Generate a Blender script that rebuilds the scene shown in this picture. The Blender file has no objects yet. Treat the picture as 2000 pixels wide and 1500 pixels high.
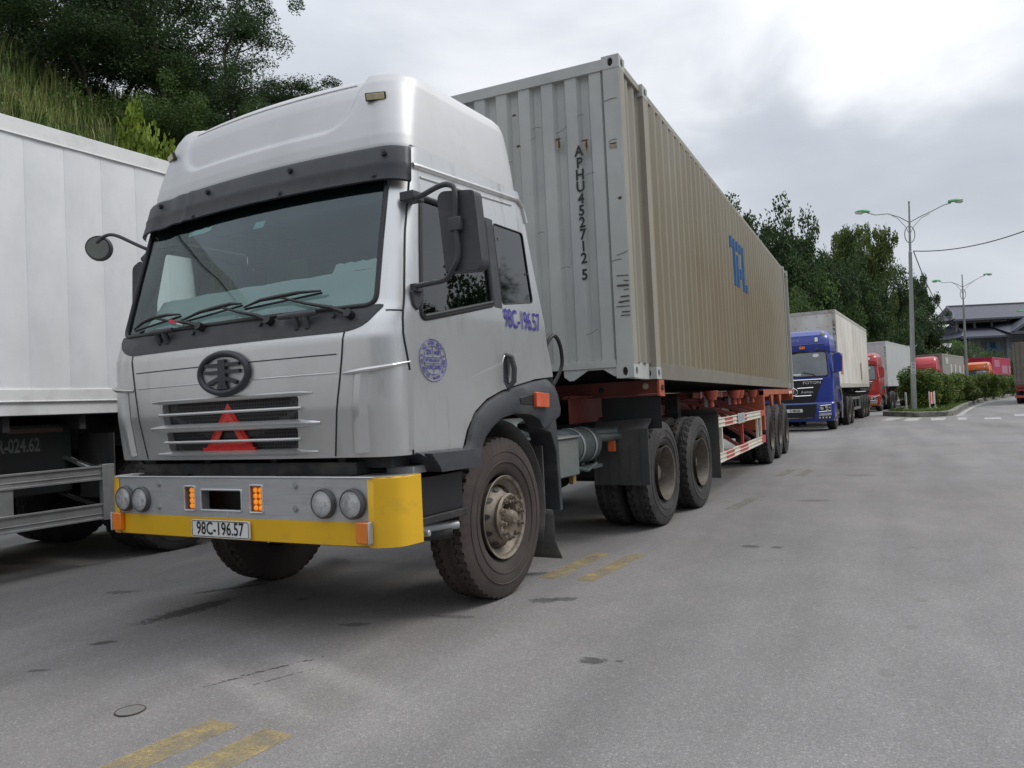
import bpy, math, random
from mathutils import Vector, Matrix
R = math.radians
random.seed(7)
scn = bpy.context.scene
COL = scn.collection

# ------------------------------------------------------------------ camera
CW = (3.171504654, -6.627018202, 1.318320681)
MW = ((0.9020632294688857, 0.05567939618156084, 0.42799735382478854),
      (0.42890624409506617, -0.004945451339910677, -0.9033354727272189),
      (-0.04818053358388535, 0.9984364513337348, -0.028342350496575484))
cd = bpy.data.cameras.new('camera'); cam = bpy.data.objects.new('camera', cd); COL.objects.link(cam)
m4 = Matrix(MW).to_4x4(); m4.translation = Vector(CW); cam.matrix_world = m4
cd.sensor_width = 36; cd.lens = 1520 * 36 / 2000; cd.clip_end = 3000; cd.clip_start = 0.05
scn.camera = cam

# ------------------------------------------------------------------ world, sun, exposure
SUN_EL, SUN_AZ = R(50), R(60)          # azimuth measured from +Y towards +X
w = bpy.data.worlds.new('World'); scn.world = w; w.use_nodes = True
nt = w.node_tree; N = nt.nodes; LK = nt.links
for n in list(N): N.remove(n)
out = N.new('ShaderNodeOutputWorld'); bg = N.new('ShaderNodeBackground'); LK.new(bg.outputs[0], out.inputs[0])
sky = N.new('ShaderNodeTexSky'); sky.sky_type = 'NISHITA'; sky.sun_disc = False
sky.sun_elevation = SUN_EL; sky.sun_rotation = SUN_AZ
tc = N.new('ShaderNodeTexCoord')
sep = N.new('ShaderNodeSeparateXYZ'); LK.new(tc.outputs['Generated'], sep.inputs[0])
mp = N.new('ShaderNodeMapping'); mp.inputs['Scale'].default_value = (1, 1, 2.6); LK.new(tc.outputs['Generated'], mp.inputs[0])
nz = N.new('ShaderNodeTexNoise'); nz.inputs['Scale'].default_value = 2.3; nz.inputs['Detail'].default_value = 7; nz.inputs['Roughness'].default_value = .48
nz.inputs['Distortion'].default_value = .35
mp.inputs['Location'].default_value = (0.35, 0.2, 0.1)
LK.new(mp.outputs[0], nz.inputs['Vector'])
rp = N.new('ShaderNodeValToRGB'); LK.new(nz.outputs['Fac'], rp.inputs[0])
e = rp.color_ramp.elements
e[0].position = .32; e[0].color = (4.8, 5.1, 5.65, 1); e[1].position = .68; e[1].color = (6.7, 6.95, 7.4, 1)
k = e.new(.5); k.color = (5.6, 5.9, 6.4, 1)
# brightness by height above the horizon (overcast zenith is the brightest)
el = N.new('ShaderNodeValToRGB'); LK.new(sep.outputs['Z'], el.inputs[0])
q = el.color_ramp.elements
q[0].position = 0; q[0].color = (1.0,) * 3 + (1,); q[1].position = 1; q[1].color = (2.2,) * 3 + (1,)
k = q.new(.2); k.color = (.93,) * 3 + (1,); k = q.new(.42); k.color = (1.08,) * 3 + (1,)
mu = N.new('ShaderNodeMix'); mu.data_type = 'RGBA'; mu.blend_type = 'MULTIPLY'; mu.inputs[0].default_value = 1
LK.new(rp.outputs[0], mu.inputs[6]); LK.new(el.outputs[0], mu.inputs[7])
# thin bright opening in the clouds where the sun stands behind them
def glow(direction, lo, hi, colr, src):
    dv = Vector(direction).normalized()
    dp = N.new('ShaderNodeVectorMath'); dp.operation = 'DOT_PRODUCT'; dp.inputs[1].default_value = dv
    LK.new(tc.outputs['Generated'], dp.inputs[0])
    ad = N.new('ShaderNodeMath'); ad.operation = 'MULTIPLY_ADD'; ad.inputs[1].default_value = .16; LK.new(nz.outputs['Fac'], ad.inputs[0])
    ng = N.new('ShaderNodeMath'); ng.operation = 'ADD'; LK.new(dp.outputs['Value'], ad.inputs[2]); LK.new(ad.outputs[0], ng.inputs[0]); ng.inputs[1].default_value = -.08
    mr = N.new('ShaderNodeMapRange'); mr.interpolation_type = 'SMOOTHSTEP'; mr.inputs['From Min'].default_value = lo; mr.inputs['From Max'].default_value = hi
    LK.new(ng.outputs[0], mr.inputs['Value'])
    mx = N.new('ShaderNodeMix'); mx.data_type = 'RGBA'; LK.new(mr.outputs[0], mx.inputs[0]); LK.new(src, mx.inputs[6]); mx.inputs[7].default_value = colr
    return mx.outputs[2]
o1 = glow((-.27, .85, .50), .955, 1.0, (8.2, 8.4, 8.8, 1), mu.outputs[2])
o1 = glow((0.03, .88, .46), .965, 1.02, (10.2, 10.35, 10.7, 1), o1)
# dimming added to the low sky behind the camera (-Y), darkens the cab front
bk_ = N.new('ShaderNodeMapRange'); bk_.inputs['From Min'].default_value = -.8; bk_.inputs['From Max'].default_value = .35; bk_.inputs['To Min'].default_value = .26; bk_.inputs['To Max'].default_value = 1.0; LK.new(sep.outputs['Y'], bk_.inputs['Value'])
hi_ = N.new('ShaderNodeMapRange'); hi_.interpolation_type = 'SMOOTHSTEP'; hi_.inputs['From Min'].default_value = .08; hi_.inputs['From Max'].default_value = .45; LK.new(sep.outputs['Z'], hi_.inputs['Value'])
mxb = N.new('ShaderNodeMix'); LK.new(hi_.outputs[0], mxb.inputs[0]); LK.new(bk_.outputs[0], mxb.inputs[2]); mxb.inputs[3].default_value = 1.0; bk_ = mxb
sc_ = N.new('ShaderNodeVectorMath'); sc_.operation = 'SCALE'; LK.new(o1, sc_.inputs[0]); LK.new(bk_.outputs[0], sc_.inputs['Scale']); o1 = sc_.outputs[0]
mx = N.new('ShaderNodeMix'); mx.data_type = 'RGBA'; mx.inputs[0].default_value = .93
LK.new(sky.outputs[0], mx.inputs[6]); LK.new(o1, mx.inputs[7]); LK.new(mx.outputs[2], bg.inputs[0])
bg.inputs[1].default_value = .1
sd = bpy.data.lights.new('sun', 'SUN'); sd.energy = 1.4; sd.angle = R(25); sd.color = (1, .97, .92)
so = bpy.data.objects.new('sun', sd); COL.objects.link(so)
sv = Vector((math.sin(SUN_AZ) * math.cos(SUN_EL), math.cos(SUN_AZ) * math.cos(SUN_EL), math.sin(SUN_EL)))
# the veiled sun stands to the right of the trucks and a little behind the camera side
so.rotation_euler = sv.to_track_quat('Z', 'Y').to_euler(); so.location = (0, 0, 60)
scn.view_settings.view_transform = 'Standard'; scn.view_settings.look = 'None'; scn.view_settings.exposure = .24; scn.view_settings.gamma = 1
scn.cycles.use_denoising = True
scn.cycles.max_bounces = 6; scn.cycles.transparent_max_bounces = 12

# ------------------------------------------------------------------ materials
MATS = {}
def M(name, col, rough=.6, metal=0.0, var=.12, vs=2.5, bump=0.0, bs=60, dirt=None, dirt2=None, coat=0, spec=.5, emit=None, stretch=(1, 1, 1)):
    """principled surface; var: tonal unevenness; dirt=(colour, low, high, scale, stretch)"""
    if name in MATS: return MATS[name]
    m = bpy.data.materials.new(name); m.use_nodes = True; t = m.node_tree; n = t.nodes; l = t.links
    b = n['Principled BSDF']; b.inputs['Roughness'].default_value = rough; b.inputs['Metallic'].default_value = metal
    b.inputs['Coat Weight'].default_value = coat; b.inputs['Specular IOR Level'].default_value = spec
    tc = n.new('ShaderNodeTexCoord'); mp = n.new('ShaderNodeMapping'); mp.inputs['Scale'].default_value = stretch
    l.new(tc.outputs['Object'], mp.inputs[0])
    nz = n.new('ShaderNodeTexNoise'); nz.inputs['Scale'].default_value = vs; nz.inputs['Detail'].default_value = 8; nz.inputs['Roughness'].default_value = .62
    l.new(mp.outputs[0], nz.inputs['Vector'])
    r = n.new('ShaderNodeValToRGB'); l.new(nz.outputs['Fac'], r.inputs[0])
    a = r.color_ramp.elements; a[0].position = .3; a[1].position = .7
    a[0].color = tuple(max(0, c * (1 - var)) for c in col) + (1,); a[1].color = tuple(min(1, c * (1 + var)) for c in col) + (1,)
    outp = r.outputs[0]
    rin = b.inputs['Roughness']
    for dd in (dirt, dirt2):
        if not dd: continue
        dc, lo, hi, ds, dst = dd[:5]
        m2 = n.new('ShaderNodeMapping'); m2.inputs['Scale'].default_value = dst; m2.inputs['Location'].default_value = (3.1, 1.7, 5.3); l.new(tc.outputs['Object'], m2.inputs[0])
        n2 = n.new('ShaderNodeTexNoise'); n2.inputs['Scale'].default_value = ds; n2.inputs['Detail'].default_value = 9; n2.inputs['Roughness'].default_value = .65; l.new(m2.outputs[0], n2.inputs['Vector'])
        mr = n.new('ShaderNodeMapRange'); mr.inputs['From Min'].default_value = lo; mr.inputs['From Max'].default_value = hi; l.new(n2.outputs['Fac'], mr.inputs['Value'])
        if len(dd) > 5: mr.inputs['To Max'].default_value = dd[5]
        mx = n.new('ShaderNodeMix'); mx.data_type = 'RGBA'; l.new(mr.outputs[0], mx.inputs[0]); l.new(outp, mx.inputs[6]); mx.inputs[7].default_value = tuple(dc) + (1,)
        outp = mx.outputs[2]
    l.new(outp, b.inputs['Base Color'])
    if bump:
        n3 = n.new('ShaderNodeTexNoise'); n3.inputs['Scale'].default_value = bs; n3.inputs['Detail'].default_value = 4; l.new(tc.outputs['Object'], n3.inputs['Vector'])
        bp = n.new('ShaderNodeBump'); bp.inputs['Strength'].default_value = bump; bp.inputs['Distance'].default_value = .01; l.new(n3.outputs['Fac'], bp.inputs['Height']); l.new(bp.outputs[0], b.inputs['Normal'])
    if emit: b.inputs['Emission Color'].default_value = tuple(emit[:3]) + (1,); b.inputs['Emission Strength'].default_value = emit[3]
    MATS[name] = m
    return m
def glass(name, tint=(.8, .9, .88), rough=.02, refl=1.0, ior=1.6):
    if name in MATS: return MATS[name]
    m = bpy.data.materials.new(name); m.use_nodes = True; t = m.node_tree; n = t.nodes; l = t.links
    for x in list(n): n.remove(x)
    o = n.new('ShaderNodeOutputMaterial'); tr = n.new('ShaderNodeBsdfTransparent'); tr.inputs[0].default_value = tuple(tint) + (1,)
    g = n.new('ShaderNodeBsdfGlossy'); g.inputs['Roughness'].default_value = rough; g.inputs[0].default_value = tuple(refl) + (1,) if isinstance(refl, tuple) else (refl, refl, refl, 1)
    f = n.new('ShaderNodeFresnel'); f.inputs[0].default_value = ior; mx = n.new('ShaderNodeMixShader')
    l.new(f.outputs[0], mx.inputs[0]); l.new(tr.outputs[0], mx.inputs[1]); l.new(g.outputs[0], mx.inputs[2]); l.new(mx.outputs[0], o.inputs[0])
    MATS[name] = m; return m

# ------------------------------------------------------------------ mesh builder
def smooth_path(P, n=5):
    P = [Vector(p) for p in P]; o = []
    for i in range(len(P) - 1):
        a, b, c, d = P[max(i - 1, 0)], P[i], P[i + 1], P[min(i + 2, len(P) - 1)]
        for k in range(n):
            t = k / n; o.append(.5 * ((2 * b) + (c - a) * t + (2 * a - 5 * b + 4 * c - d) * t * t + (3 * b - a - 3 * c + d) * t ** 3))
    o.append(P[-1]); return o
class MB:
    def __init__(s): s.v = []; s.f = []; s.m = []
    def add(s, vs, fs, mat=0, T=None):
        o = len(s.v)
        s.v += [tuple(T @ Vector(p)) for p in vs] if T is not None else [tuple(p) for p in vs]
        s.f += [tuple(i + o for i in f) for f in fs]; s.m += [mat] * len(fs)
        return s
    def box(s, c, d, mat=0, T=None, rot=None):
        x, y, z = d[0] / 2, d[1] / 2, d[2] / 2
        vs = [Vector((i * x, j * y, k * z)) for i in (-1, 1) for j in (-1, 1) for k in (-1, 1)]
        if rot: Rm = Matrix.Rotation(rot[1], 3, rot[0]); vs = [Rm @ v for v in vs]
        vs = [v + Vector(c) for v in vs]
        return s.add(vs, [(0, 1, 3, 2), (4, 6, 7, 5), (0, 4, 5, 1), (2, 3, 7, 6), (0, 2, 6, 4), (1, 5, 7, 3)], mat, T)
    def bx(s, x0, x1, y0, y1, z0, z1, mat=0): return s.box(((x0 + x1) / 2, (y0 + y1) / 2, (z0 + z1) / 2), (abs(x1 - x0), abs(y1 - y0), abs(z1 - z0)), mat)
    def bar(s, a, b, wd, th, mat=0, up=(0, 0, 1)):
        a = Vector(a); b = Vector(b); d = b - a; L = d.length; d.normalize(); upv = Vector(up)
        if abs(d.dot(upv)) > .98: upv = Vector((0, 1, 0))
        sx = d.cross(upv).normalized(); sz = sx.cross(d)
        vs = [p + sx * i * wd / 2 + sz * k * th / 2 for p in (a, b) for i in (-1, 1) for k in (-1, 1)]
        return s.add(vs, [(0, 2, 3, 1), (4, 5, 7, 6), (0, 1, 5, 4), (2, 6, 7, 3), (0, 4, 6, 2), (1, 3, 7, 5)], mat)
    def prism(s, poly, axis, a, b, mat=0, T=None):
        """poly: 2-D points; extruded along axis from a to b"""
        def P(p, h): return {'x': (h, p[0], p[1]), 'y': (p[0], h, p[1]), 'z': (p[0], p[1], h)}[axis]
        n = len(poly); vs = [P(p, a) for p in poly] + [P(p, b) for p in poly]
        fs = [(i, (i + 1) % n, n + (i + 1) % n, n + i) for i in range(n)] + [tuple(range(n))[::-1], tuple(range(n, 2 * n))]
        return s.add(vs, fs, mat, T)
    def tube(s, path, r, n=8, mat=0, closed=False, cap=True, T=None):
        P = [Vector(p) for p in path]; k = len(P); rr = r if isinstance(r, (list, tuple)) else [r] * k
        vs = []; prev = None
        for i in range(k):
            if closed: d = P[(i + 1) % k] - P[i - 1]
            else: d = P[min(i + 1, k - 1)] - P[max(i - 1, 0)]
            d.normalize()
            if prev is None:
                u = d.cross(Vector((0, 0, 1)) if abs(d.z) < .9 else Vector((1, 0, 0))).normalized()
            else:
                u = (prev - d * prev.dot(d)); u.normalize()
            prev = u; v = d.cross(u)
            vs += [P[i] + (u * math.cos(2 * math.pi * j / n) + v * math.sin(2 * math.pi * j / n)) * rr[i] for j in range(n)]
        fs = []
        for i in range(k if closed else k - 1):
            a = i * n; b = ((i + 1) % k) * n
            fs += [(a + j, a + (j + 1) % n, b + (j + 1) % n, b + j) for j in range(n)]
        if cap and not closed: fs += [tuple(range(n))[::-1], tuple(range((k - 1) * n, k * n))]
        return s.add(vs, fs, mat, T)
    def cyl(s, a, b, r, n=16, mat=0, r2=None, cap=True): return s.tube([a, b], [r, r if r2 is None else r2], n, mat, cap=cap)
    def lathe(s, prof, n=32, mat=0, T=None, axis='x', closed=False):
        """prof: (along axis, radius)"""
        vs = []; k = len(prof)
        for h, r in prof:
            for j in range(n):
                c, t_ = math.cos(2 * math.pi * j / n) * r, math.sin(2 * math.pi * j / n) * r
                vs.append({'x': (h, c, t_), 'y': (c, h, t_), 'z': (c, t_, h)}[axis])
        fs = []
        for i in range(k if closed else k - 1):
            a = i * n; b = ((i + 1) % k) * n
            fs += [(a + j, a + (j + 1) % n, b + (j + 1) % n, b + j) for j in range(n)]
        return s.add(vs, fs, mat, T)
    def disc(s, c, r, nrm, n=16, mat=0, r2=None):
        nv = Vector(nrm).normalized(); u = nv.cross(Vector((0, 0, 1)) if abs(nv.z) < .9 else Vector((1, 0, 0))).normalized(); v = nv.cross(u)
        r2 = r2 or r
        return s.add([Vector(c) + u * math.cos(2 * math.pi * j / n) * r + v * math.sin(2 * math.pi * j / n) * r2 for j in range(n)], [tuple(range(n))], mat)
    def build(s, name, mats, parent=None, smooth=35, bevel=0, loc=None, rot=None, label=None, seg=2):
        me = bpy.data.meshes.new(name); me.from_pydata(s.v, [], s.f)
        if not isinstance(mats, (list, tuple)): mats = [mats]
        for mt in mats: me.materials.append(mt)
        me.polygons.foreach_set('material_index', s.m)
        if smooth:
            me.polygons.foreach_set('use_smooth', [True] * len(s.f)); me.update()
            me.set_sharp_from_angle(angle=R(smooth))
        me.update()
        o = bpy.data.objects.new(name, me); COL.objects.link(o)
        if parent: o.parent = parent
        if loc: o.location = loc
        if rot: o.rotation_euler = rot
        if bevel:
            bv = o.modifiers.new('bevel', 'BEVEL'); bv.width = bevel; bv.segments = seg; bv.limit_method = 'ANGLE'; bv.angle_limit = R(40)
        if label: o['label'] = label
        return o
def tag(o, label=None, cat=None, group=None, kind=None):
    for k_, v_ in (('label', label), ('category', cat), ('group', group), ('kind', kind)):
        if v_: o[k_] = v_
    return o
def empty(name, loc=(0, 0, 0), rot=(0, 0, 0), parent=None):
    o = bpy.data.objects.new(name, None); COL.objects.link(o); o.location = loc; o.rotation_euler = rot; o.empty_display_size = .2
    if parent: o.parent = parent
    return o
def copy_tree(o, parent=None):
    c = o.copy(); COL.objects.link(c); c.parent = parent
    for ch in list(o.children): copy_tree(ch, c)
    return c
_TX = {}
def text(s, mb, size, T, xs=1.0, bold=0.0, mat=0, align='CENTER'):
    """flat lettering laid into a mesh through the matrix T (text lies in local x,y)"""
    cu = bpy.data.curves.new('lettering', 'FONT'); cu.body = s; cu.size = size; cu.align_x = align; cu.align_y = 'CENTER'; cu.offset = bold; cu.resolution_u = 3
    ob = bpy.data.objects.new('lettering', cu); me = bpy.data.meshes.new_from_object(ob)
    S = Matrix.Diagonal((xs, 1, 1, 1))
    mb.add([v.co.copy() for v in me.vertices], [tuple(p.vertices) for p in me.polygons], mat, T @ S)
    bpy.data.objects.remove(ob); bpy.data.curves.remove(cu); bpy.data.meshes.remove(me)
def frame(origin, xdir, ydir):
    x = Vector(xdir).normalized(); y = Vector(ydir).normalized(); z = x.cross(y); m = Matrix((x, y, z)).transposed().to_4x4(); m.translation = Vector(origin); return m
def itp(T, x):
    if x <= T[0][0]: return T[0][1]
    for a, b in zip(T, T[1:]):
        if x <= b[0]: return a[1] + (b[1] - a[1]) * (x - a[0]) / (b[0] - a[0])
    return T[-1][1]
def rounded(pts, r, n=5):
    """closed polygon with rounded corners; r one value or one per corner"""
    out = []; k = len(pts)
    for i in range(k):
        p0, p, p1 = Vector(pts[i - 1]), Vector(pts[i]), Vector(pts[(i + 1) % k]); rr = r[i] if isinstance(r, (list, tuple)) else r
        if rr <= 0: out.append(tuple(p)); continue
        a = p + (p0 - p).normalized() * min(rr, (p0 - p).length * .49); b = p + (p1 - p).normalized() * min(rr, (p1 - p).length * .49)
        for j in range(n + 1):
            t = j / n; out.append(tuple(a * (1 - t) ** 2 + p * 2 * t * (1 - t) + b * t * t))
    return out
def inside(p, poly):
    x, y = p; c = False; n = len(poly); j = n - 1
    for i in range(n):
        xi, yi = poly[i]; xj, yj = poly[j]
        if (yi > y) != (yj > y) and x < (xj - xi) * (y - yi) / (yj - yi) + xi: c = not c
        j = i
    return c
def nearest(p, poly):
    best = None; bd = 1e9; px, py = p
    for i in range(len(poly)):
        ax, ay = poly[i - 1]; bx_, by_ = poly[i]; dx, dy = bx_ - ax, by_ - ay; L = dx * dx + dy * dy
        t = 0 if L == 0 else max(0, min(1, ((px - ax) * dx + (py - ay) * dy) / L)); qx, qy = ax + dx * t, ay + dy * t
        d = (qx - px) ** 2 + (qy - py) ** 2
        if d < bd: bd = d; best = (qx, qy)
    return best

# palette
silver_roof = M('silver_fairing_paint', (.55, .55, .55), .5, .5, var=.04, vs=1.2, dirt=((.42, .41, .39), .5, .8, 1.6, (1, 1, .5), .5), bump=.02, bs=2.5)
silver = M('silver_paint', (.66, .66, .655), .33, .78, var=.06, vs=1.2, dirt=((.40, .39, .36), .48, .8, 1.3, (1, 1, .6), .6), dirt2=((.25, .235, .2), .56, .74, 7, (1, 1, .16), .5), bump=.03, bs=2.2)
silver_low = M('silver_panel_paint', (.52, .52, .52), .42, .6, var=.07, vs=1.5, dirt=((.34, .33, .31), .5, .8, 2.5, (1, 1, 1), .5))
plastic = M('dark_plastic', (.042, .044, .05), .55, var=.3, vs=4, dirt=((.14, .13, .12), .52, .8, 3, (1, 1, 2), .55), bump=.1, bs=200)
black = M('black_parts', (.012, .012, .013), .5, var=.3)
rubber_seal = M('rubber_seal', (.015, .015, .016), .45, var=.2)
bump_grey = M('brushed_bumper_metal', (.58, .59, .60), .38, .6, var=.1, vs=3, stretch=(1, 6, 14), dirt=((.3, .29, .27), .5, .8, 3, (1, 1, 1), .5))
yellow = M('yellow_paint', (.74, .43, .012), .38, var=.06, vs=3, dirt=((.42, .25, .04), .58, .8, 5, (1, 1, 1), .6), coat=.2, dirt2=((.22, .17, .1), .69, .73, 13, (1, 1, .6), .7))
chrome = M('chrome', (.8, .8, .8), .12, 1, var=.03)
steel = M('galvanised_steel', (.42, .43, .43), .5, .6, var=.15)
darkmetal = M('dark_chassis_metal', (.03, .03, .031), .65, .2, var=.4, dirt=((.13, .115, .095), .5, .75, 4, (1, 1, 1), .7))
rubber = M('tyre_rubber', (.03, .029, .029), .78, var=.25, vs=6, dirt=((.11, .1, .09), .45, .75, 3, (1, 1, 1), .6))
rubber_brown = M('dusty_tyre_rubber', (.05, .038, .034), .8, var=.2, vs=5, dirt=((.1, .08, .068), .45, .8, 2.5, (1, 1, 1), .6))
rimpaint = M('dusty_rim_paint', (.25, .21, .165), .6, .35, var=.25, vs=7, dirt=((.1, .08, .06), .48, .7, 12, (1, 1, 1), .8))
rimrear = M('dusty_rear_rim', (.15, .13, .105), .65, .3, var=.3, vs=7, dirt=((.07, .06, .045), .45, .7, 10, (1, 1, 1), .8))
rimdark = M('rusty_dark_rim', (.14, .12, .1), .75, .2, var=.35, vs=6, dirt=((.06, .045, .035), .45, .7, 8, (1, 1, 1), .8))
mudrubber = M('mudguard_rubber', (.05, .05, .05), .7, var=.2, dirt=((.17, .16, .145), .4, .8, 2.2, (1, 1, .5), .7))
amber = M('amber_lens', (.8, .2, .01), .2, var=.15, coat=.5)
orangelens = M('orange_lens', (.62, .1, .03), .25, var=.1, coat=.4)
clear_lens = glass('clear_lens', (1, 1, 1), .03)
reflector = M('headlamp_reflector', (.93, .94, .95), .3, .0, var=.12, vs=30, dirt=((.25, .25, .26), .55, .6, 24, (1, 1, .4), .45))
platewhite = M('plate_white', (.72, .72, .7), .4, var=.05)
ink = M('black_lettering', (.015, .015, .016), .5, var=.1)
purple = M('indigo_lettering', (.045, .03, .27), .4, var=.1)
tarp = M('pale_dash_sheet', (.9, .95, .93), .8, var=.04)
# ================================================================== wheels
def make_tyre(R_=.555, W=.30, r0=.285, N=150, lug=True):
    """revolved carcass with shoulder notches and zigzag grooves, axis x, outer side +x"""
    mb = MB(); h = W / 2
    prof = [(-h * .62, r0), (-h * .86, r0 + .03), (-h, r0 + .12), (-h * .97, R_ - .09), (-h * .90, R_ - .035), (-h * .84, R_ - .012)]
    tread = [-h * .8, -h * .62, -h * .5, -h * .44, -h * .38, -h * .2, -h * .04, h * .04, h * .2, h * .38, h * .44, h * .5, h * .62, h * .8]
    other = [(-a, b) for a, b in prof[::-1]]
    vs = []; k = len(prof) + len(tread) + len(other)
    for i in range(N):
        a = 2 * math.pi * i / N; c, s_ = math.cos(a), math.sin(a)
        zig = .010 if (i // 2) % 2 else -.010
        row = []
        for j, (x, r) in enumerate(prof):
            if lug and j >= 4 and i % 4 < 1: r -= .010
            row.append((x, r))
        for j, x in enumerate(tread):
            r = R_ - .006 * (abs(x) / h) ** 2
            if j in (3, 10): r -= .016; x += zig
            elif j in (2, 4, 9, 11): x += zig
            if j in (6, 7): r -= .013; x += zig
            if lug and j in (0, 1, 12, 13) and i % 4 < 1: r -= .018
            row.append((x, r))
        for j, (x, r) in enumerate(other):
            if lug and j < 2 and (i + 2) % 4 < 1: r -= .010
            row.append((x, r))
        vs += [(x, r * c, r * s_) for x, r in row]
    fs = []
    for i in range(N):
        a = i * k; b = ((i + 1) % N) * k
        fs += [(a + j, b + j, b + j + 1, a + j + 1) for j in range(k - 1)]
    mb.add(vs, fs)
    for xx in (h * .985, h * .94):                       # raised sidewall rings
        for rr in ((r0 + .10, R_ - .1) if xx > h * .95 else ()):
            mb.lathe([(h * .97, rr - .006), (h * 1.012, rr - .002), (h * 1.012, rr + .002), (h * .97, rr + .006)], 72)
    return mb
def make_rim_front(R_=.285, h=.15):
    """convex steer wheel: flange, hand-hole disc, ring cover with nuts, hub cap"""
    mb = MB()
    mb.lathe([(h * .55, R_ - .06), (h * .82, R_ - .012), (h * .93, R_ + .006), (h * .97, R_ + .002), (h * .9, R_ - .016), (h * .45, R_ - .035), (h * .2, R_ - .05), (h * .55, R_ - .085), (h * .9, R_ - .125), (h * .95, .132)], 56)
    mb.lathe([(h * .95, .15), (h * 1.12, .165), (h * 1.2, .150), (h * 1.15, .112), (h * .8, .098), (h * .5, .092), (h * .4, .03), (h * .4, 0)], 56)   # nut ring cover
    for i in range(10):
        a = 2 * math.pi * (i + .3) / 10; c, s_ = math.cos(a), math.sin(a); r = .134
        mb.cyl((h * 1.0, r * c, r * s_), (h * 1.3, r * c, r * s_), .021, 6)
        mb.cyl((h * 1.3, r * c, r * s_), (h * 1.5, r * c, r * s_), .011, 7)
    mb.lathe([(h * .3, .06), (h * .85, .058), (h * 1.0, .053), (h * 1.3, .05), (h * 1.48, .036), (h * 1.54, 0)], 24)
    for i in range(6):
        a = 2 * math.pi * i / 6; mb.cyl((h * .95, .06 * math.cos(a), .06 * math.sin(a)), (h * 1.06, .06 * math.cos(a), .06 * math.sin(a)), .009, 6)
    for i in range(10):                                   # hand holes (dark, sunk behind a lip)
        a = 2 * math.pi * (i + .8) / 10; c, s_ = math.cos(a), math.sin(a); r = .196
        nr = Vector((.55, -c * 0 + c * .25, s_ * .25))
        mb.disc((h * .60 + .012, r * c, r * s_), .030, (1, c * .95, s_ * .95), 14, 1, .018)
    mb.lathe([(-h * .6, R_ - .01), (-h * .6, .1), (-h * .3, 0)], 32, 1)
    return mb
def make_rim_dual(R_=.285, h=.15, n=48):
    """deep dished rear wheel seen from outside"""
    mb = MB()
    mb.lathe([(h * .55, R_ - .02), (h * .9, R_ - .006), (h * .98, R_ + .006), (h * .95, R_ - .008), (h * .5, R_ - .03), (-h * .4, R_ - .045), (-h * .75, R_ - .06)], n, 0)
    mb.lathe([(-h * .75, R_ - .06), (-h * .72, .19), (-h * .45, .155), (-h * .4, .1), (-h * .1, .095), (h * .3, .085), (h * .38, .07), (h * .4, 0)], n, 1)
    for i in range(10):
        a = 2 * math.pi * i / 10; mb.cyl((-h * .42, .14 * math.cos(a), .14 * math.sin(a)), (-h * .1, .14 * math.cos(a), .14 * math.sin(a)), .016, 6, 1)
    for i in range(8):
        a = 2 * math.pi * (i + .5) / 8; mb.disc((-h * .63, .198 * math.cos(a), .198 * math.sin(a)), .026, (1, 0, 0), 12, 2, .018)
    return mb
_wm = {}
def wheel(parent, loc, kind='rear', side=1, R_=.55, tm=None, rm=None, name='wheel', simple=False, dual=True):
    """kind front / rear; side=+1 outer face towards +x"""
    e_ = empty(name, loc, (0, 0, 0 if side > 0 else math.pi), parent)
    key = (kind, round(R_, 3), simple, dual)
    if key not in _wm:
        N = 64 if simple else (200 if kind == 'front' else 144)
        t = make_tyre(R_, .30 if kind == 'front' else .275, R_ * .51, N, True)
        if kind == 'rear' and dual:
            t2 = make_tyre(R_, .275, R_ * .51, N, True); t.add([(x - .335, y, z) for x, y, z in t2.v], t2.f)
        to = t.build('tyre', [tm or rubber], None, 40)
        rmb = make_rim_front(R_ * .51) if kind == 'front' else make_rim_dual(R_ * .51)
        ro = rmb.build('rim', [rm or (rimpaint if kind == 'front' else rimrear)] + ([black] if kind == 'front' else [rimdark, black]), None, 40)
        _wm[key] = (to.data, ro.data); bpy.data.objects.remove(to); bpy.data.objects.remove(ro)
    for nm, me in zip(('tyre', 'rim'), _wm[key]):
        o = bpy.data.objects.new(nm, me); COL.objects.link(o); o.parent = e_
        if nm == 'tyre': o.rotation_euler.x = random.uniform(0, 6)
    return e_

# ================================================================== the silver tractor
# local frame: x towards the open road side, y backwards from the front axle, z up
TR = empty('tractor_truck', (-.43120814, -1.76026515, 0), (0, 0, -.07))
tag(TR, 'silver high-roof tractor unit with yellow and grey bumper, parked nearest the camera', 'truck')
UT = [(0.9, 1.23), (1.08, 1.25), (1.5, 1.262), (1.9, 1.255), (2.3, 1.222), (2.7, 1.19), (2.95, 1.17)]
VT = [(0.9, -1.2), (1.08, -1.24), (1.35, -1.27), (1.75, -1.27), (1.85, -1.24), (1.95, -1.2), (2.3, -1.11), (2.7, -1.0), (2.95, -.95)]
RC = .15; BUL = .06; DD = .17
def vs0(w): return itp(VT, w) + BUL + DD
def S0(qq, w):
    U = itp(UT, w); pc = U - RC; vf = itp(VT, w); sg = 1 if qq >= 0 else -1; a = abs(qq)
    if a <= 1.1: u = a / 1.1 * pc; v = vf + BUL * (a / 1.1) ** 2
    elif a <= 1.35: th = (a - 1.1) / .25 * math.pi / 2; u = pc + RC * math.sin(th); v = vf + BUL + DD - DD * math.cos(th)
    else: u = U; v = vf + BUL + DD + (a - 1.35)
    return Vector((sg * u, v, w))
def S(qq, w, off=0):
    p = S0(qq, w)
    if off:
        a = S0(qq + .004, w) - S0(qq - .004, w); b = S0(qq, w + .004) - S0(qq, w - .004); n = a.cross(b).normalized(); p = p + n * off
    return p
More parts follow.
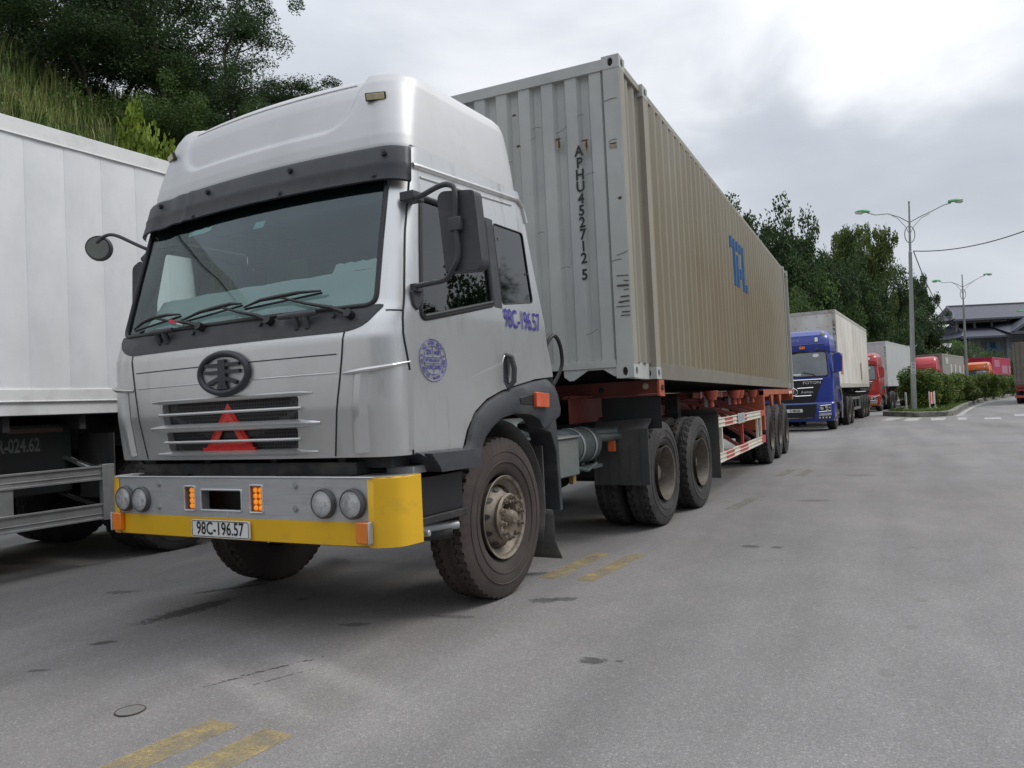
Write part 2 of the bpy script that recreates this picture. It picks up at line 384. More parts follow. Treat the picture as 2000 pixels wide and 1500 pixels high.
def qu(u, w): 
    U = itp(UT, w); pc = U - RC; s_ = 1 if u >= 0 else -1; u = abs(u)
    return s_ * (u / pc * 1.1 if u <= pc else 1.1 + math.asin(min(1, (u - pc) / RC)) / (math.pi / 2) * .25)
def qv(v, w, s_=1):
    z = vs0(w)
    if v >= z: return s_ * (1.35 + v - z)
    return s_ * (1.1 + math.acos(max(0, min(1, (z - v) / DD))) / (math.pi / 2) * .25)
def patch(mb, poly, holes=(), dq=.03, dw=.03, off=0.0, mat=0, surf=None):
    surf = surf or S
    q0, q1 = min(p[0] for p in poly), max(p[0] for p in poly); w0, w1 = min(p[1] for p in poly), max(p[1] for p in poly)
    nq = max(2, round((q1 - q0) / dq)); nw = max(2, round((w1 - w0) / dw)); dq = (q1 - q0) / nq; dw = (w1 - w0) / nw
    keep = {}
    for i in range(nq):
        for j in range(nw):
            c = (q0 + (i + .5) * dq, w0 + (j + .5) * dw)
            if inside(c, poly) and not any(inside(c, h) for h in holes): keep[(i, j)] = 1
    cnt = {}
    for (i, j) in keep:
        for a in ((i, j), (i + 1, j), (i + 1, j + 1), (i, j + 1)): cnt[a] = cnt.get(a, 0) + 1
    idx = {}; vs = []
    for a, c in cnt.items():
        p = (q0 + a[0] * dq, w0 + a[1] * dw)
        if c < 4:
            b = nearest(p, poly); bd = (b[0] - p[0]) ** 2 + (b[1] - p[1]) ** 2
            for h in holes:
                b2 = nearest(p, h); d2 = (b2[0] - p[0]) ** 2 + (b2[1] - p[1]) ** 2
                if d2 < bd: b, bd = b2, d2
            if bd < (1.2 * max(dq, dw)) ** 2: p = b
        idx[a] = len(vs); vs.append(surf(p[0], p[1], off))
    fs = [(idx[(i, j)], idx[(i + 1, j)], idx[(i + 1, j + 1)], idx[(i, j + 1)]) for (i, j) in keep]
    mb.add(vs, fs, mat)
def onsurf(pts, off=.0, closed=True, step=.04, surf=None):
    """dense 3-D path on the cab skin through (q,w) points"""
    out = []; n = len(pts); surf = surf or S
    for i in range(n if closed else n - 1):
        a = Vector(pts[i]); b = Vector(pts[(i + 1) % n]); k_ = max(1, int((b - a).length / step))
        out += [surf(*(a + (b - a) * t / k_), off) for t in range(k_)]
    if not closed: out.append(surf(pts[-1][0], pts[-1][1], off))
    return out
FW = lambda pts: [(qu(u, w_), w_) for u, w_ in pts]
SV = lambda pts, s_=1: [(qv(v, w_, s_), w_) for v, w_ in pts]

ws_poly = rounded(FW([(-1.13, 1.93), (1.13, 1.93), (1.08, 2.78), (-1.08, 2.78)]), [.07, .07, .05, .05])
bp_poly = rounded(FW([(-1.06, 1.785), (1.06, 1.785), (1.185, 1.93), (-1.185, 1.93)]), [.14, .14, .03, .03])
w1f = rounded([(-.90, 1.85), (-.035, 2.015), (-.02, 2.615), (-.765, 2.615)], [.07, .03, .05, .05])
w2f = rounded([(.095, 2.03), (.565, 2.085), (.53, 2.61), (.095, 2.61)], .035)
arch_out = [(-.476, 1.066), (-.436, 1.163), (-.353, 1.271), (-.208, 1.354), (-.026, 1.41), (.148, 1.448), (.427, 1.488), (.695, 1.517)]
arch_in = [(-.83, .953), (-.396, .942), (-.379, .974), (-.328, 1.055), (-.278, 1.125), (-.175, 1.19), (-.042, 1.243), (.13, 1.267), (.348, 1.255), (.495, 1.216), (.552, 1.13)]
def rear_v(w_): return itp([(1.4, .82), (1.5, .80), (2.2, .665), (2.7, .585), (2.84, .56), (2.95, .53)], w_)
seam_v = [(-1.015, 1.07), (-1.02, 1.5), (-1.05, 1.89), (-.935, 2.375), (-.84, 2.70)]
cab = MB()
body_poly = FW([(-.98, 1.075), (.98, 1.075)])
# front skin between the two doors
front = [(qv(v, w_, 1), w_) for v, w_ in seam_v] + [(qv(-.8, 2.93, 1), 2.93), (qv(-.8, 2.93, -1), 2.93)] + [(qv(v, w_, -1), w_) for v, w_ in seam_v[::-1]]
gA = rounded([(-.60, 1.298), (.60, 1.298), (.615, 1.437), (-.615, 1.437)], .012, 2); gB = rounded([(-.575, 1.125), (.575, 1.125), (.59, 1.25), (-.59, 1.25)], .012, 2)
def QF(p): return [(qu(a, b), b) for a, b in p]
dslot = lambda s_: rounded([(s_ * 1.065, 1.20), (s_ * 1.10, 1.50), (s_ * 1.075, 1.51), (s_ * 1.04, 1.19)], .01, 2)
patch(cab, front, [ws_poly, QF(gA), QF(gB)], .025, .022)
fender_line = [(-1.015, 1.07), (-.50, 1.07), (-.45, 1.18), (-.36, 1.29), (-.2, 1.375), (0, 1.43), (.2, 1.47), (.5, 1.51), (.80, 1.53)]
for s_ in (1, -1):
    # rear side skin behind the door
    rs = [(.17, 1.46)] + fender_line[-2:] + [(rear_v(z), z) for z in (1.7, 2.0, 2.3, 2.6, 2.84, 2.93)] + [(-.8, 2.93), (-.84, 2.70), (.045, 2.70), (.05, 2.0), (.17, 1.75)]
    patch(cab, SV(rs, s_), [SV(w2f, s_)], .03, .03)
    for rail, (r_, o_) in {((-.80, 2.80), (.50, 2.86), (.57, 2.82), (.60, 2.70)): (.018, .004), ((-.74, 2.74), (.4, 2.80)): (.008, .002)}.items():
        cab.tube(onsurf(SV(rail, s_), o_, False, .05), r_, 8)
# rear wall and roof skin under the fairing
bk = []
for z in (1.45, 1.6, 2.0, 2.4, 2.7, 2.93):
    U = itp(UT, z); bk.append([(-U, rear_v(z), z), (U, rear_v(z), z)])
for a, b in zip(bk, bk[1:]): cab.add([a[0], a[1], b[1], b[0]], [(0, 1, 2, 3)])
cab.add([(-1.17, .53, 2.93), (1.17, .53, 2.93), (1.17, -.8, 2.93), (-1.17, -.8, 2.93)], [(0, 1, 2, 3)])
cab.bx(-1.2, 1.2, -.95, .78, 1.46, 1.50); cab.bx(-1.0, 1.0, -1.05, -.4, 1.08, 1.46, 1)
# raised ribs and wedges of the front panel
def rib(pts, r_, o_, mb=cab, mt=0, n=8): mb.tube(onsurf(QF(pts), o_, False, .05), r_, n, mt)
for zz, uu, rr in ((1.368, .61, .010), (1.187, .58, .010)): rib([(-uu - .03, zz), (uu + .03, zz)], rr, .006)
def wedge(z, ua, ub, hh, dep, mb=cab):
    n = 30; vs = []
    for i in range(n + 1):
        u = -ub + 2 * ub * i / n; k_ = max(0, min(1, (ub - abs(u)) / (ub - ua)))
        for dz, o_ in ((hh, 0), (hh * .35, dep * k_), (-hh * .35, dep * k_ * .8), (-hh, 0)): vs.append(S(qu(u, z), z + dz * (.35 + .65 * k_), o_ + .002))
    mb.add(vs, [(4 * i + j, 4 * i + 4 + j, 4 * i + 5 + j, 4 * i + 1 + j) for i in range(n) for j in range(3)])
wedge(1.276, .60, .76, .026, .040); wedge(1.452, .62, .72, .014, .02); wedge(1.108, .56, .72, .018, .03)
# corner air deflectors
for s_ in (1, -1):
    n = 14; vs = []
    for i in range(n + 1):
        z = 1.10 + .45 * i / n
        for uu, o_ in ((.965 + .045 * (i / n), .003), (.99 + .05 * (i / n), .028), (1.03 + .05 * (i / n), .030)): vs.append(S(s_ * qu(uu, z), z, o_))
        vs.append(S(s_ * qv(-1.03, z), z, .022)); vs.append(S(s_ * qv(-1.022, z), z, .0))
    cab.add(vs, [((5 * i + j), (5 * i + j + 1), (5 * i + 6 + j), (5 * i + 5 + j))[::s_] for i in range(n) for j in range(4)])
    top = [S(s_ * qu(.94, 1.548), 1.548, .004), S(s_ * qu(1.0, 1.55), 1.55, .03), S(s_ * qu(1.1, 1.558), 1.558, .034), S(s_ * qv(-1.15, 1.57), 1.575, .03), S(s_ * qv(-1.03, 1.6), 1.60, .008)]
    cab.tube(top, [.006, .012, .014, .012, .004], 8)
# soft swage line rising over the wheel arch
for s_ in (1, -1):
    n = 24; vs = []
    for i in range(n + 1):
        t = i / n; v = -.68 + 1.15 * t; z = 1.42 + .315 * t ** .9; k_ = math.sin(math.pi * min(1, t * 1.02)) ** .6
        for dz, o_ in ((.012, .001), (-.012, .0045 * k_), (-.05, .003 * k_), (-.12, .001)): vs.append(S(qv(v, z, s_), z + dz, o_))
    cab.add(vs, [((4 * i + j), (4 * i + 4 + j), (4 * i + 5 + j), (4 * i + 1 + j))[::s_] for i in range(n) for j in range(3)])
cabo = cab.build('cab_body', [silver, black], TR, 40)
# seams
sm = MB()
for pts in ([(.952, 1.785), (.938, 1.66), (.90, 1.43), (.84, 1.08)],):
    for s_ in (1, -1): sm.tube(onsurf([(s_ * qu(a, b), b) for a, b in pts], .001, False), .005, 6)
sm.tube(onsurf(QF([(-.9, 1.662), (.9, 1.662)]), .0, False), .004, 6)
for s_ in (1, -1):
    sm.tube(onsurf([(qv(v, w_, s_), w_) for v, w_ in seam_v], .0, False), .007, 6)
    sm.tube(onsurf([(s_ * qu(1.19, 1.893), 1.893), (qv(-1.05, 1.893, s_), 1.893)], .001, False), .005, 6)
    sm.tube(onsurf(SV([(.17, 1.46), (.17, 1.75), (.05, 2.0)], s_), -.002, False), .0035, 6)
sm.build('panel_seam', rubber_seal, cabo, 60)
hl = MB(); hl.tube(onsurf(QF([(-.89, 1.555), (.895, 1.555)]), .0, False), .005, 6)
hl.build('panel_ridge', silver, cabo, 60)
# doors
for s_ in (1, -1):
    d = MB(); dp = [(v + .004, w_) for v, w_ in seam_v[::-1]] + fender_line[1:6] + [(.17, 1.46), (.17, 1.75), (.05, 2.0), (.045, 2.70)]
    patch(d, SV(dp, s_), [SV(w1f, s_)], .022, .022, .002)
    do = d.build('door', silver, TR, 40)
    g = MB(); patch(g, SV(w1f, s_), (), .05, .05, -.012); g.build('door_window', glass('tinted_side_glass', (.04, .045, .045), .012, 1.0, 1.9) if s_ > 0 else glass('clear_side_glass', (.85, .9, .88), .015), do, 60)
    fr = MB(); fr.tube(onsurf(SV(w1f, s_), -.004), .019, 8, closed=True); fr.tube(onsurf(SV([(-.86, 1.87), (-.04, 2.03)], s_), .004, False), .014, 8); fr.build('window_seal', rubber_seal, do, 60)
    pl = MB(); patch(pl, SV([(-.02, 2.0), (.085, 2.0), (.085, 2.63), (-.03, 2.63)], s_), (), .03, .05, .004); pl.build('door_pillar_cover', plastic, do, 60)
    hd = MB(); x = s_ * 1.262
    hd.prism(rounded([(.02, 1.45), (.075, 1.43), (.13, 1.5), (.13, 1.655), (.075, 1.685), (.03, 1.63)], .03), 'x', x - s_ * .03, x + s_ * .003, 1)
    hd.tube([(x, .075, 1.675), (x + s_ * .03, .105, 1.66), (x + s_ * .038, .122, 1.58), (x + s_ * .034, .115, 1.49), (x, .085, 1.44)], [.016, .02, .021, .02, .014], 8)
    hd.build('door_handle', [plastic, chrome], do, 40)
    g2 = MB(); patch(g2, SV(w2f, s_), (), .05, .05, -.008); g2.build('rear_side_window', glass('blanked_side_glass', (.03, .03, .032), .04, .95, 2.0), TR, 60)
    f2 = MB(); f2.tube(onsurf(SV(w2f, s_), -.003), .006, 6, closed=True)
    for v_, z_ in ((.13, 2.5), (.53, 2.3), (.14, 2.12)): f2.disc(S(qv(v_, z_, s_), z_, .004), .011, (s_, 0, 0), 10)
    f2.build('rear_window_edge', rubber_seal, TR, 60)
# windscreen, its seal, the black panel under it
g = MB(); patch(g, ws_poly, (), .06, .06, -.006); g.build('windscreen', glass('windscreen_glass', (.84, 1, .97), .01, (.82, .96, 1), 1.85), TR, 60)
sk = MB(); patch(sk, FW([(.06, 2.545), (.15, 2.545), (.16, 2.59), (.07, 2.59)]), (), .1, .1, -.009); patch(sk, FW([(-.62, 2.60), (-.38, 2.60), (-.36, 2.635), (-.60, 2.635)]), (), .1, .1, -.009); sk.build('windscreen_sticker', M('teal_sticker', (.35, .62, .58), .5), TR, 0)
sl = MB(); sl.tube(onsurf(ws_poly, 0), .016, 8, closed=True); sl.build('windscreen_seal', rubber_seal, TR, 60)
bpn = MB(); patch(bpn, bp_poly, (), .025, .015, .004)
for u, z in ((-.62, 1.905), (.63, 1.895)):            # grab handles
    bpn.tube([S(qu(u - .15, z), z, .045), S(qu(u - .06, z), z, .05), S(qu(u, z), z, .05), S(qu(u + .09, z), z, .05), S(qu(u + .13, z + .005), z + .005, .045)], [.016, .021, .02, .02, .016], 8)
    for du in (-.03, .05): bpn.tube([S(qu(u + du, z - .05), z - .06, 0), S(qu(u + du, z), z, .05)], .02, 8)
for u, z in ((.30, 1.885), (-.31, 1.885), (.86, 1.885)): bpn.cyl(S(qu(u, z), z, 0), S(qu(u, z), z, .02), .014, 8)
bpn.build('scuttle_panel', plastic, TR, 50)
for (pu, pz), (tu, tz), (a, b) in zip([(-.228, 1.912), (.387, 1.892), (.983, 1.875)], [(-.734, 2.018), (-.05, 2.02), (.44, 2.03)], [((-.99, 1.972), (-.47, 2.022)), ((-.45, 1.979), (.118, 2.03)), ((.145, 2.005), (.75, 2.04))]):
    wp = MB(); P0 = S(qu(pu, pz), pz, .03); P1 = S(qu(tu, tz), tz, .05); kn = P0.lerp(P1, .22) + Vector((0, -.01, .012))
    wp.cyl(S(qu(pu, pz), pz, -.01), S(qu(pu, pz), pz, .05), .026, 12); wp.tube([P0, kn, P0.lerp(P1, .6), P1], [.016, .014, .010, .007], 6)
    A = S(qu(*a), a[1], .025); B = S(qu(*b), b[1], .03); Cc = P1; wp.tube([A, A.lerp(Cc, .5) + Vector((0, 0, .012)), Cc, Cc.lerp(B, .5) + Vector((0, 0, .008)), B], [.006, .011, .014, .011, .006], 6)
    wp.tube([A + Vector((0, .008, -.012)), B + Vector((0, .008, -.012))], .007, 6)
    ar = wp.build('wiper', black, TR, 40)
    if pu < 0:
        tp = MB(); tp.bar(P0.lerp(P1, .45), P0.lerp(P1, .62), .026, .022, 0); tp.bar(P0.lerp(P1, .33), P0.lerp(P1, .45), .026, .022, 1); tp.build('reflective_tape', [M('red_tape', (.6, .03, .04), .4), platewhite], ar)
# grille behind the openings
gm = bpy.data.materials.new('grille_mesh'); gm.use_nodes = True; t_ = gm.node_tree; b_ = t_.nodes['Principled BSDF']; vo = t_.nodes.new('ShaderNodeTexVoronoi'); vo.feature = 'DISTANCE_TO_EDGE'; vo.inputs['Scale'].default_value = 45; vo.inputs['Randomness'].default_value = .12
tc_ = t_.nodes.new('ShaderNodeTexCoord'); t_.links.new(tc_.outputs['Object'], vo.inputs['Vector']); rr_ = t_.nodes.new('ShaderNodeValToRGB'); t_.links.new(vo.outputs['Distance'], rr_.inputs[0])
rr_.color_ramp.elements[0].position = .05; rr_.color_ramp.elements[0].color = (.07, .07, .07, 1); rr_.color_ramp.elements[1].position = .12; rr_.color_ramp.elements[1].color = (.006, .006, .006, 1)
t_.links.new(rr_.outputs[0], b_.inputs['Base Color']); b_.inputs['Roughness'].default_value = .6
gr = MB(); patch(gr, QF([(-.66, 1.09), (.66, 1.09), (.66, 1.46), (-.66, 1.46)]), (), .1, .05, -.045); gr.build('grille', gm, TR, 60)
gs = MB(); 
for poly in (gA, gB):
    P0 = onsurf(QF(poly), 0); P1 = onsurf(QF(poly), -.045); n = len(P0); gs.add(P0 + P1, [(i, (i + 1) % n, n + (i + 1) % n, n + i) for i in range(n)])
gs.build('grille_surround', silver_low, TR, 40)
# emblem
em = MB(); cz = 1.607; ring = [(math.cos(a) * .212 + .02, math.sin(a) * .122 + cz) for a in [2 * math.pi * i / 40 for i in range(40)]]
em.tube(onsurf(QF(ring), .012), .021, 8, closed=True)
em2 = MB(); patch(em2, QF([(math.cos(a) * .2 + .02, math.sin(a) * .112 + cz) for a in [2 * math.pi * i / 40 for i in range(40)]]), (), .03, .03, .006); 
def ebar(a, b, wd=.022): em.bar(S(qu(a[0] + .02, a[1] + cz), a[1] + cz, .018), S(qu(b[0] + .02, b[1] + cz), b[1] + cz, .018), .02, wd, 0, (0, 0, 1)) if abs(a[0] - b[0]) > .03 else em.bar(S(qu(a[0] + .02, a[1] + cz), a[1] + cz, .018), S(qu(b[0] + .02, b[1] + cz), b[1] + cz, .018), wd * 1.35, .022, 0, (0, -1, 0))
ebar((-.018, -.085), (-.014, .085), .024); ebar((.018, -.085), (.014, .085), .024)
for s_ in (-1, 1):
    ebar((s_ * .025, .052), (s_ * .15, .052), .021); ebar((s_ * .025, .008), (s_ * .155, .008), .021)
    ebar((s_ * .03, -.032), (s_ * .125, -.062), .024)
ebar((-.045, -.088), (.045, -.088), .02)
em.build('emblem', M('emblem_black', (.03, .032, .04), .4, var=.1), TR, 50)
em2.build('emblem_field', silver_low, TR, 60)
# visor over the windscreen
vz = MB(); n = 80
for i in range(n + 1):
    qq = -1.27 + 2.54 * i / n; ub = abs(qq) / 1.27; zt = 2.90 + .015 * (1 - ub ** 2); zb = 2.662 + .02 * (1 - ub ** 2)
    dent = .018 * math.exp(-((qq + .62) / .025) ** 2) + .006 * math.sin(qq * 23) * (qq < -.6)
    for t, o_ in ((0, .002), (.02, .042), (.12, .050), (.45, .054), (.52, .059), (.6, .055), (.97, .062), (1, .052)):
        z = zt + (zb - zt) * t; vz.v.append(tuple(S(qq, z, (o_ + dent * (t > .01)))))
vz.f = [(8 * i + j, 8 * i + 1 + j, 8 * i + 9 + j, 8 * i + 8 + j) for i in range(n) for j in range(7)]; vz.m = [0] * len(vz.f)
for u, z in ((.38, 2.86), (.32, 2.715), (1.07, 2.845), (1.03, 2.705), (-.38, 2.86), (-.92, 2.86), (-.5, 2.7)):
    vz.cyl(S(qu(u, z), z, .05), S(qu(u, z), z, .066), .019, 10); vz.cyl(S(qu(u, z), z, .066), S(qu(u, z), z, .072), .010, 8)
vo_ = vz.build('sun_visor', M('weathered_visor', (.02, .022, .028), .5, var=.2, vs=3, dirt=((.07, .068, .066), .5, .8, 4, (1, 1, 1), .6), bump=.15, bs=8), TR, 50)
sdm = vo_.modifiers.new('thickness', 'SOLIDIFY'); sdm.thickness = .006
# roof fairing: loft of rounded rings, recessed front panel
def ring(U, vf, vr, rf, rb, bul, z, NF=84, NCn=10, NS=26, NB=14):
    P = []
    def fr(u): return vf + bul * (u / (U - rf)) ** 2
    for i in range(NF + 1): u = -(U - rf) + 2 * (U - rf) * i / NF; P.append((u, fr(u)))
    vc = vf + bul
    for i in range(1, NCn + 1): a = math.pi / 2 * i / NCn; P.append((U - rf + rf * math.sin(a), vc + rf - rf * math.cos(a)))
    for i in range(1, NS + 1): P.append((U, vc + rf + (vr - rb - vc - rf) * i / NS))
    for i in range(1, 7): a = math.pi / 2 * i / 6; P.append((U - rb + rb * math.cos(a), vr - rb + rb * math.sin(a)))
    for i in range(1, NB): P.append((U - rb - 2 * (U - rb) * i / NB, vr))
    for i in range(0, 6): a = math.pi / 2 * i / 6; P.append((-(U - rb) - rb * math.sin(a), vr - rb + rb * math.cos(a)))
    for i in range(NS): P.append((-U, vr - rb - (vr - rb - vc - rf) * i / NS))
    for i in range(NCn): a = math.pi / 2 * (1 - i / NCn); P.append((-(U - rf) - rf * math.sin(a), vc + rf - rf * math.cos(a)))
    return [(x, y, z) for x, y in P]
RT = [  # z, half width, front v, rear v, front radius
    (2.865, 1.172, -.975, .555, .16), (2.93, 1.168, -.985, .56, .17), (3.0, 1.158, -.975, .565, .17), (3.1, 1.142, -.952, .57, .18), (3.2, 1.124, -.925, .575, .19), (3.3, 1.105, -.897, .575, .2),
    (3.38, 1.088, -.868, .575, .21), (3.44, 1.064, -.835, .565, .22), (3.48, 1.030, -.790, .54, .23), (3.508, .985, -.725, .50, .23), (3.526, .92, -.64, .44, .22), (3.538, .83, -.52, .34, .2), (3.545, .68, -.40, .22, .17), (3.55, .48, -.28, .08, .12), (3.553, .2, -.2, -.1, .05)]
def lerp_rows(rows, zs):
    return [tuple([z] + [itp([(r[0], r[k_]) for r in rows], z) for k_ in (1, 2, 3, 4)]) for z in zs]
zs = []
for a, b in zip(RT, RT[1:]):
    n = max(1, round((b[0] - a[0]) / .013)); zs += [a[0] + (b[0] - a[0]) * i / n for i in range(n)]
zs.append(RT[-1][0])
fm_ = MB(); rings = []
def sstep(x): x = max(0, min(1, x)); return x * x * (3 - 2 * x)
for r in lerp_rows(RT, zs):
    pts = ring(r[1], r[2], r[3], r[4], min(.1, r[4]), .07, r[0])
    o = []
    for (x, y, z) in pts:
        if y < -.25:
            dx = .84 - .10 * (3.45 - z) / .4 - abs(x); dz = z - (3.085 + .0 * x); 
            if dx < .16 and dz < .16: dd = .16 - math.hypot(.16 - dx, .16 - dz)
            else: dd = min(dx, dz)
            k_ = sstep(dd / .035 + .3) * sstep((-.25 - y) / .3); y += .026 * k_; z -= .022 * k_ * sstep((z - 3.3) / .2)
        o.append((x, y, z))
    rings.append(o)
n = len(rings[0])
for rg in rings: fm_.v += rg
fm_.f = [(i * n + j, i * n + (j + 1) % n, (i + 1) * n + (j + 1) % n, (i + 1) * n + j) for i in range(len(rings) - 1) for j in range(n)]; fm_.f.append(tuple(range((len(rings) - 1) * n, len(rings) * n))); fm_.m = [0] * len(fm_.f)
ff = fm_.build('roof_fairing', silver_roof, TR, 50)
rl_ = MB(); rw_ = min(rings, key=lambda g_: abs(g_[0][2] - 3.415)); rl_.tube([(x, y - .001, z + .001) for x, y, z in rw_ if y < -.3 and abs(x) < .76], .0045, 6); rl_.build('fairing_ridge', silver_low, ff, 60)
for s_ in (1, -1):
    lm = MB(); c_ = Vector((s_ * .955, -.842, 3.262)); lm.box((0, 0, 0), (.13, .02, .05), 0, Matrix.Translation(c_) @ Matrix.Rotation(s_ * .40, 4, 'Z') @ Matrix.Rotation(.3, 4, 'X')); lm.box((0, -.008, 0), (.112, .02, .036), 1, Matrix.Translation(c_) @ Matrix.Rotation(s_ * .40, 4, 'Z') @ Matrix.Rotation(.3, 4, 'X'))
    lm.build('roof_marker_lamp', [rubber_seal, M('cloudy_yellow_lens', (.5, .44, .27), .35, var=.2, vs=20)], ff, bevel=.003)
# cab interior
it = MB(); it.bx(-1.1, 1.1, -1.10, -.62, 1.5, 1.93); it.build('dashboard', M('dash_grey', (.06, .07, .07), .7), TR, bevel=.03)
sh = MB()
for (u0, u1, wa, va, wb, vb) in ((-1.07, 1.07, 1.94, -1.115, 2.20, -.92), (.60, 1.07, 2.20, -.92, 2.265, -.88)):
    n = 16; sh.add([(u0 + (u1 - u0) * k / n, va + .05 * ((u0 + (u1 - u0) * k / n) / 1.07) ** 2, wa) for k in range(n + 1)] + [(u0 + (u1 - u0) * k / n, vb + .05 * ((u0 + (u1 - u0) * k / n) / 1.07) ** 2, wb + .004 * math.sin(k * 2.1)) for k in range(n + 1)], [(k, k + 1, n + 2 + k, n + 1 + k) for k in range(n)])
sh.build('dash_cover_sheet', tarp, TR, 0)
dk = M('cab_trim_dark', (.05, .06, .066), .8); cu_ = MB(); cu_.add([(-1.05 + .03 * i, .12 + .02 * (i % 2), z) for z in (1.9, 2.62) for i in range(16)], [(i, i + 1, 17 + i, 16 + i) for i in range(15)]); cu_.build('reflection_panel', M('olive_reflection', (.22, .24, .03), .8), TR, 0)  # added olive panel stands in for the windscreen's yellow-green tree reflection
bw = MB(); bw.bx(-1.14, 1.14, .50, .52, 1.5, 2.9); bw.bx(-1.1, 1.1, -.85, .5, 2.88, 2.9); bw.bx(-1.06, 1.06, -.90, -.84, 2.60, 2.88); bw.build('cab_lining', dk, TR, 0)
for x in (-.6, .6):
    st = MB(); st.bx(x - .27, x + .27, -.25, .25, 1.5, 2.0); st.box((x, .24, 2.2), (.5, .14, .75), rot=('X', -.12)); st.box((x, .27, 2.62), (.28, .1, .2)); st.build('seat', dk, TR, 40, bevel=.04)
sw = MB(); a_ = Matrix.Translation((.6, -.52, 2.12)) @ Matrix.Rotation(R(-35), 4, 'X')
sw.tube([a_ @ Vector((math.cos(t) * .23, math.sin(t) * .23, 0)) for t in [i * math.pi / 14 for i in range(28)]], .014, 8, closed=True); sw.cyl(a_ @ Vector((0, 0, -.25)), a_ @ Vector((0, 0, 0)), .04); sw.bar(a_ @ Vector((-.23, 0, 0)), a_ @ Vector((.23, 0, 0)), .03, .02); sw.build('steering_wheel', black, TR)
# mirrors
def arm(pts, r_=.015): m_ = MB(); m_.tube(pts, r_, 8); return m_
mr_ = MB(); mr_.tube(smooth_path([(1.20, -.88, 2.565), (1.36, -.97, 2.55), (1.52, -1.03, 2.56), (1.60, -1.045, 2.55), (1.635, -1.05, 2.50), (1.635, -1.055, 2.3), (1.64, -1.05, 2.16), (1.60, -1.045, 2.09), (1.53, -1.02, 2.04), (1.40, -.99, 2.035), (1.24, -.94, 2.04)]), .0155, 10)
mr_.box((1.235, -.90, 2.575), (.10, .11, .055)); mr_.box((1.635, -1.055, 2.325), (.075, .035, .075)); mr_.prism([(-.98, 2.01), (-.90, 2.03), (-.86, 2.0), (-.93, 1.90), (-.97, 1.93)], 'x', 1.22, 1.27)
mr_.box((1.245, -.93, 2.03), (.09, .07, .05))
mo = mr_.build('side_mirror', plastic, TR, 40, bevel=.006)
hs = MB(); hs.prism(rounded([(1.535, 2.075), (1.745, 2.06), (1.775, 2.10), (1.745, 2.49), (1.73, 2.505), (1.53, 2.53), (1.50, 2.5)], .03), 'y', -1.03, -.95)
hs.build('mirror_housing', plastic, mo, 40, bevel=.02, seg=3)
mg = MB(); mg.prism(rounded([(1.54, 2.10), (1.74, 2.10), (1.72, 2.48), (1.53, 2.5)], .03), 'y', -.949, -.945); mg.build('mirror_glass', chrome, mo)
ml = MB(); ml.tube(smooth_path([(-1.19, -.87, 2.60), (-1.30, -.92, 2.66), (-1.45, -.98, 2.74), (-1.55, -1.0, 2.745), (-1.62, -1.02, 2.70)]), .013, 8)
mlo = ml.build('round_mirror', plastic, TR)
rd = MB(); nn = Vector((.62, -.75, -.12)).normalized(); c_ = Vector((-1.63, -1.0, 2.665)); rd.cyl(c_ - nn * .02, c_ + nn * .02, .098, 28, r2=.09); rd.build('mirror_shell', plastic, mlo); rg_ = MB(); rg_.disc(c_ + nn * .024, .08, nn, 28); rg_.build('mirror_glass', M('mirror_dark_glass', (.35, .37, .4), .08, 1), mlo)
m2 = MB(); m2.tube([(-1.19, -.86, 2.58), (-1.34, -.80, 2.60), (-1.42, -.78, 2.58)], .022, 8); m2.tube([(-1.24, -.92, 1.95), (-1.36, -.86, 1.95)], .02, 8); m2.prism(rounded([(-1.50, 2.02), (-1.30, 2.04), (-1.27, 2.5), (-1.38, 2.56), (-1.47, 2.52)], .03), 'y', -.84, -.76); m2.build('far_side_mirror', plastic, TR, 40, bevel=.01)
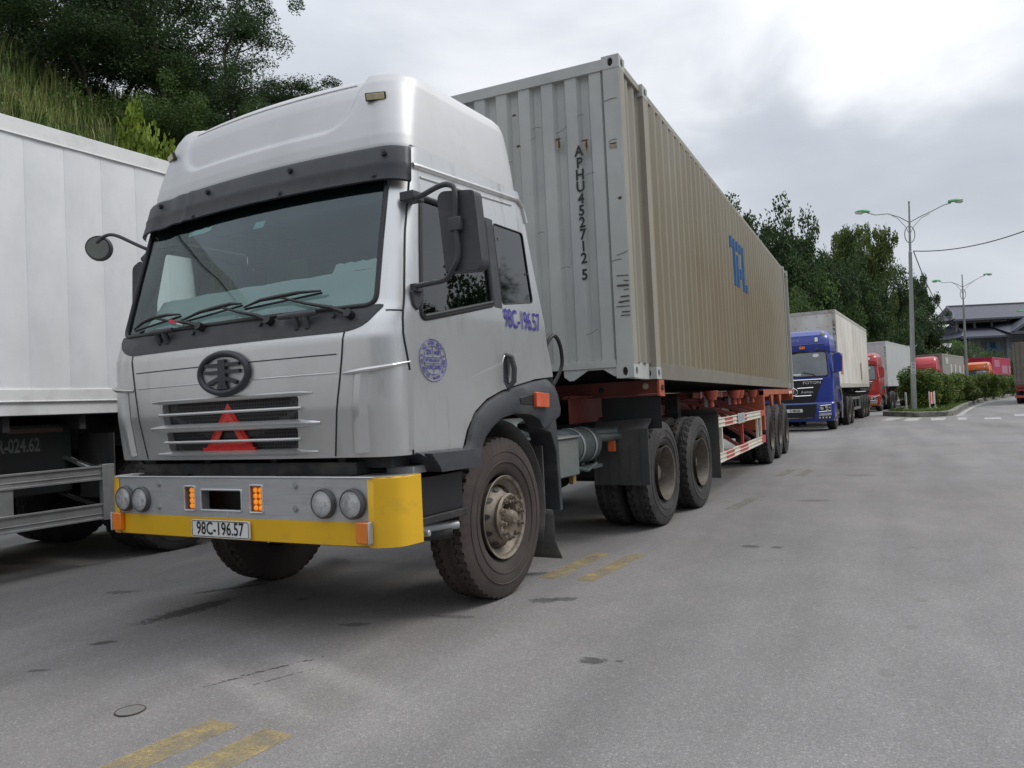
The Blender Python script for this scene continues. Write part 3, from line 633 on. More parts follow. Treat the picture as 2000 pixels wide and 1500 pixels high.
# wheel arch cover with step
for s_ in (1, -1):
    fd = MB(); prof = arch_out + [(.784, 1.45), (.85, 1.238), (.552, 1.13)] + arch_in[::-1] + [(-.862, 1.0), (-.952, 1.043), (-1.026, 1.077)]
    # outer sheet, swelling outwards towards the lip
    import itertools
    oa = [(-1.026, 1.077)] + arch_out + [(.784, 1.45)]; ia = [(-.86, .97)] + arch_in[1:] + [(.85, 1.238)]
    def resamp(pl, n_):
        L = [0]
        for a, b in zip(pl, pl[1:]): L.append(L[-1] + math.dist(a, b))
        o = []
        for i in range(n_): x = L[-1] * i / (n_ - 1); o.append((itp(list(zip(L, [p[0] for p in pl])), x), itp(list(zip(L, [p[1] for p in pl])), x)))
        return o
    A = [(-1.0, 1.08), (-.55, 1.075)] + arch_out + [(.784, 1.47)]; Bm = [(-.86, 1.01), (-.44, .985)] + arch_in[2:10] + [(.60, 1.19), (.85, 1.238)]
    A = resamp(A, 40); Bm = resamp([(-.86, .985), (-.40, .96)] + arch_in[2:10] + [(.552, 1.14), (.84, 1.225)], 40)
    vs = []
    for a, b in zip(A, Bm):
        for t, x in ((0, 1.250), (.08, 1.278), (.35, 1.295), (.8, 1.30), (1, 1.285), (1.0, 1.15)): vs.append((s_ * x, a[0] + (b[0] - a[0]) * t, a[1] + (b[1] - a[1]) * t))
    fd.add(vs, [((6 * i + j), (6 * i + 6 + j), (6 * i + 7 + j), (6 * i + 1 + j))[::s_] for i in range(39) for j in range(5)])
    fd.prism([(-.95, 1.07), (-.40, 1.06), (-.42, .95), (-.85, .955), (-.87, .99)], 'x', s_ * 1.10, s_ * 1.33)
    fo = fd.build('wheel_arch', plastic, TR, 40, bevel=0)
    ind = MB(); ind.prism([(.19, 1.375), (.395, 1.40), (.385, 1.315), (.19, 1.33)], 'x', s_ * 1.29, s_ * 1.303, 1); ind.prism(rounded([(.40, 1.412), (.60, 1.40), (.59, 1.295), (.385, 1.305)], .01, 2), 'x', s_ * 1.29, s_ * 1.325, 0); ind.build('side_indicator', [orangelens, black], fo, bevel=.004)
    # inner liner and mud flap behind the front wheel
    fl = MB(); n = 16; vs = []
    for i in range(n + 1):
        a = R(-25 + 170 * i / n); vs += [(s_ * .80, .09 + .66 * math.cos(a), .56 + .66 * math.sin(a)), (s_ * 1.16, .09 + .66 * math.cos(a), .56 + .66 * math.sin(a))]
    fl.add(vs, [(2 * i, 2 * i + 1, 2 * i + 3, 2 * i + 2) for i in range(n)]); fl.bx(s_ * .80, s_ * 1.16, .75, .765, .48, 1.0)
    fo2 = fl.build('wheel_liner', mudrubber, TR, 40); sd_ = fo2.modifiers.new('thickness', 'SOLIDIFY'); sd_.thickness = .008
    ed = MB(); ed.prism([(.62, 1.18), (.86, 1.24), (.90, 1.22), (.93, 1.0), (.95, .48), (.90, .48), (.88, .95), (.80, 1.1), (.62, 1.14)], 'x', s_ * 1.02, s_ * 1.22); ed.build('rear_arch_edge', plastic, TR, 40, bevel=.008)
    mf = MB(); n = 8; vs = []
    for i in range(n + 1): z = .52 - .40 * i / n; vs += [(s_ * .82, .80 + .03 * math.sin(i * .4), z + .03), (s_ * 1.0, .81 + .05 * (i / n) ** 2, z), (s_ * 1.19, .82 + .12 * (i / n) ** 2 + .015 * math.sin(i), z - .02)]
    mf.add(vs, [(3 * i + j, 3 * i + j + 1, 3 * i + j + 4, 3 * i + j + 3) for i in range(n) for j in range(2)]); mfo = mf.build('mud_flap', mudrubber, TR, 60); mfo.modifiers.new('thickness', 'SOLIDIFY').thickness = .008
# bumper
def bplan(): return [(-1.285, -1.02), (-1.27, -1.14), (-1.225, -1.205), (-1.16, -1.24), (-1.10, -1.25), (-.42, -1.262), (0, -1.268), (.42, -1.262), (1.10, -1.25), (1.16, -1.24), (1.225, -1.205), (1.27, -1.14), (1.285, -1.0)]
def by(u): return itp([(p[0], p[1]) for p in bplan()], u)
bm = MB()
# flat face with real openings: vertical strips between openings
holes = [(-.245, .125, .755, .885), (-.405, -.30, .750, .905), (.195, .305, .750, .915)]
us = sorted(set([-1.13, -.9, -.6, 0, .5, .8, 1.14] + [h for a in holes for h in a[:2]]))
def faceq(u0, u1, z0, z1, mt): bm.add([(u0, by(u0), z0), (u1, by(u1), z0), (u1, by(u1), z1), (u0, by(u0), z1)], [(0, 1, 2, 3)], mt)
for u0, u1 in zip(us, us[1:]):
    hh = [h for h in holes if h[0] <= u0 + 1e-6 and h[1] >= u1 - 1e-6]
    faceq(u0, u1, .58, .712, 1)
    if hh: faceq(u0, u1, .712, hh[0][2], 0); faceq(u0, u1, hh[0][3], .962, 0)
    else: faceq(u0, u1, .712, .962, 0)
for h in holes:
    P0 = rounded([(h[0], h[2]), (h[1], h[2]), (h[1], h[3]), (h[0], h[3])], .012, 3)
    bm.tube([(a, by(a) - .002, b) for a, b in P0], .007, 6, 0, True)
    n = len(P0); bm.add([(a, by(a), b) for a, b in P0] + [(a, by(a) + .06, b) for a, b in P0], [(i, (i + 1) % n, n + (i + 1) % n, n + i) for i in range(n)], 3)
pts = bplan()
for sgn in (1, -1):
    e5 = smooth_path([(p[0], p[1], 0) for p in (pts[8:] if sgn > 0 else pts[:5])], 5); n = len(e5); bm.add([(p.x, p.y, .575) for p in e5] + [(p.x, p.y, .585) for p in e5] + [(p.x, p.y, .955) for p in e5] + [(p.x * .995, p.y + .006, .963) for p in e5], [(r5 * n + i, r5 * n + i + 1, (r5 + 1) * n + i + 1, (r5 + 1) * n + i) for r5 in range(3) for i in range(n - 1)], 1)
bm.v = bm.v  # the ends are yellow over their full height
n = len(pts); topv = [(p[0], p[1], .962) for p in pts] + [(p[0] * .97, -.98, .962) for p in pts]
bm.add(topv, [(i, i + 1, n + i + 1, n + i) for i in range(n - 1)], 0); bm.add([(x, y, .577) for x, y, z in topv], [(i, n + i, n + i + 1, i + 1) for i in range(n - 1)], 1)
bm.bx(-1.2, 1.2, -1.12, -1.08, .60, .95, 2)
for u, z in ((-.665, .915), (-.67, .765), (.57, .915), (.565, .78)): bm.cyl((u, by(u), z), (u, by(u) - .014, z), .015, 6, 3); bm.cyl((u, by(u), z), (u, by(u) - .004, z), .022, 12, 3)
bm.tube([(-1.13, -1.25, .962), (0, -1.27, .964), (1.14, -1.25, .962)], .006, 6, 0)
bm.tube([(0.0, -1.27, .72), (0.0, -1.27, .755)], .004, 6, 0)
for u0, u1 in ((-.95, -.45), (.35, .95)): bm.bx(u0, u1, -1.2, -1.03, .963, .972, 2)
bmo = bm.build('bumper', [bump_grey, yellow, black, steel], TR, 40)
for i, (u, z) in enumerate([(-1.02, .815), (-.84, .812), (.789, .815), (1.0, .816)]):
    y = by(u); h_ = MB(); r_ = .077
    h_.lathe([(0, r_ + .010), (-.028, r_ + .008), (-.036, r_ + .002), (-.032, r_ - .004), (0, r_ - .006)], 36, 0, Matrix.Translation((u, y + .003, z)), 'y')
    ho = h_.build('headlight', [M('lamp_bezel', (.09, .09, .09), .5, .3)], bmo, 40)
    rf = MB(); rf.lathe([(.0, r_ - .005), (.010, r_ * .8), (.020, r_ * .5), (.024, .02), (.024, 0)], 36, 0, Matrix.Translation((u, y - .030, z)), 'y'); rf.cyl((u, y - .003, z), (u, y - .026, z), .015, 12); rf.disc((u, y - .027, z), .02, (0, -1, 0), 14)
    rf.build('lamp_reflector', reflector, ho, 20)
    ln = MB(); ln.lathe([(-.004, r_ - .003), (-.016, r_ * .6), (-.02, 0)], 36, 0, Matrix.Translation((u, y - .028, z)), 'y'); ln.build('lamp_lens', clear_lens, ho, 40)
for u0, u1, z0, z1 in ((-.368, -.308, .757, .898), (.205, .30, .757, .905)):
    l_ = MB(); yy = by(u0) + .012; l_.bx(u0, u1, yy, yy + .05, z0, z1)
    lo = l_.build('led_fog_lamp', M('amber_lamp_base', (.35, .06, .01), .3, emit=(1, .25, .02, .08)), bmo)
    ld = MB(); 
    for cx in (.28, .72):
        for k_ in range(4): ld.lathe([(0, .017), (-.008, .013), (-.011, 0)], 10, 0, Matrix.Translation((u0 + (u1 - u0) * cx, yy, z0 + .02 + k_ * (z1 - z0 - .04) / 3)), 'y')
    ld.build('led_bulb', M('amber_led', (.9, .28, .02), .25, emit=(1, .35, .03, .35)), lo, 40)
for s_, u in ((1, 1.075), (-1, -1.095)):
    c_ = MB(); c_.bx(u - .045, u + .045, by(u) - .035, by(u), .60, .718); c_.bx(u + (.045 if s_ > 0 else -.058), u + (.058 if s_ > 0 else -.045), by(u) - .04, by(u), .597, .722, 1)
    c_.build('corner_indicator', [amber if s_ < 0 else M('corner_amber', (.75, .22, .03), .25, coat=.4), steel], bmo, bevel=.008)
pm = MB(); uc = -.055; zc = .643; pm.prism(rounded([(uc - .26, zc - .055), (uc + .26, zc - .055), (uc + .26, zc + .055), (uc - .26, zc + .055)], .012, 3), 'y', -1.29, -1.279, 0)
T_ = frame((uc, -1.2925, zc), (1, 0, 0), (0, 0, 1)); text('98C-196.57', pm, .112, T_, .80, .0012, 1)
P0 = rounded([(uc - .253, zc - .048), (uc + .253, zc - .048), (uc + .253, zc + .048), (uc - .253, zc + .048)], .01, 3); pm.tube([(a, -1.291, b) for a, b in P0], .0022, 4, 1, True)
pm.build('licence_plate', [platewhite, ink], bmo, 0)
# lettering on the cab sides
st_ = MB(); T_ = Matrix.Translation((0, 0, 0))
def side_text(s, v, z, size, xs, bold=0.0, rotz=0.0, mb=st_):
    w_ = z; x = itp(UT, z); tilt = (itp(UT, z + .05) - itp(UT, z - .05)) / .1
    m_ = frame((x + .006, v, z), (0, 1, 0), (tilt, 0, 1)) @ Matrix.Rotation(rotz, 4, 'Z'); text(s, mb, size, m_, xs, bold)
side_text('98C-196.57', .36, 1.930, .19, .60, .0018)
cv, cz = -.80, 1.612
x0 = lambda z: itp(UT, z) + .006
def circ(r_, rw): st_.tube([(x0(cz + math.sin(a) * r_ * .92), cv + math.cos(a) * r_ , cz + math.sin(a) * r_ * .92) for a in [2 * math.pi * i / 48 for i in range(48)]], rw, 4, 0, True)
circ(.138, .0022); circ(.094, .002)
for s, dz, dy, sz in (('2N', .048, -.04, .048), ('9760', .045, .042, .034), ('ĐT: 0963 663 811', .0, .0, .026), ('31300', -.042, -.04, .034), ('23090', -.042, .04, .034)): side_text(s, cv + dy, cz + dz, sz, .78, .0008)
def ln_(a, b): st_.tube([(x0(cz + a[1]), cv + a[0], cz + a[1]), (x0(cz + b[1]), cv + b[0], cz + b[1])], .0018, 4)
ln_((-.09, .018), (.09, .018)); ln_((-.09, -.018), (.09, -.018)); ln_((0, .018), (0, .085)); ln_((0, -.018), (0, -.085))
def arc_text(s, r_, a0, a1, size, flip=False):
    k_ = len(s)
    for i, ch in enumerate(s):
        if ch == ' ': continue
        a = R(a0 + (a1 - a0) * i / (k_ - 1)); v = cv + math.cos(a) * r_; z = cz + math.sin(a) * r_ * .92
        side_text(ch, v, z, size, .9, .0008, a - math.pi / 2 + (math.pi if flip else 0))
arc_text('VŨ VĂN ĐỨC', .113, 140, 40, .034)
arc_text('Đ/C: ĐỒNG VIỆT - YÊN DŨNG - BẮC GIANG', .116, 180, 360, .021, True)
for a in (165, 15):
    aa = R(a); v = cv + math.cos(aa) * .116; z = cz + math.sin(aa) * .107; st_.add([(x0(z), v + math.cos(t) * (.011 if i % 2 else .0045), z + math.sin(t) * (.011 if i % 2 else .0045)) for i, t in enumerate([math.pi / 2 + math.pi + i * math.pi / 5 for i in range(10)])], [tuple(range(10))])
st_.build('door_lettering', purple, TR, 0)
# chassis behind and beneath the cab
ch = MB(); ch.bx(-.50, -.42, -1.05, 5.0, .78, 1.02); ch.bx(.42, .50, -1.05, 5.0, .78, 1.02)
for y in (-.9, 0, 1.0, 2.0, 3.3, 4.6, 4.9): ch.bx(-.45, .45, y, y + .1, .8, 1.0)
ch.bx(-.4, .4, -.8, .4, .75, 1.35); ch.cyl((-1.05, 0, .56), (1.05, 0, .56), .06); ch.cyl((-1.0, 3.2, .55), (1.0, 3.2, .55), .09); ch.cyl((-1.0, 4.52, .55), (1.0, 4.52, .55), .09)
for y in (3.2, 4.52): ch.lathe([(-.2, 0), (-.17, .14), (0, .22), (.17, .14), (.2, 0)], 20, 0, Matrix.Translation((0, y, .55)))
ch.bx(-.95, .95, -1.16, -1.05, .86, 1.04)                                            # front cross beam in the gap
for x in (-.9, -.35, .25, .8): ch.bx(x, x + .05, -1.14, -1.0, .9, 1.12)
ch.tube([(-.6, -1.1, .98), (-.3, -1.14, .99), (-.1, -1.1, 1.03), (.2, -1.13, .98)], .015, 6); ch.tube([(.1, -1.05, 1.05), (.5, -1.12, .98), (.7, -1.08, 1.06)], .012, 6)
ch.bx(-.42, .42, 2.6, 4.9, 1.02, 1.10); ch.lathe([(0, 0), (.0, .5), (.06, .52), (.08, .5), (.08, 0)], 40, 0, Matrix.Translation((0, 3.75, 1.12)), 'z')
for s_ in (1, -1):
    ch.bx(s_ * .5, s_ * 1.16, -.62, -.60, .95, 1.0); ch.tube([(s_ * .47, -.2, .75), (s_ * .7, -.1, .66), (s_ * .95, 0, .6)], .03, 6)
    for yy in (2.6, 3.86, 5.0): ch.bx(s_ * .5, s_ * .9, yy - .03, yy + .03, 1.0, 1.06)
ch.build('chassis', darkmetal, TR, 40)
bx_ = MB(); bx_.bx(.95, 1.235, -.97, -.50, .70, .93); bx_.bx(.92, 1.26, -.98, -.49, .655, .70, 1); bx_.cyl((1.05, -.95, .62), (1.22, -.55, .60), .028, 12, 2); bx_.cyl((1.0, -.99, .61), (1.28, -.93, .61), .02, 10, 2); bx_.cyl((.9, -1.0, .57), (1.2, -.6, .56), .04, 12, 1)
bx_.bx(.8, 1.15, -1.08, -.92, 1.0, 1.07, 1); bx_.bx(1.02, 1.22, -.98, -.75, .955, 1.0, 2)
bx_.build('entry_step', [black, darkmetal, steel], TR, 40, bevel=.006)
b2 = MB(); b2.bx(-1.235, -.95, -.97, -.50, .66, .93); b2.build('entry_step', [black], TR, 40, bevel=.006)
# battery box and air tanks on the road side
bb = MB(); bb.bx(.70, 1.10, 1.12, 1.56, .70, 1.02); bb.bx(.68, 1.12, 1.10, 1.58, 1.02, 1.04); bb.build('battery_box', M('green_grey_box', (.13, .155, .15), .55, .1, var=.15, dirt=((.24, .22, .19), .45, .8, 3, (1, 1, 1), .7)), TR, 40, bevel=.012)
tk = M('air_tank_paint', (.06, .085, .085), .5, .1, dirt=((.2, .18, .15), .45, .8, 3, (1, 1, 1), .6))
t1 = MB(); t1.lathe([(1.64, 0), (1.64, .1), (1.67, .15), (1.71, .165), (2.25, .165), (2.29, .15), (2.31, .1), (2.31, 0)], 32, 0, Matrix.Translation((.86, 0, .92)), 'y')
for y in (1.85, 2.12): t1.lathe([(y - .02, .17), (y - .02, .172), (y + .02, .172), (y + .02, .17)], 32, 1, Matrix.Translation((.86, 0, .92)), 'y'); t1.bx(.82, .88, y - .03, y + .03, .70, .78, 1)
t1.build('air_tank', [tk, steel], TR, 40)
t2 = MB(); t2.lathe([(1.1, 0), (1.1, .1), (1.14, .13), (1.6, .13), (1.63, .1), (1.63, 0)], 28, 0, Matrix.Translation((.62, 0, 1.08)), 'y'); t2.cyl((.8, 2.3, 1.0), (1.02, 2.66, 1.0), .07, 20); t2.cyl((.9, 2.32, .97), (1.05, 2.62, .97), .045, 16); t2.tube([(1.0, 1.62, .76), (1.02, 1.9, .7), (.98, 2.2, .74)], .016, 6); t2.bx(.6, 1.0, 1.56, 2.3, .70, .73)
t2.bx(.98, 1.05, 2.5, 2.53, .83, .93, 1); t2.bx(1.02, 1.06, 1.50, 1.56, .62, .70, 2)
t2.build('air_reservoir', [tk, M('orange_red_tag', (.6, .12, .04), .5), M('brass_valve', (.35, .25, .1), .5, .5)], TR, 40)
# rear mudguards, black rubber screen above
for s_ in (1, -1):
    mg_ = MB(); mg_.bx(s_ * .78, s_ * 1.36, 2.60, 2.615, .49, 1.04); mg_.add([(s_ * .78, 2.6, 1.04), (s_ * 1.36, 2.6, 1.04), (s_ * 1.36, 2.8, 1.16), (s_ * .78, 2.8, 1.16)], [(0, 1, 2, 3)])
    for k_ in range(5): mg_.bx(s_ * (.84 + k_ * .11), s_ * (.846 + k_ * .11), 2.594, 2.6, .49, 1.03)
    mg_.build('front_mudguard', mudrubber, TR, 40)
    mg_ = MB(); mg_.bx(s_ * .8, s_ * 1.34, 5.3, 5.315, .28, 1.1); mg_.add([(s_ * .8, 5.1, 1.17), (s_ * 1.34, 5.1, 1.17), (s_ * 1.34, 5.3, 1.1), (s_ * .8, 5.3, 1.1)], [(0, 1, 2, 3)]); mg_.build('rear_mudguard', mudrubber, TR, 40)
# suzi hoses behind the cab and exhaust grab rail
hz = MB(); hz.tube(smooth_path([(1.20, .66, 1.62), (1.26, .80, 1.84), (1.27, .92, 1.80), (1.26, .97, 1.62), (1.22, .86, 1.45)]), .016, 8); hz.tube([(.2, .7, 1.9), (.25, 1.4, 1.2), (.2, 2.2, 1.3), (.1, 3.0, 1.25)], .02, 6); hz.tube([(.0, .7, 1.9), (.1, 1.3, 1.1), (.3, 2.2, 1.2), (.2, 3.0, 1.25)], .02, 6, 0); hz.build('hose', black, TR)
wheel(TR, (1.05, .09, .552), 'front', 1, .555, rubber_brown); wheel(TR, (-1.02, .05, .552), 'front', -1, .555)
for y in (3.3, 4.65):
    for s_ in (1, -1): wheel(TR, (s_ * 1.15 - (.1 if s_ < 0 else 0), y, .545), 'rear', s_, .545)
# warning triangle standing behind the grille bars
wt = MB(); red_r = M('red_reflector', (.72, .03, .03), .28, var=.15, vs=30, coat=.5)
o3 = [(-.015, 1.425), (.20, 1.138), (-.23, 1.135)]; 
def tri_ring(k0, k1, y, mt):
    c_ = (-.015, 1.235); A_ = [(c_[0] + (p[0] - c_[0]) * k0, c_[1] + (p[1] - c_[1]) * k0) for p in o3]; B_ = [(c_[0] + (p[0] - c_[0]) * k1, c_[1] + (p[1] - c_[1]) * k1) for p in o3]
    yy = lambda u: itp([(-.3, y), (.3, y)], u)
    vs = [(a, y, b) for a, b in A_] + [(a, y, b) for a, b in B_] + [(a, y + .012, b) for a, b in A_] + [(a, y + .012, b) for a, b in B_]
    wt.add(vs, [(i, (i + 1) % 3, 3 + (i + 1) % 3, 3 + i) for i in range(3)] + [(i, (i + 1) % 3, 6 + (i + 1) % 3, 6 + i) for i in range(3)], mt)
tri_ring(1.0, .42, -1.228, 0); tri_ring(.75, .42, -1.232, 1); wt.bx(-.25, .22, -1.235, -1.222, 1.118, 1.145, 0)
wto = wt.build('warning_triangle', [red_r, M('red_fluorescent', (.8, .08, .05), .4, var=.05)], None, 0)
wto.matrix_world = Matrix.Translation(TR.location) @ Matrix.Rotation(-.07, 4, 'Z')
tag(wto, 'red warning triangle tucked behind the silver grille bars', 'warning triangle')
# ================================================================== shipping containers
cont_grey = M('weathered_container_paint', (.43, .44, .42), .6, 0, var=.10, vs=1.3, dirt=((.30, .31, .32), .5, .8, 2.5, (1, 1, .35), .6), dirt2=((.13, .06, .03), .70, .76, 5, (1, 1, .45), .8), bump=.12, bs=2.2)
def stained_side():
    m = M('brown_stained_container_side', (.275, .26, .21), .62, 0, var=.08, vs=1.2, dirt2=((.10, .05, .03), .735, .76, 9, (1, 1, .3), .9), bump=.1, bs=2)
    t = m.node_tree; n = t.nodes; l = t.links; b = n['Principled BSDF']; src = b.inputs['Base Color'].links[0].from_socket
    tc = n.new('ShaderNodeTexCoord'); mp = n.new('ShaderNodeMapping'); mp.inputs['Scale'].default_value = (1, 2.4, .10); l.new(tc.outputs['Object'], mp.inputs[0])
    nz = n.new('ShaderNodeTexNoise'); nz.inputs['Scale'].default_value = 1.9; nz.inputs['Detail'].default_value = 8; nz.inputs['Roughness'].default_value = .6; l.new(mp.outputs[0], nz.inputs['Vector'])
    sp = n.new('ShaderNodeSeparateXYZ'); l.new(tc.outputs['Object'], sp.inputs[0])
    ry = n.new('ShaderNodeValToRGB'); dv = n.new('ShaderNodeMath'); dv.operation = 'DIVIDE'; dv.inputs[1].default_value = 14; l.new(sp.outputs['Y'], dv.inputs[0]); l.new(dv.outputs[0], ry.inputs[0])
    e = ry.color_ramp.elements; e[0].position = .045; e[0].color = (.12,) * 3 + (1,); e[1].position = 1; e[1].color = (.35,) * 3 + (1,)
    for p_, c_ in ((.07, .62), (.13, .52), (.2, .75), (.5, .9), (.72, .75), (.85, .4)): k = e.new(p_); k.color = (c_,) * 3 + (1,)
    rz = n.new('ShaderNodeMapRange'); rz.inputs['From Min'].default_value = 2.75; rz.inputs['From Max'].default_value = 1.5; rz.inputs['To Min'].default_value = .45; l.new(sp.outputs['Z'], rz.inputs['Value'])
    mr = n.new('ShaderNodeMapRange'); mr.inputs['From Min'].default_value = .25; mr.inputs['From Max'].default_value = .6; mr.inputs['To Min'].default_value = .6; l.new(nz.outputs['Fac'], mr.inputs['Value'])
    a = n.new('ShaderNodeMath'); a.operation = 'MULTIPLY'; l.new(ry.outputs[0], a.inputs[0]); l.new(rz.outputs[0], a.inputs[1])
    a2 = n.new('ShaderNodeMath'); a2.operation = 'MULTIPLY'; l.new(a.outputs[0], a2.inputs[0]); l.new(mr.outputs[0], a2.inputs[1])
    mx = n.new('ShaderNodeMix'); mx.data_type = 'RGBA'; l.new(a2.outputs[0], mx.inputs[0]); l.new(src, mx.inputs[6]); mx.inputs[7].default_value = (.18, .135, .068, 1); l.new(mx.outputs[2], b.inputs['Base Color'])
    return m
cont_side = stained_side()
def holed_face(mb, c, ux, uy, w_, h_, rw, rh, mt=0, n=20, depth=.03):
    """rectangular face with an oval hole; c centre, ux/uy in-plane axes"""
    ux, uy, c = Vector(ux), Vector(uy), Vector(c); nz_ = ux.cross(uy); ov = []; rc = []
    for i in range(n):
        a = 2 * math.pi * i / n; ca, sa = math.cos(a), math.sin(a); ov.append(c + ux * ca * rw + uy * sa * rh)
        k = min((w_ / 2) / abs(ca) if abs(ca) > 1e-6 else 9, (h_ / 2) / abs(sa) if abs(sa) > 1e-6 else 9); rc.append(c + ux * ca * k + uy * sa * k)
    for sx in (-1, 1):
        for sy in (-1, 1):
            p = c + ux * sx * w_ / 2 + uy * sy * h_ / 2; j = min(range(n), key=lambda i: (rc[i] - p).length); rc[j] = p
    inn = [p - nz_ * depth for p in ov]
    mb.add(ov + rc + inn, [(i, (i + 1) % n, n + (i + 1) % n, n + i) for i in range(n)] + [(i, (i + 1) % n, 2 * n + (i + 1) % n, 2 * n + i) for i in range(n)], mt)
def casting(mb, x, y, z, sx, sy, mt=0):
    """corner casting 178 x 162 x 118 mm; x,y,z its outer lower corner; sx, sy point inwards"""
    cx, cy, cz = x + sx * .081, y + sy * .089, z + .059
    holed_face(mb, (x, cy, cz), (0, -sx, 0), (0, 0, 1), .178, .118, .038, .026 if 0 else .038, mt)
    holed_face(mb, (cx, y, cz), (sy, 0, 0), (0, 0, 1), .162, .118, .026, .04, mt)
    holed_face(mb, (cx, y + sy * .178, cz), (-sy, 0, 0), (0, 0, 1), .162, .118, .026, .04, mt)
    for zz in (z, z + .118): mb.add([(x, y, zz), (x + sx * .162, y, zz), (x + sx * .162, y + sy * .178, zz), (x, y + sy * .178, zz)], [(0, 1, 2, 3)], mt)
    mb.add([(x + sx * .162, y, z), (x + sx * .162, y + sy * .178, z), (x + sx * .162, y + sy * .178, z + .118), (x + sx * .162, y, z + .118)], [(0, 1, 2, 3)], mt)
def corr(mb, y0, y1, x, sx, z0, z1, depth=.036, pitch=.278, mt=0, jitter=0):
    """corrugated wall running along y at outer plane x (sx outward)"""
    n = max(1, round((y1 - y0) / pitch)); p = (y1 - y0) / n; pr = []
    for i in range(n):
        a = y0 + i * p
        pr += [(a, 0), (a + p * .26, 0), (a + p * .5, 1), (a + p * .76, 1)]
    pr.append((y1, 0)); vs = []
    nzr = 7
    for k in range(nzr):
        z = z0 + (z1 - z0) * k / (nzr - 1)
        for j, (yy, d) in enumerate(pr):
            jt = jitter * math.sin(j * 1.7 + k * 2.3) * (0 < k < nzr - 1); vs.append((x - sx * (d * depth + jt), yy, z))
    m_ = len(pr); mb.add(vs, [(k * m_ + j, k * m_ + j + 1, (k + 1) * m_ + j + 1, (k + 1) * m_ + j) for k in range(nzr - 1) for j in range(m_ - 1)], mt)
def corr_end(mb, x0, x1, y, z0, z1, depth=.045, pitch=.25, sgn=1, mt=0):
    n = round((x1 - x0) / pitch); p = (x1 - x0) / n; pr = []
    for i in range(n):
        a = x0 + i * p; pr += [(a, 1), (a + p * .30, 1), (a + p * .42, 0), (a + p * .88, 0)]
    pr.append((x1, 1)); vs = []
    for k in range(7):
        z = z0 + (z1 - z0) * k / 6
        for j, (xx, d) in enumerate(pr): vs.append((xx, y + sgn * (d * depth + .003 * math.sin(j * 2.1 + k * 1.7) * (0 < k < 6)), z))
    m_ = len(pr); mb.add(vs, [(k * m_ + j, k * m_ + j + 1, (k + 1) * m_ + j + 1, (k + 1) * m_ + j) for k in range(6) for j in range(m_ - 1)], mt)
CN = empty('shipping_container', (0, .0106, 1.52), (-.007, 0, 0))
tag(CN, 'weathered grey corrugated container on the trailer behind the silver truck, brown stained side', 'container')
H = 2.896; HW = 1.219; LN = 13.716
fr_ = MB()
for y in (0, LN):
    s = 1 if y == 0 else -1
    for sx in (1, -1):
        x = sx * HW
        for z in (0, H - .118): casting(fr_, x, y, z, -sx, s)
        fr_.bx(x - sx * .004, x - sx * .155, y + s * .004, y + s * .150, .118, H - .118); fr_.bx(x - sx * .001, x - sx * .0035, y + s * .012, y + s * .150, .118, H - .118, 3)
    fr_.bx(-HW + .16, HW - .16, y + s * .01, y + s * .075, H - .115, H - .015); fr_.bx(-HW + .16, HW - .16, y + s * .01, y + s * .08, .10, .165)
for y in (.762, LN - .762 - .178):
    for sx in (1, -1):
        x = sx * HW
        for z in (0, H - .118): casting(fr_, x, y, z, -sx, 1)
        fr_.bx(x - sx * .002, x - sx * .12, y + .015, y + .165, .118, H - .118, 3)
for sx in (1, -1):
    x = sx * HW
    fr_.bx(x - sx * .03, x - sx * .09, .178, LN - .178, H - .075, H - .012, 3)
    fr_.bx(x - sx * .010, x - sx * .06, .94, LN - .94, .0, .165, 2); fr_.bx(x - sx * .07, x - sx * .12, .178, .762, .0, .15)
    fr_.bx(x - sx * .07, x - sx * .12, LN - .762, LN - .178, .0, .15)
# gooseneck tunnel pocket plate under the front sill
fr_.prism([(.55, .10), (.55, .04), (.60, 0.0), (.64, -.0), (.78, .085), (.93, .085), (1.03, .02), (1.06, .02), (1.06, .10)], 'y', .02, .04); fr_.prism([(-1.06, .10), (-1.06, .02), (-.6, 0.0), (-.55, .04), (-.55, .1)], 'y', .02, .04)
fr_.bx(-HW + .1, HW - .1, .05, LN - .05, .12, .15, 1)
for i in range(34): fr_.bx(-HW + .1, HW - .1, 1.0 + i * .36, 1.05 + i * .36, .01, .12, 1)
fr_.build('frame', [cont_grey, darkmetal, M('dusty_side_rail', (.19, .17, .135), .65, 0, var=.12, vs=2, dirt=((.26, .24, .2), .5, .8, 2, (1, 1, 1), .6)), M('side_post_paint', (.30, .29, .245), .6, 0, var=.1, vs=2, dirt=((.25, .2, .12), .45, .75, 2, (1, 1, .2), .7))], CN, 30, bevel=.004)
fw_ = MB(); corr_end(fw_, -HW + .155, HW - .155, .022, .165, H - .115); fw_.build('front_wall', cont_grey, CN, 20)
sw_ = MB()
for sx in (1, -1):
    o_ = sw_ if sx > 0 else (_b := MB())
    corr(o_, .94, LN - .94, sx * (HW - .014), sx, .165, H - .075, jitter=.0025)
    corr(o_, .15, .777, sx * (HW - .05), sx, .15, H - .075, .03, .2); corr(o_, LN - .777, LN - .15, sx * (HW - .05), sx, .15, H - .075, .03, .2)
    o_.build('side_wall', cont_side, CN, 20)
rf_ = MB(); corr_pts = []; n = 60
for i in range(n + 1): y = .05 + (LN - .1) * i / n; d = .02 * (i % 2); corr_pts += [(-HW + .05, y, H - .03 - d), (HW - .05, y, H - .03 - d)]
rf_.add(corr_pts, [(2 * i, 2 * i + 1, 2 * i + 3, 2 * i + 2) for i in range(n)]); rf_.build('roof', cont_grey, CN, 0)
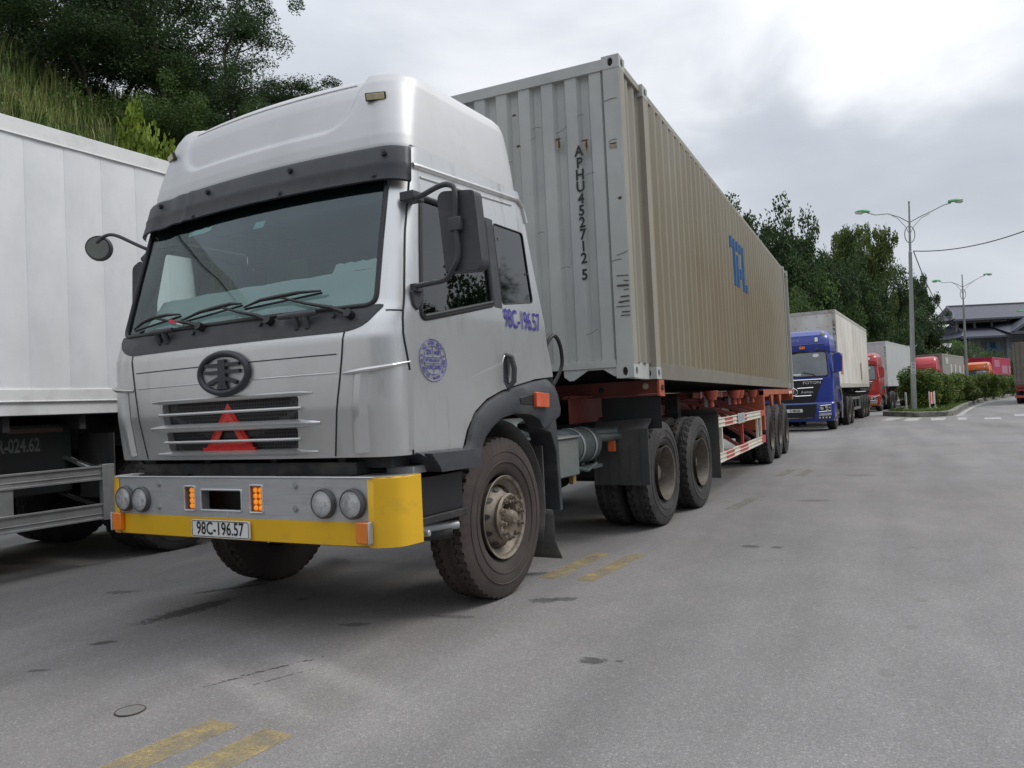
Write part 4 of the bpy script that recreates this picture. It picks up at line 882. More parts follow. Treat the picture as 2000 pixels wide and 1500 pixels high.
dr = MB(); dr.bx(-HW + .155, 0, LN - .05, LN - .01, .165, H - .12); dr.bx(.005, HW - .155, LN - .05, LN - .01, .165, H - .12)
for x in (-.85, -.3, .3, .85): dr.cyl((x, LN + .02, .1), (x, LN + .02, H - .1), .017, 8)
dr.build('rear_door', cont_grey, CN, 40)
# container number running down the front wall
tx = MB(); zs_ = [2.09 - .1095 * i for i in range(10)] + [2.09 - .1095 * 9 - .150]
for ch, z in zip('APHU4527125', zs_): text(ch, tx, .135, frame((.80 + .0 * z, .0145, z), (1, 0, 0), (0, 0, 1)), .92, .0035)
tx.build('container_number', ink, CN, 0)
# blue line logo painted over the outer flats of the side wall
lg = MB(); bluep = M('blue_lettering', (.008, .075, .2), .5, var=.15, dirt=((.1, .14, .2), .5, .8, 6, (1, 1, 1), .5)); n = max(1, round((LN - 1.88) / .278)); p = (LN - 1.88) / n
top, bot = 2.30, 1.57
def strip(kk, za, zb, inner=0):
    a = .94 + kk * p; xo = HW - .014 + .007; pts = {0: (a + .0, a + p * .26), 1: (a + p * .5, a + p * .76)}[inner]
    y0, y1 = pts; xx = xo - (.036 if inner else 0)
    lg.add([(xx, y0, za), (xx, y1, za), (xx, y1, zb), (xx, y0, zb)], [(0, 1, 2, 3)])
    lg.add([(xx - .034, y0 - p * .24, za), (xx, y0, za), (xx, y0, zb), (xx - .034, y0 - p * .24, zb)], [(0, 1, 2, 3)])
    if not inner: lg.add([(xx, y1, za), (xx - .034, y1 + p * .24, za), (xx - .034, y1 + p * .24, zb), (xx, y1, zb)], [(0, 1, 2, 3)])
K0 = 17; hh = top - bot
strip(K0, top, top - .17); strip(K0 + 1, top, bot); strip(K0 + 2, top, top - .15); strip(K0 + 2, top - .22, bot); strip(K0 + 3, top, top - .15); strip(K0 + 3, top - .41, top - .56); strip(K0 + 4, top, bot); strip(K0 + 5, bot + .13, bot)
lg.build('line_logo', bluep, CN, 0)
# rust scars and scratches on the front wall
rs_ = MB(); random.seed(3)
def scar(x, z, w_, h_, mt=0, y=.0125):
    n = 14; pts = []
    for i in range(n): a = 2 * math.pi * i / n; r = random.uniform(.6, 1.1); pts.append((x + math.cos(a) * w_ / 2 * r, y, z + math.sin(a) * h_ / 2 * r))
    rs_.add(pts, [tuple(range(n))], mt)
for x, z in ((.60, 2.24), (.865, 2.18)):
    scar(x, z, .085, .018); scar(x + .012, z - .05, .022, .10); scar(x + .005, z - .06, .05, .12, 1, .014)
for x, z in ((1.13, 2.10),): scar(x, z, .10, .014, 0, .0015); scar(x, z - .03, .09, .05, 1, .002)
for x, z in ((.2, 2.25), (1.17, 1.6), (.17, 2.55)): scar(x, z, .05, .03, 0, .012 if x < 1 else .001)
for i in range(20):
    x = random.choice([.11, .36, .61, .87, 1.13]) + random.uniform(-.04, .04); z = random.uniform(.4, 2.6); L = random.uniform(.05, .12); yy = .0115 if x < 1.07 else .0008
    rs_.tube([(x - L / 2, yy, z), (x, yy, z + .012), (x + L / 2, yy, z + random.uniform(.0, .05))], .0022, 4, 2)
for i in range(9): zz = .55 + i * .045 + random.uniform(-.01, .01); L = random.uniform(.05, .13); rs_.tube([(1.215 - L, .0008, zz), (1.21, .0008, zz + random.uniform(-.01, .01))], random.uniform(.003, .010), 4, 2)
rs_.build('rust_scar', [M('rust_dark', (.09, .04, .02), .9, var=.4, vs=20), M('rust_stain', (.30, .26, .19), .8, var=.15, vs=9), M('scratch_grey', (.1, .095, .09), .8)], CN, 0)

# ================================================================== skeletal trailers
redox = M('faded_red_chassis_paint', (.18, .034, .025), .6, .0, var=.25, vs=3, dirt=((.12, .07, .05), .45, .75, 3, (1, 1, 1), .75))
orange = M('orange_red_chassis_paint', (.42, .095, .038), .55, 0, var=.15, vs=3, dirt=((.25, .09, .05), .5, .8, 4, (1, 1, 1), .7))
cream = M('cream_guard_paint', (.66, .62, .52), .5, var=.08, vs=5, dirt=((.35, .28, .2), .5, .8, 5, (1, 1, 1), .6))
redband = M('red_band_paint', (.48, .055, .045), .5, var=.1, dirt=((.25, .1, .08), .5, .8, 6, (1, 1, 1), .6))
def side_guard(parent, x, y0, y1, z0, z1, mats, bands=(), sx=1, name='side_guard', h=.10):
    g_ = MB(); t_ = .035; L = y1 - y0
    cuts = sorted(set([0, 1] + [b for a in bands for b in a]))
    for zz, hh_ in ((z1 - h / 2, h), (z0 + h / 2, h)):
        for a, b in zip(cuts, cuts[1:]):
            mt = 1 if any(p_[0] <= a and p_[1] >= b for p_ in bands) else 0
            g_.bx(x - sx * t_, x, y0 + L * a, y0 + L * b - .001, zz - hh_ / 2, zz + hh_ / 2, mt)
        for dz in (-hh_ * .45, hh_ * .45, 0): g_.bx(x, x + sx * .012, y0, y1, zz + dz - .006, zz + dz + .006, 0)
    for k in (0, .07, .5, .9, 1): g_.bx(x - sx * .03, x + sx * .006, y0 + (L - .05) * k, y0 + (L - .05) * k + .05, z0 + h, z1 - h, 1 if k == .5 and bands else 0)
    return g_.build(name, mats, parent, 30)
def axle_set(parent, ys, x=1.24, simple=False, R_=.55):
    a = MB()
    for y in ys:
        a.cyl((-x + .3, y, R_), (x - .3, y, R_), .07, 12)
        for sx in (1, -1): a.bx(sx * .50, sx * .60, y - .5, y + .5, R_ + .10, R_ + .18); a.bx(sx * .48, sx * .62, y - .06, y + .06, R_, 1.1); a.bx(sx * .48, sx * .60, y + .5, y + .56, R_ + .1, 1.1)
    a.build('axle', darkmetal, parent, 40)
    for y in ys:
        for sx in (1, -1): wheel(parent, (sx * (x - .1375), y, R_ - .003), 'rear', sx, R_, simple=simple)
ST = empty('skeletal_trailer', (0, 0, 0)); tag(ST, 'red and orange skeletal trailer carrying the grey stained container', 'trailer')
dz = lambda y: 1.515 - .007 * y
cb = MB()
for sx in (1, -1):
    cb.bx(sx * .42, sx * .54, .3, 13.35, 1.36, 1.385, 0); cb.bx(sx * .47, sx * .49, .3, 13.35, 1.12, 1.37, 0); cb.bx(sx * .42, sx * .54, 3.0, 13.35, 1.10, 1.125, 0)
for y in [1.9 + i * .62 for i in range(18)]: cb.bx(-.47, .47, y, y + .06, 1.20, 1.32, 0)
for y in (3.2, 4.6, 6.4): # cross bearers and X bracing
    cb.bx(-1.12, 1.12, y, y + .09, 1.30, 1.38, 0)
for sx in (1, -1):
    for y0 in (3.0, 5.0, 6.9):
        cb.bar((sx * .50, y0, 1.34), (sx * 1.10, y0 + 1.5, 1.34), .07, .06, 0); cb.bar((sx * 1.10, y0, 1.34), (sx * .50, y0 + 1.5, 1.30), .07, .06, 0)
        cb.bar((sx * .50, y0 + .1, 1.30), (sx * .52, y0 + 1.3, .85), .06, .05, 0); cb.bar((sx * .5, y0 + 1.4, 1.3), (sx * .52, y0 + .2, .9), .06, .05, 0)
    for y0 in (3.9, 5.2, 6.4, 7.3): cb.bar((sx * .50, y0 - .35, 1.28), (sx * 1.19, y0, 1.03), .055, .03, 0, (0, 1, 0)); cb.bar((sx * .5, y0 - .3, 1.12), (sx * 1.19, y0 + .1, .58), .05, .03, 0, (0, 1, 0))
cbo = cb.build('chassis_frame', [redox], ST, 30)
bl = MB(); bl.bx(-1.20, 1.20, .86, .98, 1.375, dz(.9) - .002, 0); bl.bx(-1.20, 1.20, .84, 1.0, 1.355, 1.372, 0)
for sx in (1, -1): bl.bx(sx * 1.20, sx * 1.222, .83, 1.02, 1.35, dz(.9) - .002, 1); bl.bx(sx * 1.222, sx * 1.232, .85, 1.0, 1.345, 1.36, 1)
bl.cyl((1.08, .86, 1.45), (1.08, .845, 1.45), .03, 16, 2); bl.cyl((.62, .86, 1.43), (.62, .852, 1.43), .028, 14, 3); bl.cyl((1.225, .93, 1.43), (1.235, .93, 1.43), .03, 14, 3)
bl.build('front_bolster', [redox, orange, M('beige_lens', (.45, .36, .26), .4), black], ST, 30)
rb = MB(); rb.bx(-1.22, 1.22, 8.2, 8.35, 1.30, 1.38, 0); rb.bx(-1.22, 1.22, 12.55, 12.75, 1.26, dz(12.6) - .006, 0); rb.bx(-1.22, 1.22, 13.2, 13.36, 1.15, 1.40, 0)
for sx in (1, -1):
    rb.bx(sx * 1.14, sx * 1.222, 8.2, 13.3, 1.30, 1.40, 0)
    rb.prism([(8.15, 1.30), (8.30, 1.30), (8.30, .66), (8.15, .66)], 'x', sx * .64, sx * 1.22)
    rb.bx(sx * .64, sx * 1.22, 8.3, 8.9, 1.27, 1.30, 0)
    for yy in (9.50, 10.82): rb.prism([(yy - .22, 1.30), (yy + .22, 1.30), (yy + .08, 1.08), (yy - .08, 1.08)], 'x', sx * 1.16, sx * 1.21)
    rb.bx(sx * 1.222, sx * 1.224, 12.5, 13.2, 1.30, 1.36, 1)
rb.build('rear_bolster', [orange, cream], ST, 30, bevel=.004)
for y in (3.95, 5.75, 6.15, 7.6):
    tl = MB(); tl.lathe([(1.395, .0), (1.395, .10), (1.36, .095), (1.27, .07), (1.27, .035), (1.18, .04), (1.18, 0)], 12, 0, Matrix.Translation((1.10, y, .0)), 'z'); tl.bx(1.02, 1.06, y - .05, y, 1.18, 1.33, 1); tl.build('twist_lock', [M('twist_lock_paint', (.40, .08, .045), .6, 0, var=.2, dirt=((.2, .08, .05), .45, .8, 6, (1, 1, 1), .7)), steel], ST, 30)
mfl = MB(); mfl.bx(.60, 1.21, .90, .905, 1.03, 1.35); mfl.build('rubber_screen', M('black_rubber_screen', (.018, .019, .02), .45, var=.3, vs=4, dirt=((.09, .085, .08), .58, .8, 4, (1, 1, 1), .6)), ST, 0)
for sx in (1, -1):
    lgm = MB(); lgm.bx(sx * .70, sx * .86, 3.05, 3.2, .62, 1.34); lgm.bx(sx * .72, sx * .84, 3.07, 3.18, .50, .62); lgm.bx(sx * .66, sx * .90, 3.0, 3.25, .47, .50); lgm.build('landing_leg', [darkmetal], ST, 30)
gd = side_guard(ST, 1.225, 3.62, 7.62, .45, 1.03, [cream, redband], ((.14, .30), (.42, .62)), 1, h=.12)
bl_ = MB(); bl_.bx(1.19, 1.222, 7.68, 8.16, .45, .58, 0); bl_.bx(1.19, 1.222, 7.68, 8.16, .93, 1.03, 0); bl_.bx(1.19, 1.222, 7.68, 7.74, .58, .93, 0); bl_.build('guard_end', [redband], gd, 30)
pp = MB(); pp.bx(1.24, 1.246, 5.15, 5.75, .90, 1.05, 0); pp.bx(1.246, 1.247, 5.2, 5.7, .93, 1.02, 1); pp.build('number_plate', [M('dull_plate', (.5, .52, .52), .4, .3, var=.1), M('dull_plate_marks', (.3, .31, .32), .6, var=.5, vs=18)], gd, 0)
side_guard(ST, -1.225, 3.62, 7.62, .45, 1.03, [cream, redband], ((.14, .30), (.42, .62)), -1, h=.12)
axle_set(ST, (8.88, 10.17, 11.42))

# ================================================================== white refrigerated trailer on the left
white = M('white_trailer_panel', (.76, .765, .775), .42, 0, var=.05, vs=1.2, dirt=((.5, .5, .5), .5, .85, 1.5, (1, 1, .5), .5), bump=.85, bs=2.6)
whitef = M('white_trailer_rail', (.74, .74, .73), .4, .0, var=.05, dirt=((.42, .41, .39), .5, .8, 3, (1, 1, 1), .6))
WT = empty('refrigerated_trailer', (-3.5, -1.5, 0), (0, 0, -.068)); tag(WT, 'long white box trailer at the left edge with dented panels and grey side guard', 'trailer')
b_ = MB(); Y0, Y1 = -11.0, 3.2
n = 8
for i in range(-30, 13):
    y = i * .36 - .06; 
    if y < Y0 or y + .36 > Y1: continue
    vs = []; k_ = 12
    for j in range(k_ + 1):
        z = 1.67 + (3.915 - 1.67) * j / k_
        for t in (0, .03, .5, .97, 1): vs.append((-.006 * (t in (0, 1)) + .004 * math.sin(j * 1.9 + i * 2.7) * (t == .5) - .0 , y + .36 * t, z))
    b_.add(vs, [(5 * j + a, 5 * j + a + 1, 5 * j + a + 6, 5 * j + a + 5) for j in range(k_) for a in range(4)])
b_.bx(-2.5, -.02, Y0, Y1, 1.5, 4.0); b_.build('box_body', white, WT, 50)
r_ = MB(); r_.bx(-.03, .012, Y0, Y1, 3.915, 4.055); r_.bx(-.03, .014, Y0, Y1, 1.565, 1.67); r_.bx(-.05, .0, Y0, Y1, 1.44, 1.555); r_.bx(-.03, .022, Y0, Y1, 1.555, 1.568); r_.bx(-.03, .02, Y0, Y1, 3.905, 3.917); r_.build('body_rail', whitef, WT, 30, bevel=.004)
c_ = MB()
for x in (-1.75, -.75): c_.bx(x - .06, x + .06, Y0, Y1, 1.1, 1.42)
for i in range(20): c_.bx(-2.4, -.08, Y0 + .5 + i * .68, Y0 + .56 + i * .68, 1.3, 1.43)
c_.bar((-.75, -.9, 1.35), (-.04, .0 - .1, .9), .04, .03); c_.bar((-.75, -.6, .9), (-.04, -.12, .55), .04, .03)
c_.build('chassis_frame', darkmetal, WT, 30)
bx2 = MB(); bx2.bx(-.9, -.25, -3.5, -.28, .72, 1.36); bx2.bx(-2.45, -2.4, -10, 3, .55, 1.5); bx2.bx(-2.48, -.04, -10.9, 3.1, 1.43, 1.5); bxo = bx2.build('tool_box_and_backing', M('dark_box', (.012, .013, .014), .4), WT, 30, bevel=.01)  # tool box, floor plate and an added far-side sheet darkening the underside
tt = MB(); text('R-024.62', tt, .17, frame((-.247, -.76, 1.17), (0, 1, 0), (0, 0, 1)), .60, .004); tt.build('painted_number', M('grey_lettering', (.10, .10, .10), .6), bxo, 0)
rl = MB(); rl.bx(-.248, -.243, -.86, -.36, 1.285, 1.325); rl.build('reflective_strip', M('faded_reflective_strip', (.09, .05, .05), .5), bxo)
alu = M('dull_aluminium', (.40, .40, .395), .45, .6, var=.1, vs=3, dirt=((.22, .21, .2), .5, .8, 4, (1, 1, 1), .6))
sg = MB(); E_ = -.14
for z0, z1 in ((.81, .945), (.44, .59)):
    sg.bx(-.05, -.02, -6.5, E_, z0, z1, 0); sg.bx(-.05, -.005, -6.5, E_, z1 - .018, z1, 0); sg.bx(-.05, -.005, -6.5, E_, z0, z0 + .018, 0); sg.bx(-.03, -.012, -6.5, E_, z0 + .05, z0 + .058, 0)
sg.bx(-.06, -.0, E_, E_ + .12, .43, .955, 0); sg.bx(-.05, -.018, -1.2, -.94, .55, .85, 0); sg.bx(-.05, -.018, -3.4, -3.1, .55, .85, 0); sg.tube([(-.0, E_ + .06, .80), (.004, E_ + .06, .80)], .006, 6)
for y in (-.2, -1.9, -3.5): sg.bar((-.03, y, .9), (-.7, y - .25, 1.25), .05, .03, 0); 
sg.build('side_guard', alu, WT, 30, bevel=.003)
a = MB()
ax_y = [.72, 2.02]
for y in ax_y: a.cyl((-2.1, y, .5), (-.4, y, .5), .07, 12); a.bx(-2.0, -.5, y + .3, y + .36, .9, 1.1)
a.build('axle', darkmetal, WT, 40)
for y in ax_y:
    wheel(WT, (-.17, y, .515), 'rear', 1, .52); wheel(WT, (-2.36, y, .515), 'rear', -1, .52)
mw = MB(); mw.bx(-.62, -.06, .02, .03, .62, 1.25); mw.build('mudguard', mudrubber, WT)

# ================================================================== cab-over trucks waiting behind
def truck(name, loc, yaw, col, label, style='ribbed', plate='C-080.68', H_=3.42, top=None, words=True, simple=False):
    r = empty(name, loc, (0, 0, -yaw)); tag(r, label, 'truck', None)
    pc = M(col[0] + '_cab_paint', col[1], .28, .0, var=.06, vs=2, coat=.5, dirt=((.2, .17, .14), .6, .85, 3, (1, 1, 1), .4)); tp = M((top or col)[0] + '_roof_paint', (top or col)[1], .3, 0, var=.06, vs=2, coat=.4)
    hw = 1.235
    RTb = [(.93, hw, -1.30, .75, .16), (1.2, hw, -1.31, .75, .16), (1.8, hw - .005, -1.28, .75, .17), (2.2, hw - .03, -1.19, .74, .18), (2.65, hw - .07, -1.07, .72, .2), (2.78, hw - .07, -1.10, .72, .2), (2.95, hw - .09, -1.08, .70, .22), (H_ - .25, hw - .12, -1.0, .68, .24), (H_ - .2, hw - .14, -.84, .66, .24), (H_ - .08, hw - .2, -.70, .62, .24), (H_ - .02, hw - .32, -.48, .5, .2), (H_, hw - .6, -.2, .3, .15)]
    if style == 'smooth': RTb = RTb[:5] + [(2.8, hw - .07, -1.05, .72, .2), (3.1, hw - .09, -.98, .70, .24), (H_ - .35, hw - .12, -.82, .68, .26), (H_ - .15, hw - .16, -.60, .66, .26), (H_ - .04, hw - .26, -.3, .6, .24), (H_, hw - .5, 0, .5, .2)]
    zz = []
    for a, b in zip(RTb, RTb[1:]):
        n = max(1, round((b[0] - a[0]) / .09)); zz += [a[0] + (b[0] - a[0]) * i / n for i in range(n)]
    zz.append(RTb[-1][0]); rows = lerp_rows(RTb, zz); cab = MB(); rg = [ring(q_[1], q_[2], q_[3], q_[4], .1, .08, q_[0], NF=14, NCn=5, NS=8, NB=6) for q_ in rows]; n = len(rg[0])
    for g_ in rg: cab.v += g_
    cab.f = [(i * n + j, i * n + (j + 1) % n, (i + 1) * n + (j + 1) % n, (i + 1) * n + j) for i in range(len(rg) - 1) for j in range(n)] + [tuple(range((len(rg) - 1) * n, len(rg) * n))]
    cab.m = [1 if rg[f[0] // n][0][2] > 2.9 else 0 for f in cab.f]
    co = cab.build('cab_body', [pc, tp], r, 50)
    ft = lambda z: itp([(q_[0], q_[2]) for q_ in RTb], z); HWz = lambda z: itp([(q_[0], q_[1]) for q_ in RTb], z); RR = lambda z: itp([(q_[0], q_[4]) for q_ in RTb], z)
    def SF(u, z, off=0):
        U = HWz(z); rr = RR(z); pc_ = U - rr; a = abs(u); s_ = 1 if u >= 0 else -1
        if a <= pc_: return Vector((u, ft(z) + .08 * (a / pc_) ** 2 - off, z))
        t = min(1, (a - pc_) / rr); return Vector((s_ * (a + off * t), ft(z) + .08 + rr - rr * math.sqrt(max(0, 1 - t * t)) - off * (1 - t), z))
    def pf(poly, mt, nm, off=.006, parent=r, d=.07): m_ = MB(); patch(m_, poly, (), d, d, off, 0, SF); return m_.build(nm, mt, parent, 50)
    pf(rounded([(-1.08, 1.84), (1.08, 1.84), (1.02, 2.62), (-1.02, 2.62)], .08), glass_far, 'windscreen', .004)
    ed = MB(); ed.tube(onsurf(rounded([(-1.10, 1.82), (1.10, 1.82), (1.04, 2.65), (-1.04, 2.65)], .08), .006, True, .15, SF), .02, 6, closed=True); ed.build('windscreen_edge', rubber_seal, r)
    hd = MB(); hd.add([SF(-1.05, 2.60, .01), SF(0, 2.60, .01), SF(1.05, 2.60, .01), SF(1.05, 2.69, .03), SF(0, 2.69, .03), SF(-1.05, 2.69, .03)], [(0, 1, 4, 5), (1, 2, 3, 4)]); hd.build('windscreen_header', black, r)
    gp = pf([(-.62, .93), (.62, .93), (.92, 1.70), (-.92, 1.70)], grille_far, 'grille', .012)
    cbm = MB()
    for z, u0, u1 in ((1.70, -.92, .92), (1.44, -.62, -.12), (1.44, .12, .62), (1.18, -.55, -.05), (1.18, .05, .55)):
        cbm.tube(onsurf([(u0, z + .02 * abs(u0)), (u1, z + .02 * abs(u1))], .022, False, .1, SF), .018, 6)
    cbm.tube([SF(math.cos(t) * .12, 1.32 + math.sin(t) * .12, .03) for t in [i * math.pi / 10 for i in range(20)]], .014, 6, closed=True)
    for a, b in (((-.09, 1.27), (0, 1.42)), ((.09, 1.27), (0, 1.42)), ((0, 1.42), (0, 1.27))): cbm.bar(SF(a[0], a[1], .03), SF(b[0], b[1], .03), .02, .01)
    cbm.build('chrome_trim', chrome, gp, 40)
    if words:
        wd = MB(); text('FOTON', wd, .13, frame(SF(.58, 1.615, .018), (1, .09, 0), (0, 0, 1)), 1.25, .002); text('Auman', wd, .12, frame(SF(.42, 1.31, .018), (1, .07, 0), (0, 0, 1)), 1.1, .001); wd.build('lettering', M('silver_lettering', (.7, .7, .7), .3, .5), gp, 0)
        w2 = MB(); text('FOTON', w2, .15, frame(SF(-.2, 3.06, .012), (1, 0, 0), (0, .1, 1)), 1.6, .001); w2.build('roof_lettering', M('pale_roof_lettering', (.22, .25, .5), .5), co, 0)
    if style == 'ribbed':
        rb_ = MB()
        rb_.tube(onsurf([(-1.0, 2.90), (1.0, 2.90)], .004, False, .15, SF), .02, 6); rb_.tube(onsurf([(-.98, H_ - .23), (.98, H_ - .23)], .01, False, .15, SF), .025, 6)
        for u in (-.76, .76): rb_.bar(SF(u, 2.72, .012), SF(u, H_ - .26, .012), .10, .02, 1, (0, 1, 0)); rb_.bar(SF(u, 2.98, .03), SF(u, 3.12, .03), .09, .02, 2, (0, 1, 0))
        rb_.build('roof_panel_trim', [pc, M('olive_strip', (.06, .07, .07), .5), platewhite], co, 40)
        for u in (-.1, .1): ml_ = MB(); ml_.bar(SF(u * 2.6 - .04, 2.80, .02), SF(u * 2.6 + .14, 2.80, .02), .03, .09, 0); ml_.build('marker_lamp', M('orange_marker', (.85, .2, .02), .3), co)
        bc = MB(); bc.lathe([(0, .0), (0, .075), (.05, .09), (.12, .08), (.16, .04), (.17, 0)], 16, 0, Matrix.Translation((.93, -.80, H_ - .26)), 'z'); bc.build('roof_beacon', M('cream_beacon', (.32, .34, .3), .5), co, 40)
    else:
        rb_ = MB(); rb_.tube(onsurf([(-1.05, 2.86), (0, 2.80), (1.05, 2.86)], .01, False, .12, SF), .03, 6); rb_.tube(onsurf([(.2, 2.95), (1.08, 3.2)], .004, False, .12, SF), .025, 6); rb_.build('roof_panel_trim', [tp], co, 40)
    # corner panels, bumper
    bp = MB(); RB = [(.33, 1.18, -1.34, -.75, .15), (.45, 1.24, -1.40, -.75, .15), (.90, 1.25, -1.40, -.75, .15), (.95, 1.23, -1.36, -.75, .15)]
    rg = [ring(q_[1], q_[2], q_[3], q_[4], .05, .1, q_[0], NF=14, NCn=5, NS=3, NB=4) for q_ in RB]; n = len(rg[0])
    for g_ in rg: bp.v += g_
    bp.f = [(i * n + j, i * n + (j + 1) % n, (i + 1) * n + (j + 1) % n, (i + 1) * n + j) for i in range(3) for j in range(n)] + [tuple(range(n))[::-1], tuple(range(3 * n, 4 * n))]; bp.m = [0] * len(bp.f)
    bo = bp.build('bumper', pc, r, 40)
    def BF(u, z, off=0):
        a = abs(u); return Vector((u, -1.40 + .1 * (a / 1.1) ** 2 - off + (.15 - math.sqrt(max(0, .15 ** 2 - (a - 1.1) ** 2)) if a > 1.1 else 0), z))
    def bf(poly, mt, nm, off=.008, parent=bo): m_ = MB(); patch(m_, poly, (), .06, .04, off, 0, BF); return m_.build(nm, mt, parent, 50)
    bf([(-.62, .42), (.62, .42), (.72, .90), (-.72, .90)], grille_far, 'bumper_intake'); bf([(-.55, .44), (.55, .44), (.57, .46), (-.57, .46)], chrome, 'bumper_strip', .016)
    for s_ in (1, -1):
        h_ = bf([(s_ * .76, .64), (s_ * 1.13, .66), (s_ * 1.14, .86), (s_ * .82, .84)], black, 'headlight', .010)
        l_ = MB()
        for u, z, q_ in ((.86, .75, .055), (1.0, .79, .045), (1.02, .70, .04), (1.09, .77, .03)): l_.cyl(BF(s_ * u, z, .008), BF(s_ * u, z, .024), q_, 14)
        l_.build('lamp_reflector', M('far_lamp_reflector', (.75, .76, .78), .25, .6), h_, 40)
        l2 = MB(); l2.tube([BF(s_ * a, b, .014) for a, b in ((.76, .64), (1.13, .66), (1.14, .86), (.82, .84))], .014, 6, closed=True); l2.build('lamp_rim', chrome, h_)
        f_ = bf([(s_ * .76, .50), (s_ * 1.14, .52), (s_ * 1.14, .60), (s_ * .78, .60)], M('foglamp_grey', (.45, .46, .48), .3, .4, var=.4, vs=14), 'fog_lamp', .012)
        st = MB()
        for i in range(8): u0 = .76 + .05 * i; st.add([BF(s_ * u0, .425, .012), BF(s_ * (u0 + .046), .425, .012), BF(s_ * (u0 + .046), .475, .012), BF(s_ * u0, .475, .012)], [(0, 1, 2, 3)], i % 2)
        st.build('hazard_strip', [M('hazard_yellow', (.7, .65, .05), .4), black], bo, 0)
    if plate:
        pl_ = MB(); pl_.bar(BF(-.26, .70, .02), BF(.26, .70, .02), .02, .11, 0); text(plate, pl_, .10, frame(BF(.02, .70, .036), (1, 0, 0), (0, 0, 1)), .85, .002, 1); pl_.build('licence_plate', [platewhite, ink], bo, 0)
    wp_ = MB()
    for u in (-.7, -.05, .6): wp_.tube([SF(u + .16, 1.80, .02), SF(u + .02, 1.90, .035), SF(u - .3, 1.97, .03)], .014, 6)
    wp_.build('wiper', black, r)
    pa = MB(); pa.add([SF(-.0, 1.87, .012), SF(.25, 1.87, .012), SF(.25, 1.93, .012), SF(0, 1.93, .012)], [(0, 1, 2, 3)]); pa.add([SF(.72 + math.cos(t) * .10, 2.52 + math.sin(t) * .06, .012) for t in [i * math.pi / 8 for i in range(16)]], [tuple(range(16))]); pa.build('windscreen_sticker', M('sticker_white', (.6, .66, .62), .5), r, 0)
    for s_ in (1, -1):
        mm = MB(); mm.tube([(s_ * 1.12, -.95, 2.62), (s_ * 1.36, -1.10, 2.58), (s_ * 1.40, -1.12, 2.5)], .022, 6); mm.tube([(s_ * 1.2, -1.0, 1.93), (s_ * 1.36, -1.10, 1.93)], .022, 6); mo_ = mm.build('side_mirror', black, r)
        mh = MB(); mh.prism(rounded([(s_ * 1.28, 1.90), (s_ * 1.52, 1.95), (s_ * 1.54, 2.45), (s_ * 1.48, 2.58), (s_ * 1.28, 2.56)], .05), 'y', -1.18, -1.04); mh.build('mirror_housing', pc, mo_, 40, bevel=.02)
        dw = MB(); dw.prism(rounded([(-.78, 1.86), (.05, 1.95), (.05, 2.55), (-.62, 2.58)], .06), 'x', s_ * (hw - .035), s_ * (hw - .010)); dw.build('door_window', glass_far, r, 0)
        sp_ = MB(); sp_.prism([(-.95, .98), (-.55, .98), (-.5, 1.15), (-.2, 1.35), (.2, 1.38), (.55, 1.2), (.62, .98), (.75, .98), (.75, 1.4), (.4, 1.48), (-.3, 1.48), (-.75, 1.25)], 'x', s_ * 1.16, s_ * 1.262); sp_.bx(s_ * 1.0, s_ * 1.24, -.95, -.60, .38, .98); sp_.build('wheel_arch', M('dull_arch', (.06, .06, .065), .6), r, 30)
    ch_ = MB()
    for s_ in (1, -1): ch_.bx(s_ * .38, s_ * .46, -1.2, 5.0, .8, 1.02); ch_.cyl((s_ * .85, 1.3, .75), (s_ * .85, 2.3, .75), .28, 14); ch_.bx(s_ * .7, s_ * 1.2, 2.55, 2.58, .5, 1.1); ch_.tube([(s_ * 1.2, 1.0, .35), (s_ * 1.22, 1.0, 1.1), (s_ * 1.2, 1.05, 1.3)], .03, 6, 1)
    ch_.bx(-.9, .9, -1.2, -.9, .55, .9); ch_.cyl((-1, 0, .53), (1, 0, .53), .07, 10); ch_.build('chassis', [darkmetal, steel], r, 30)
    for s_ in (1, -1):
        wheel(r, (s_ * .99, 0, .53), 'front', s_, .53, simple=True)
        for y in (3.3, 4.62): wheel(r, (s_ * 1.06, y, .53), 'rear', s_, .53, simple=True)
    return r
glass_far = M('far_window_glass', (.09, .11, .115), .08, 0, var=.5, vs=1.1, coat=1, spec=.8)
grille_far = M('black_grille', (.012, .013, .015), .4, var=.3, vs=12, stretch=(1, 1, 12))
truck('tractor_truck', (.60, 22.35, 0), .07, ('blue', (.014, .036, .27)), 'blue tractor unit with black grille and chrome bars, second in the queue')
truck('tractor_truck', (2.02, 43.6, 0), .16, ('red', (.45, .03, .03)), 'red tractor unit with black grille behind the blue truck, left of the lamp post', words=True, plate='', simple=True)
truck('tractor_truck', (6.3, 65.6, 0), .21, ('bright_red', (.55, .015, .02)), 'bright red tractor unit with smooth roof, half hidden by the hedge', style='smooth', plate='', words=False, H_=3.72)
truck('tractor_truck', (12.2, 86.0, 0), .26, ('orange', (.70, .14, .015)), 'orange tractor unit farthest along the queue, in front of the crimson container', style='ribbed', plate='', words=False, H_=3.5)

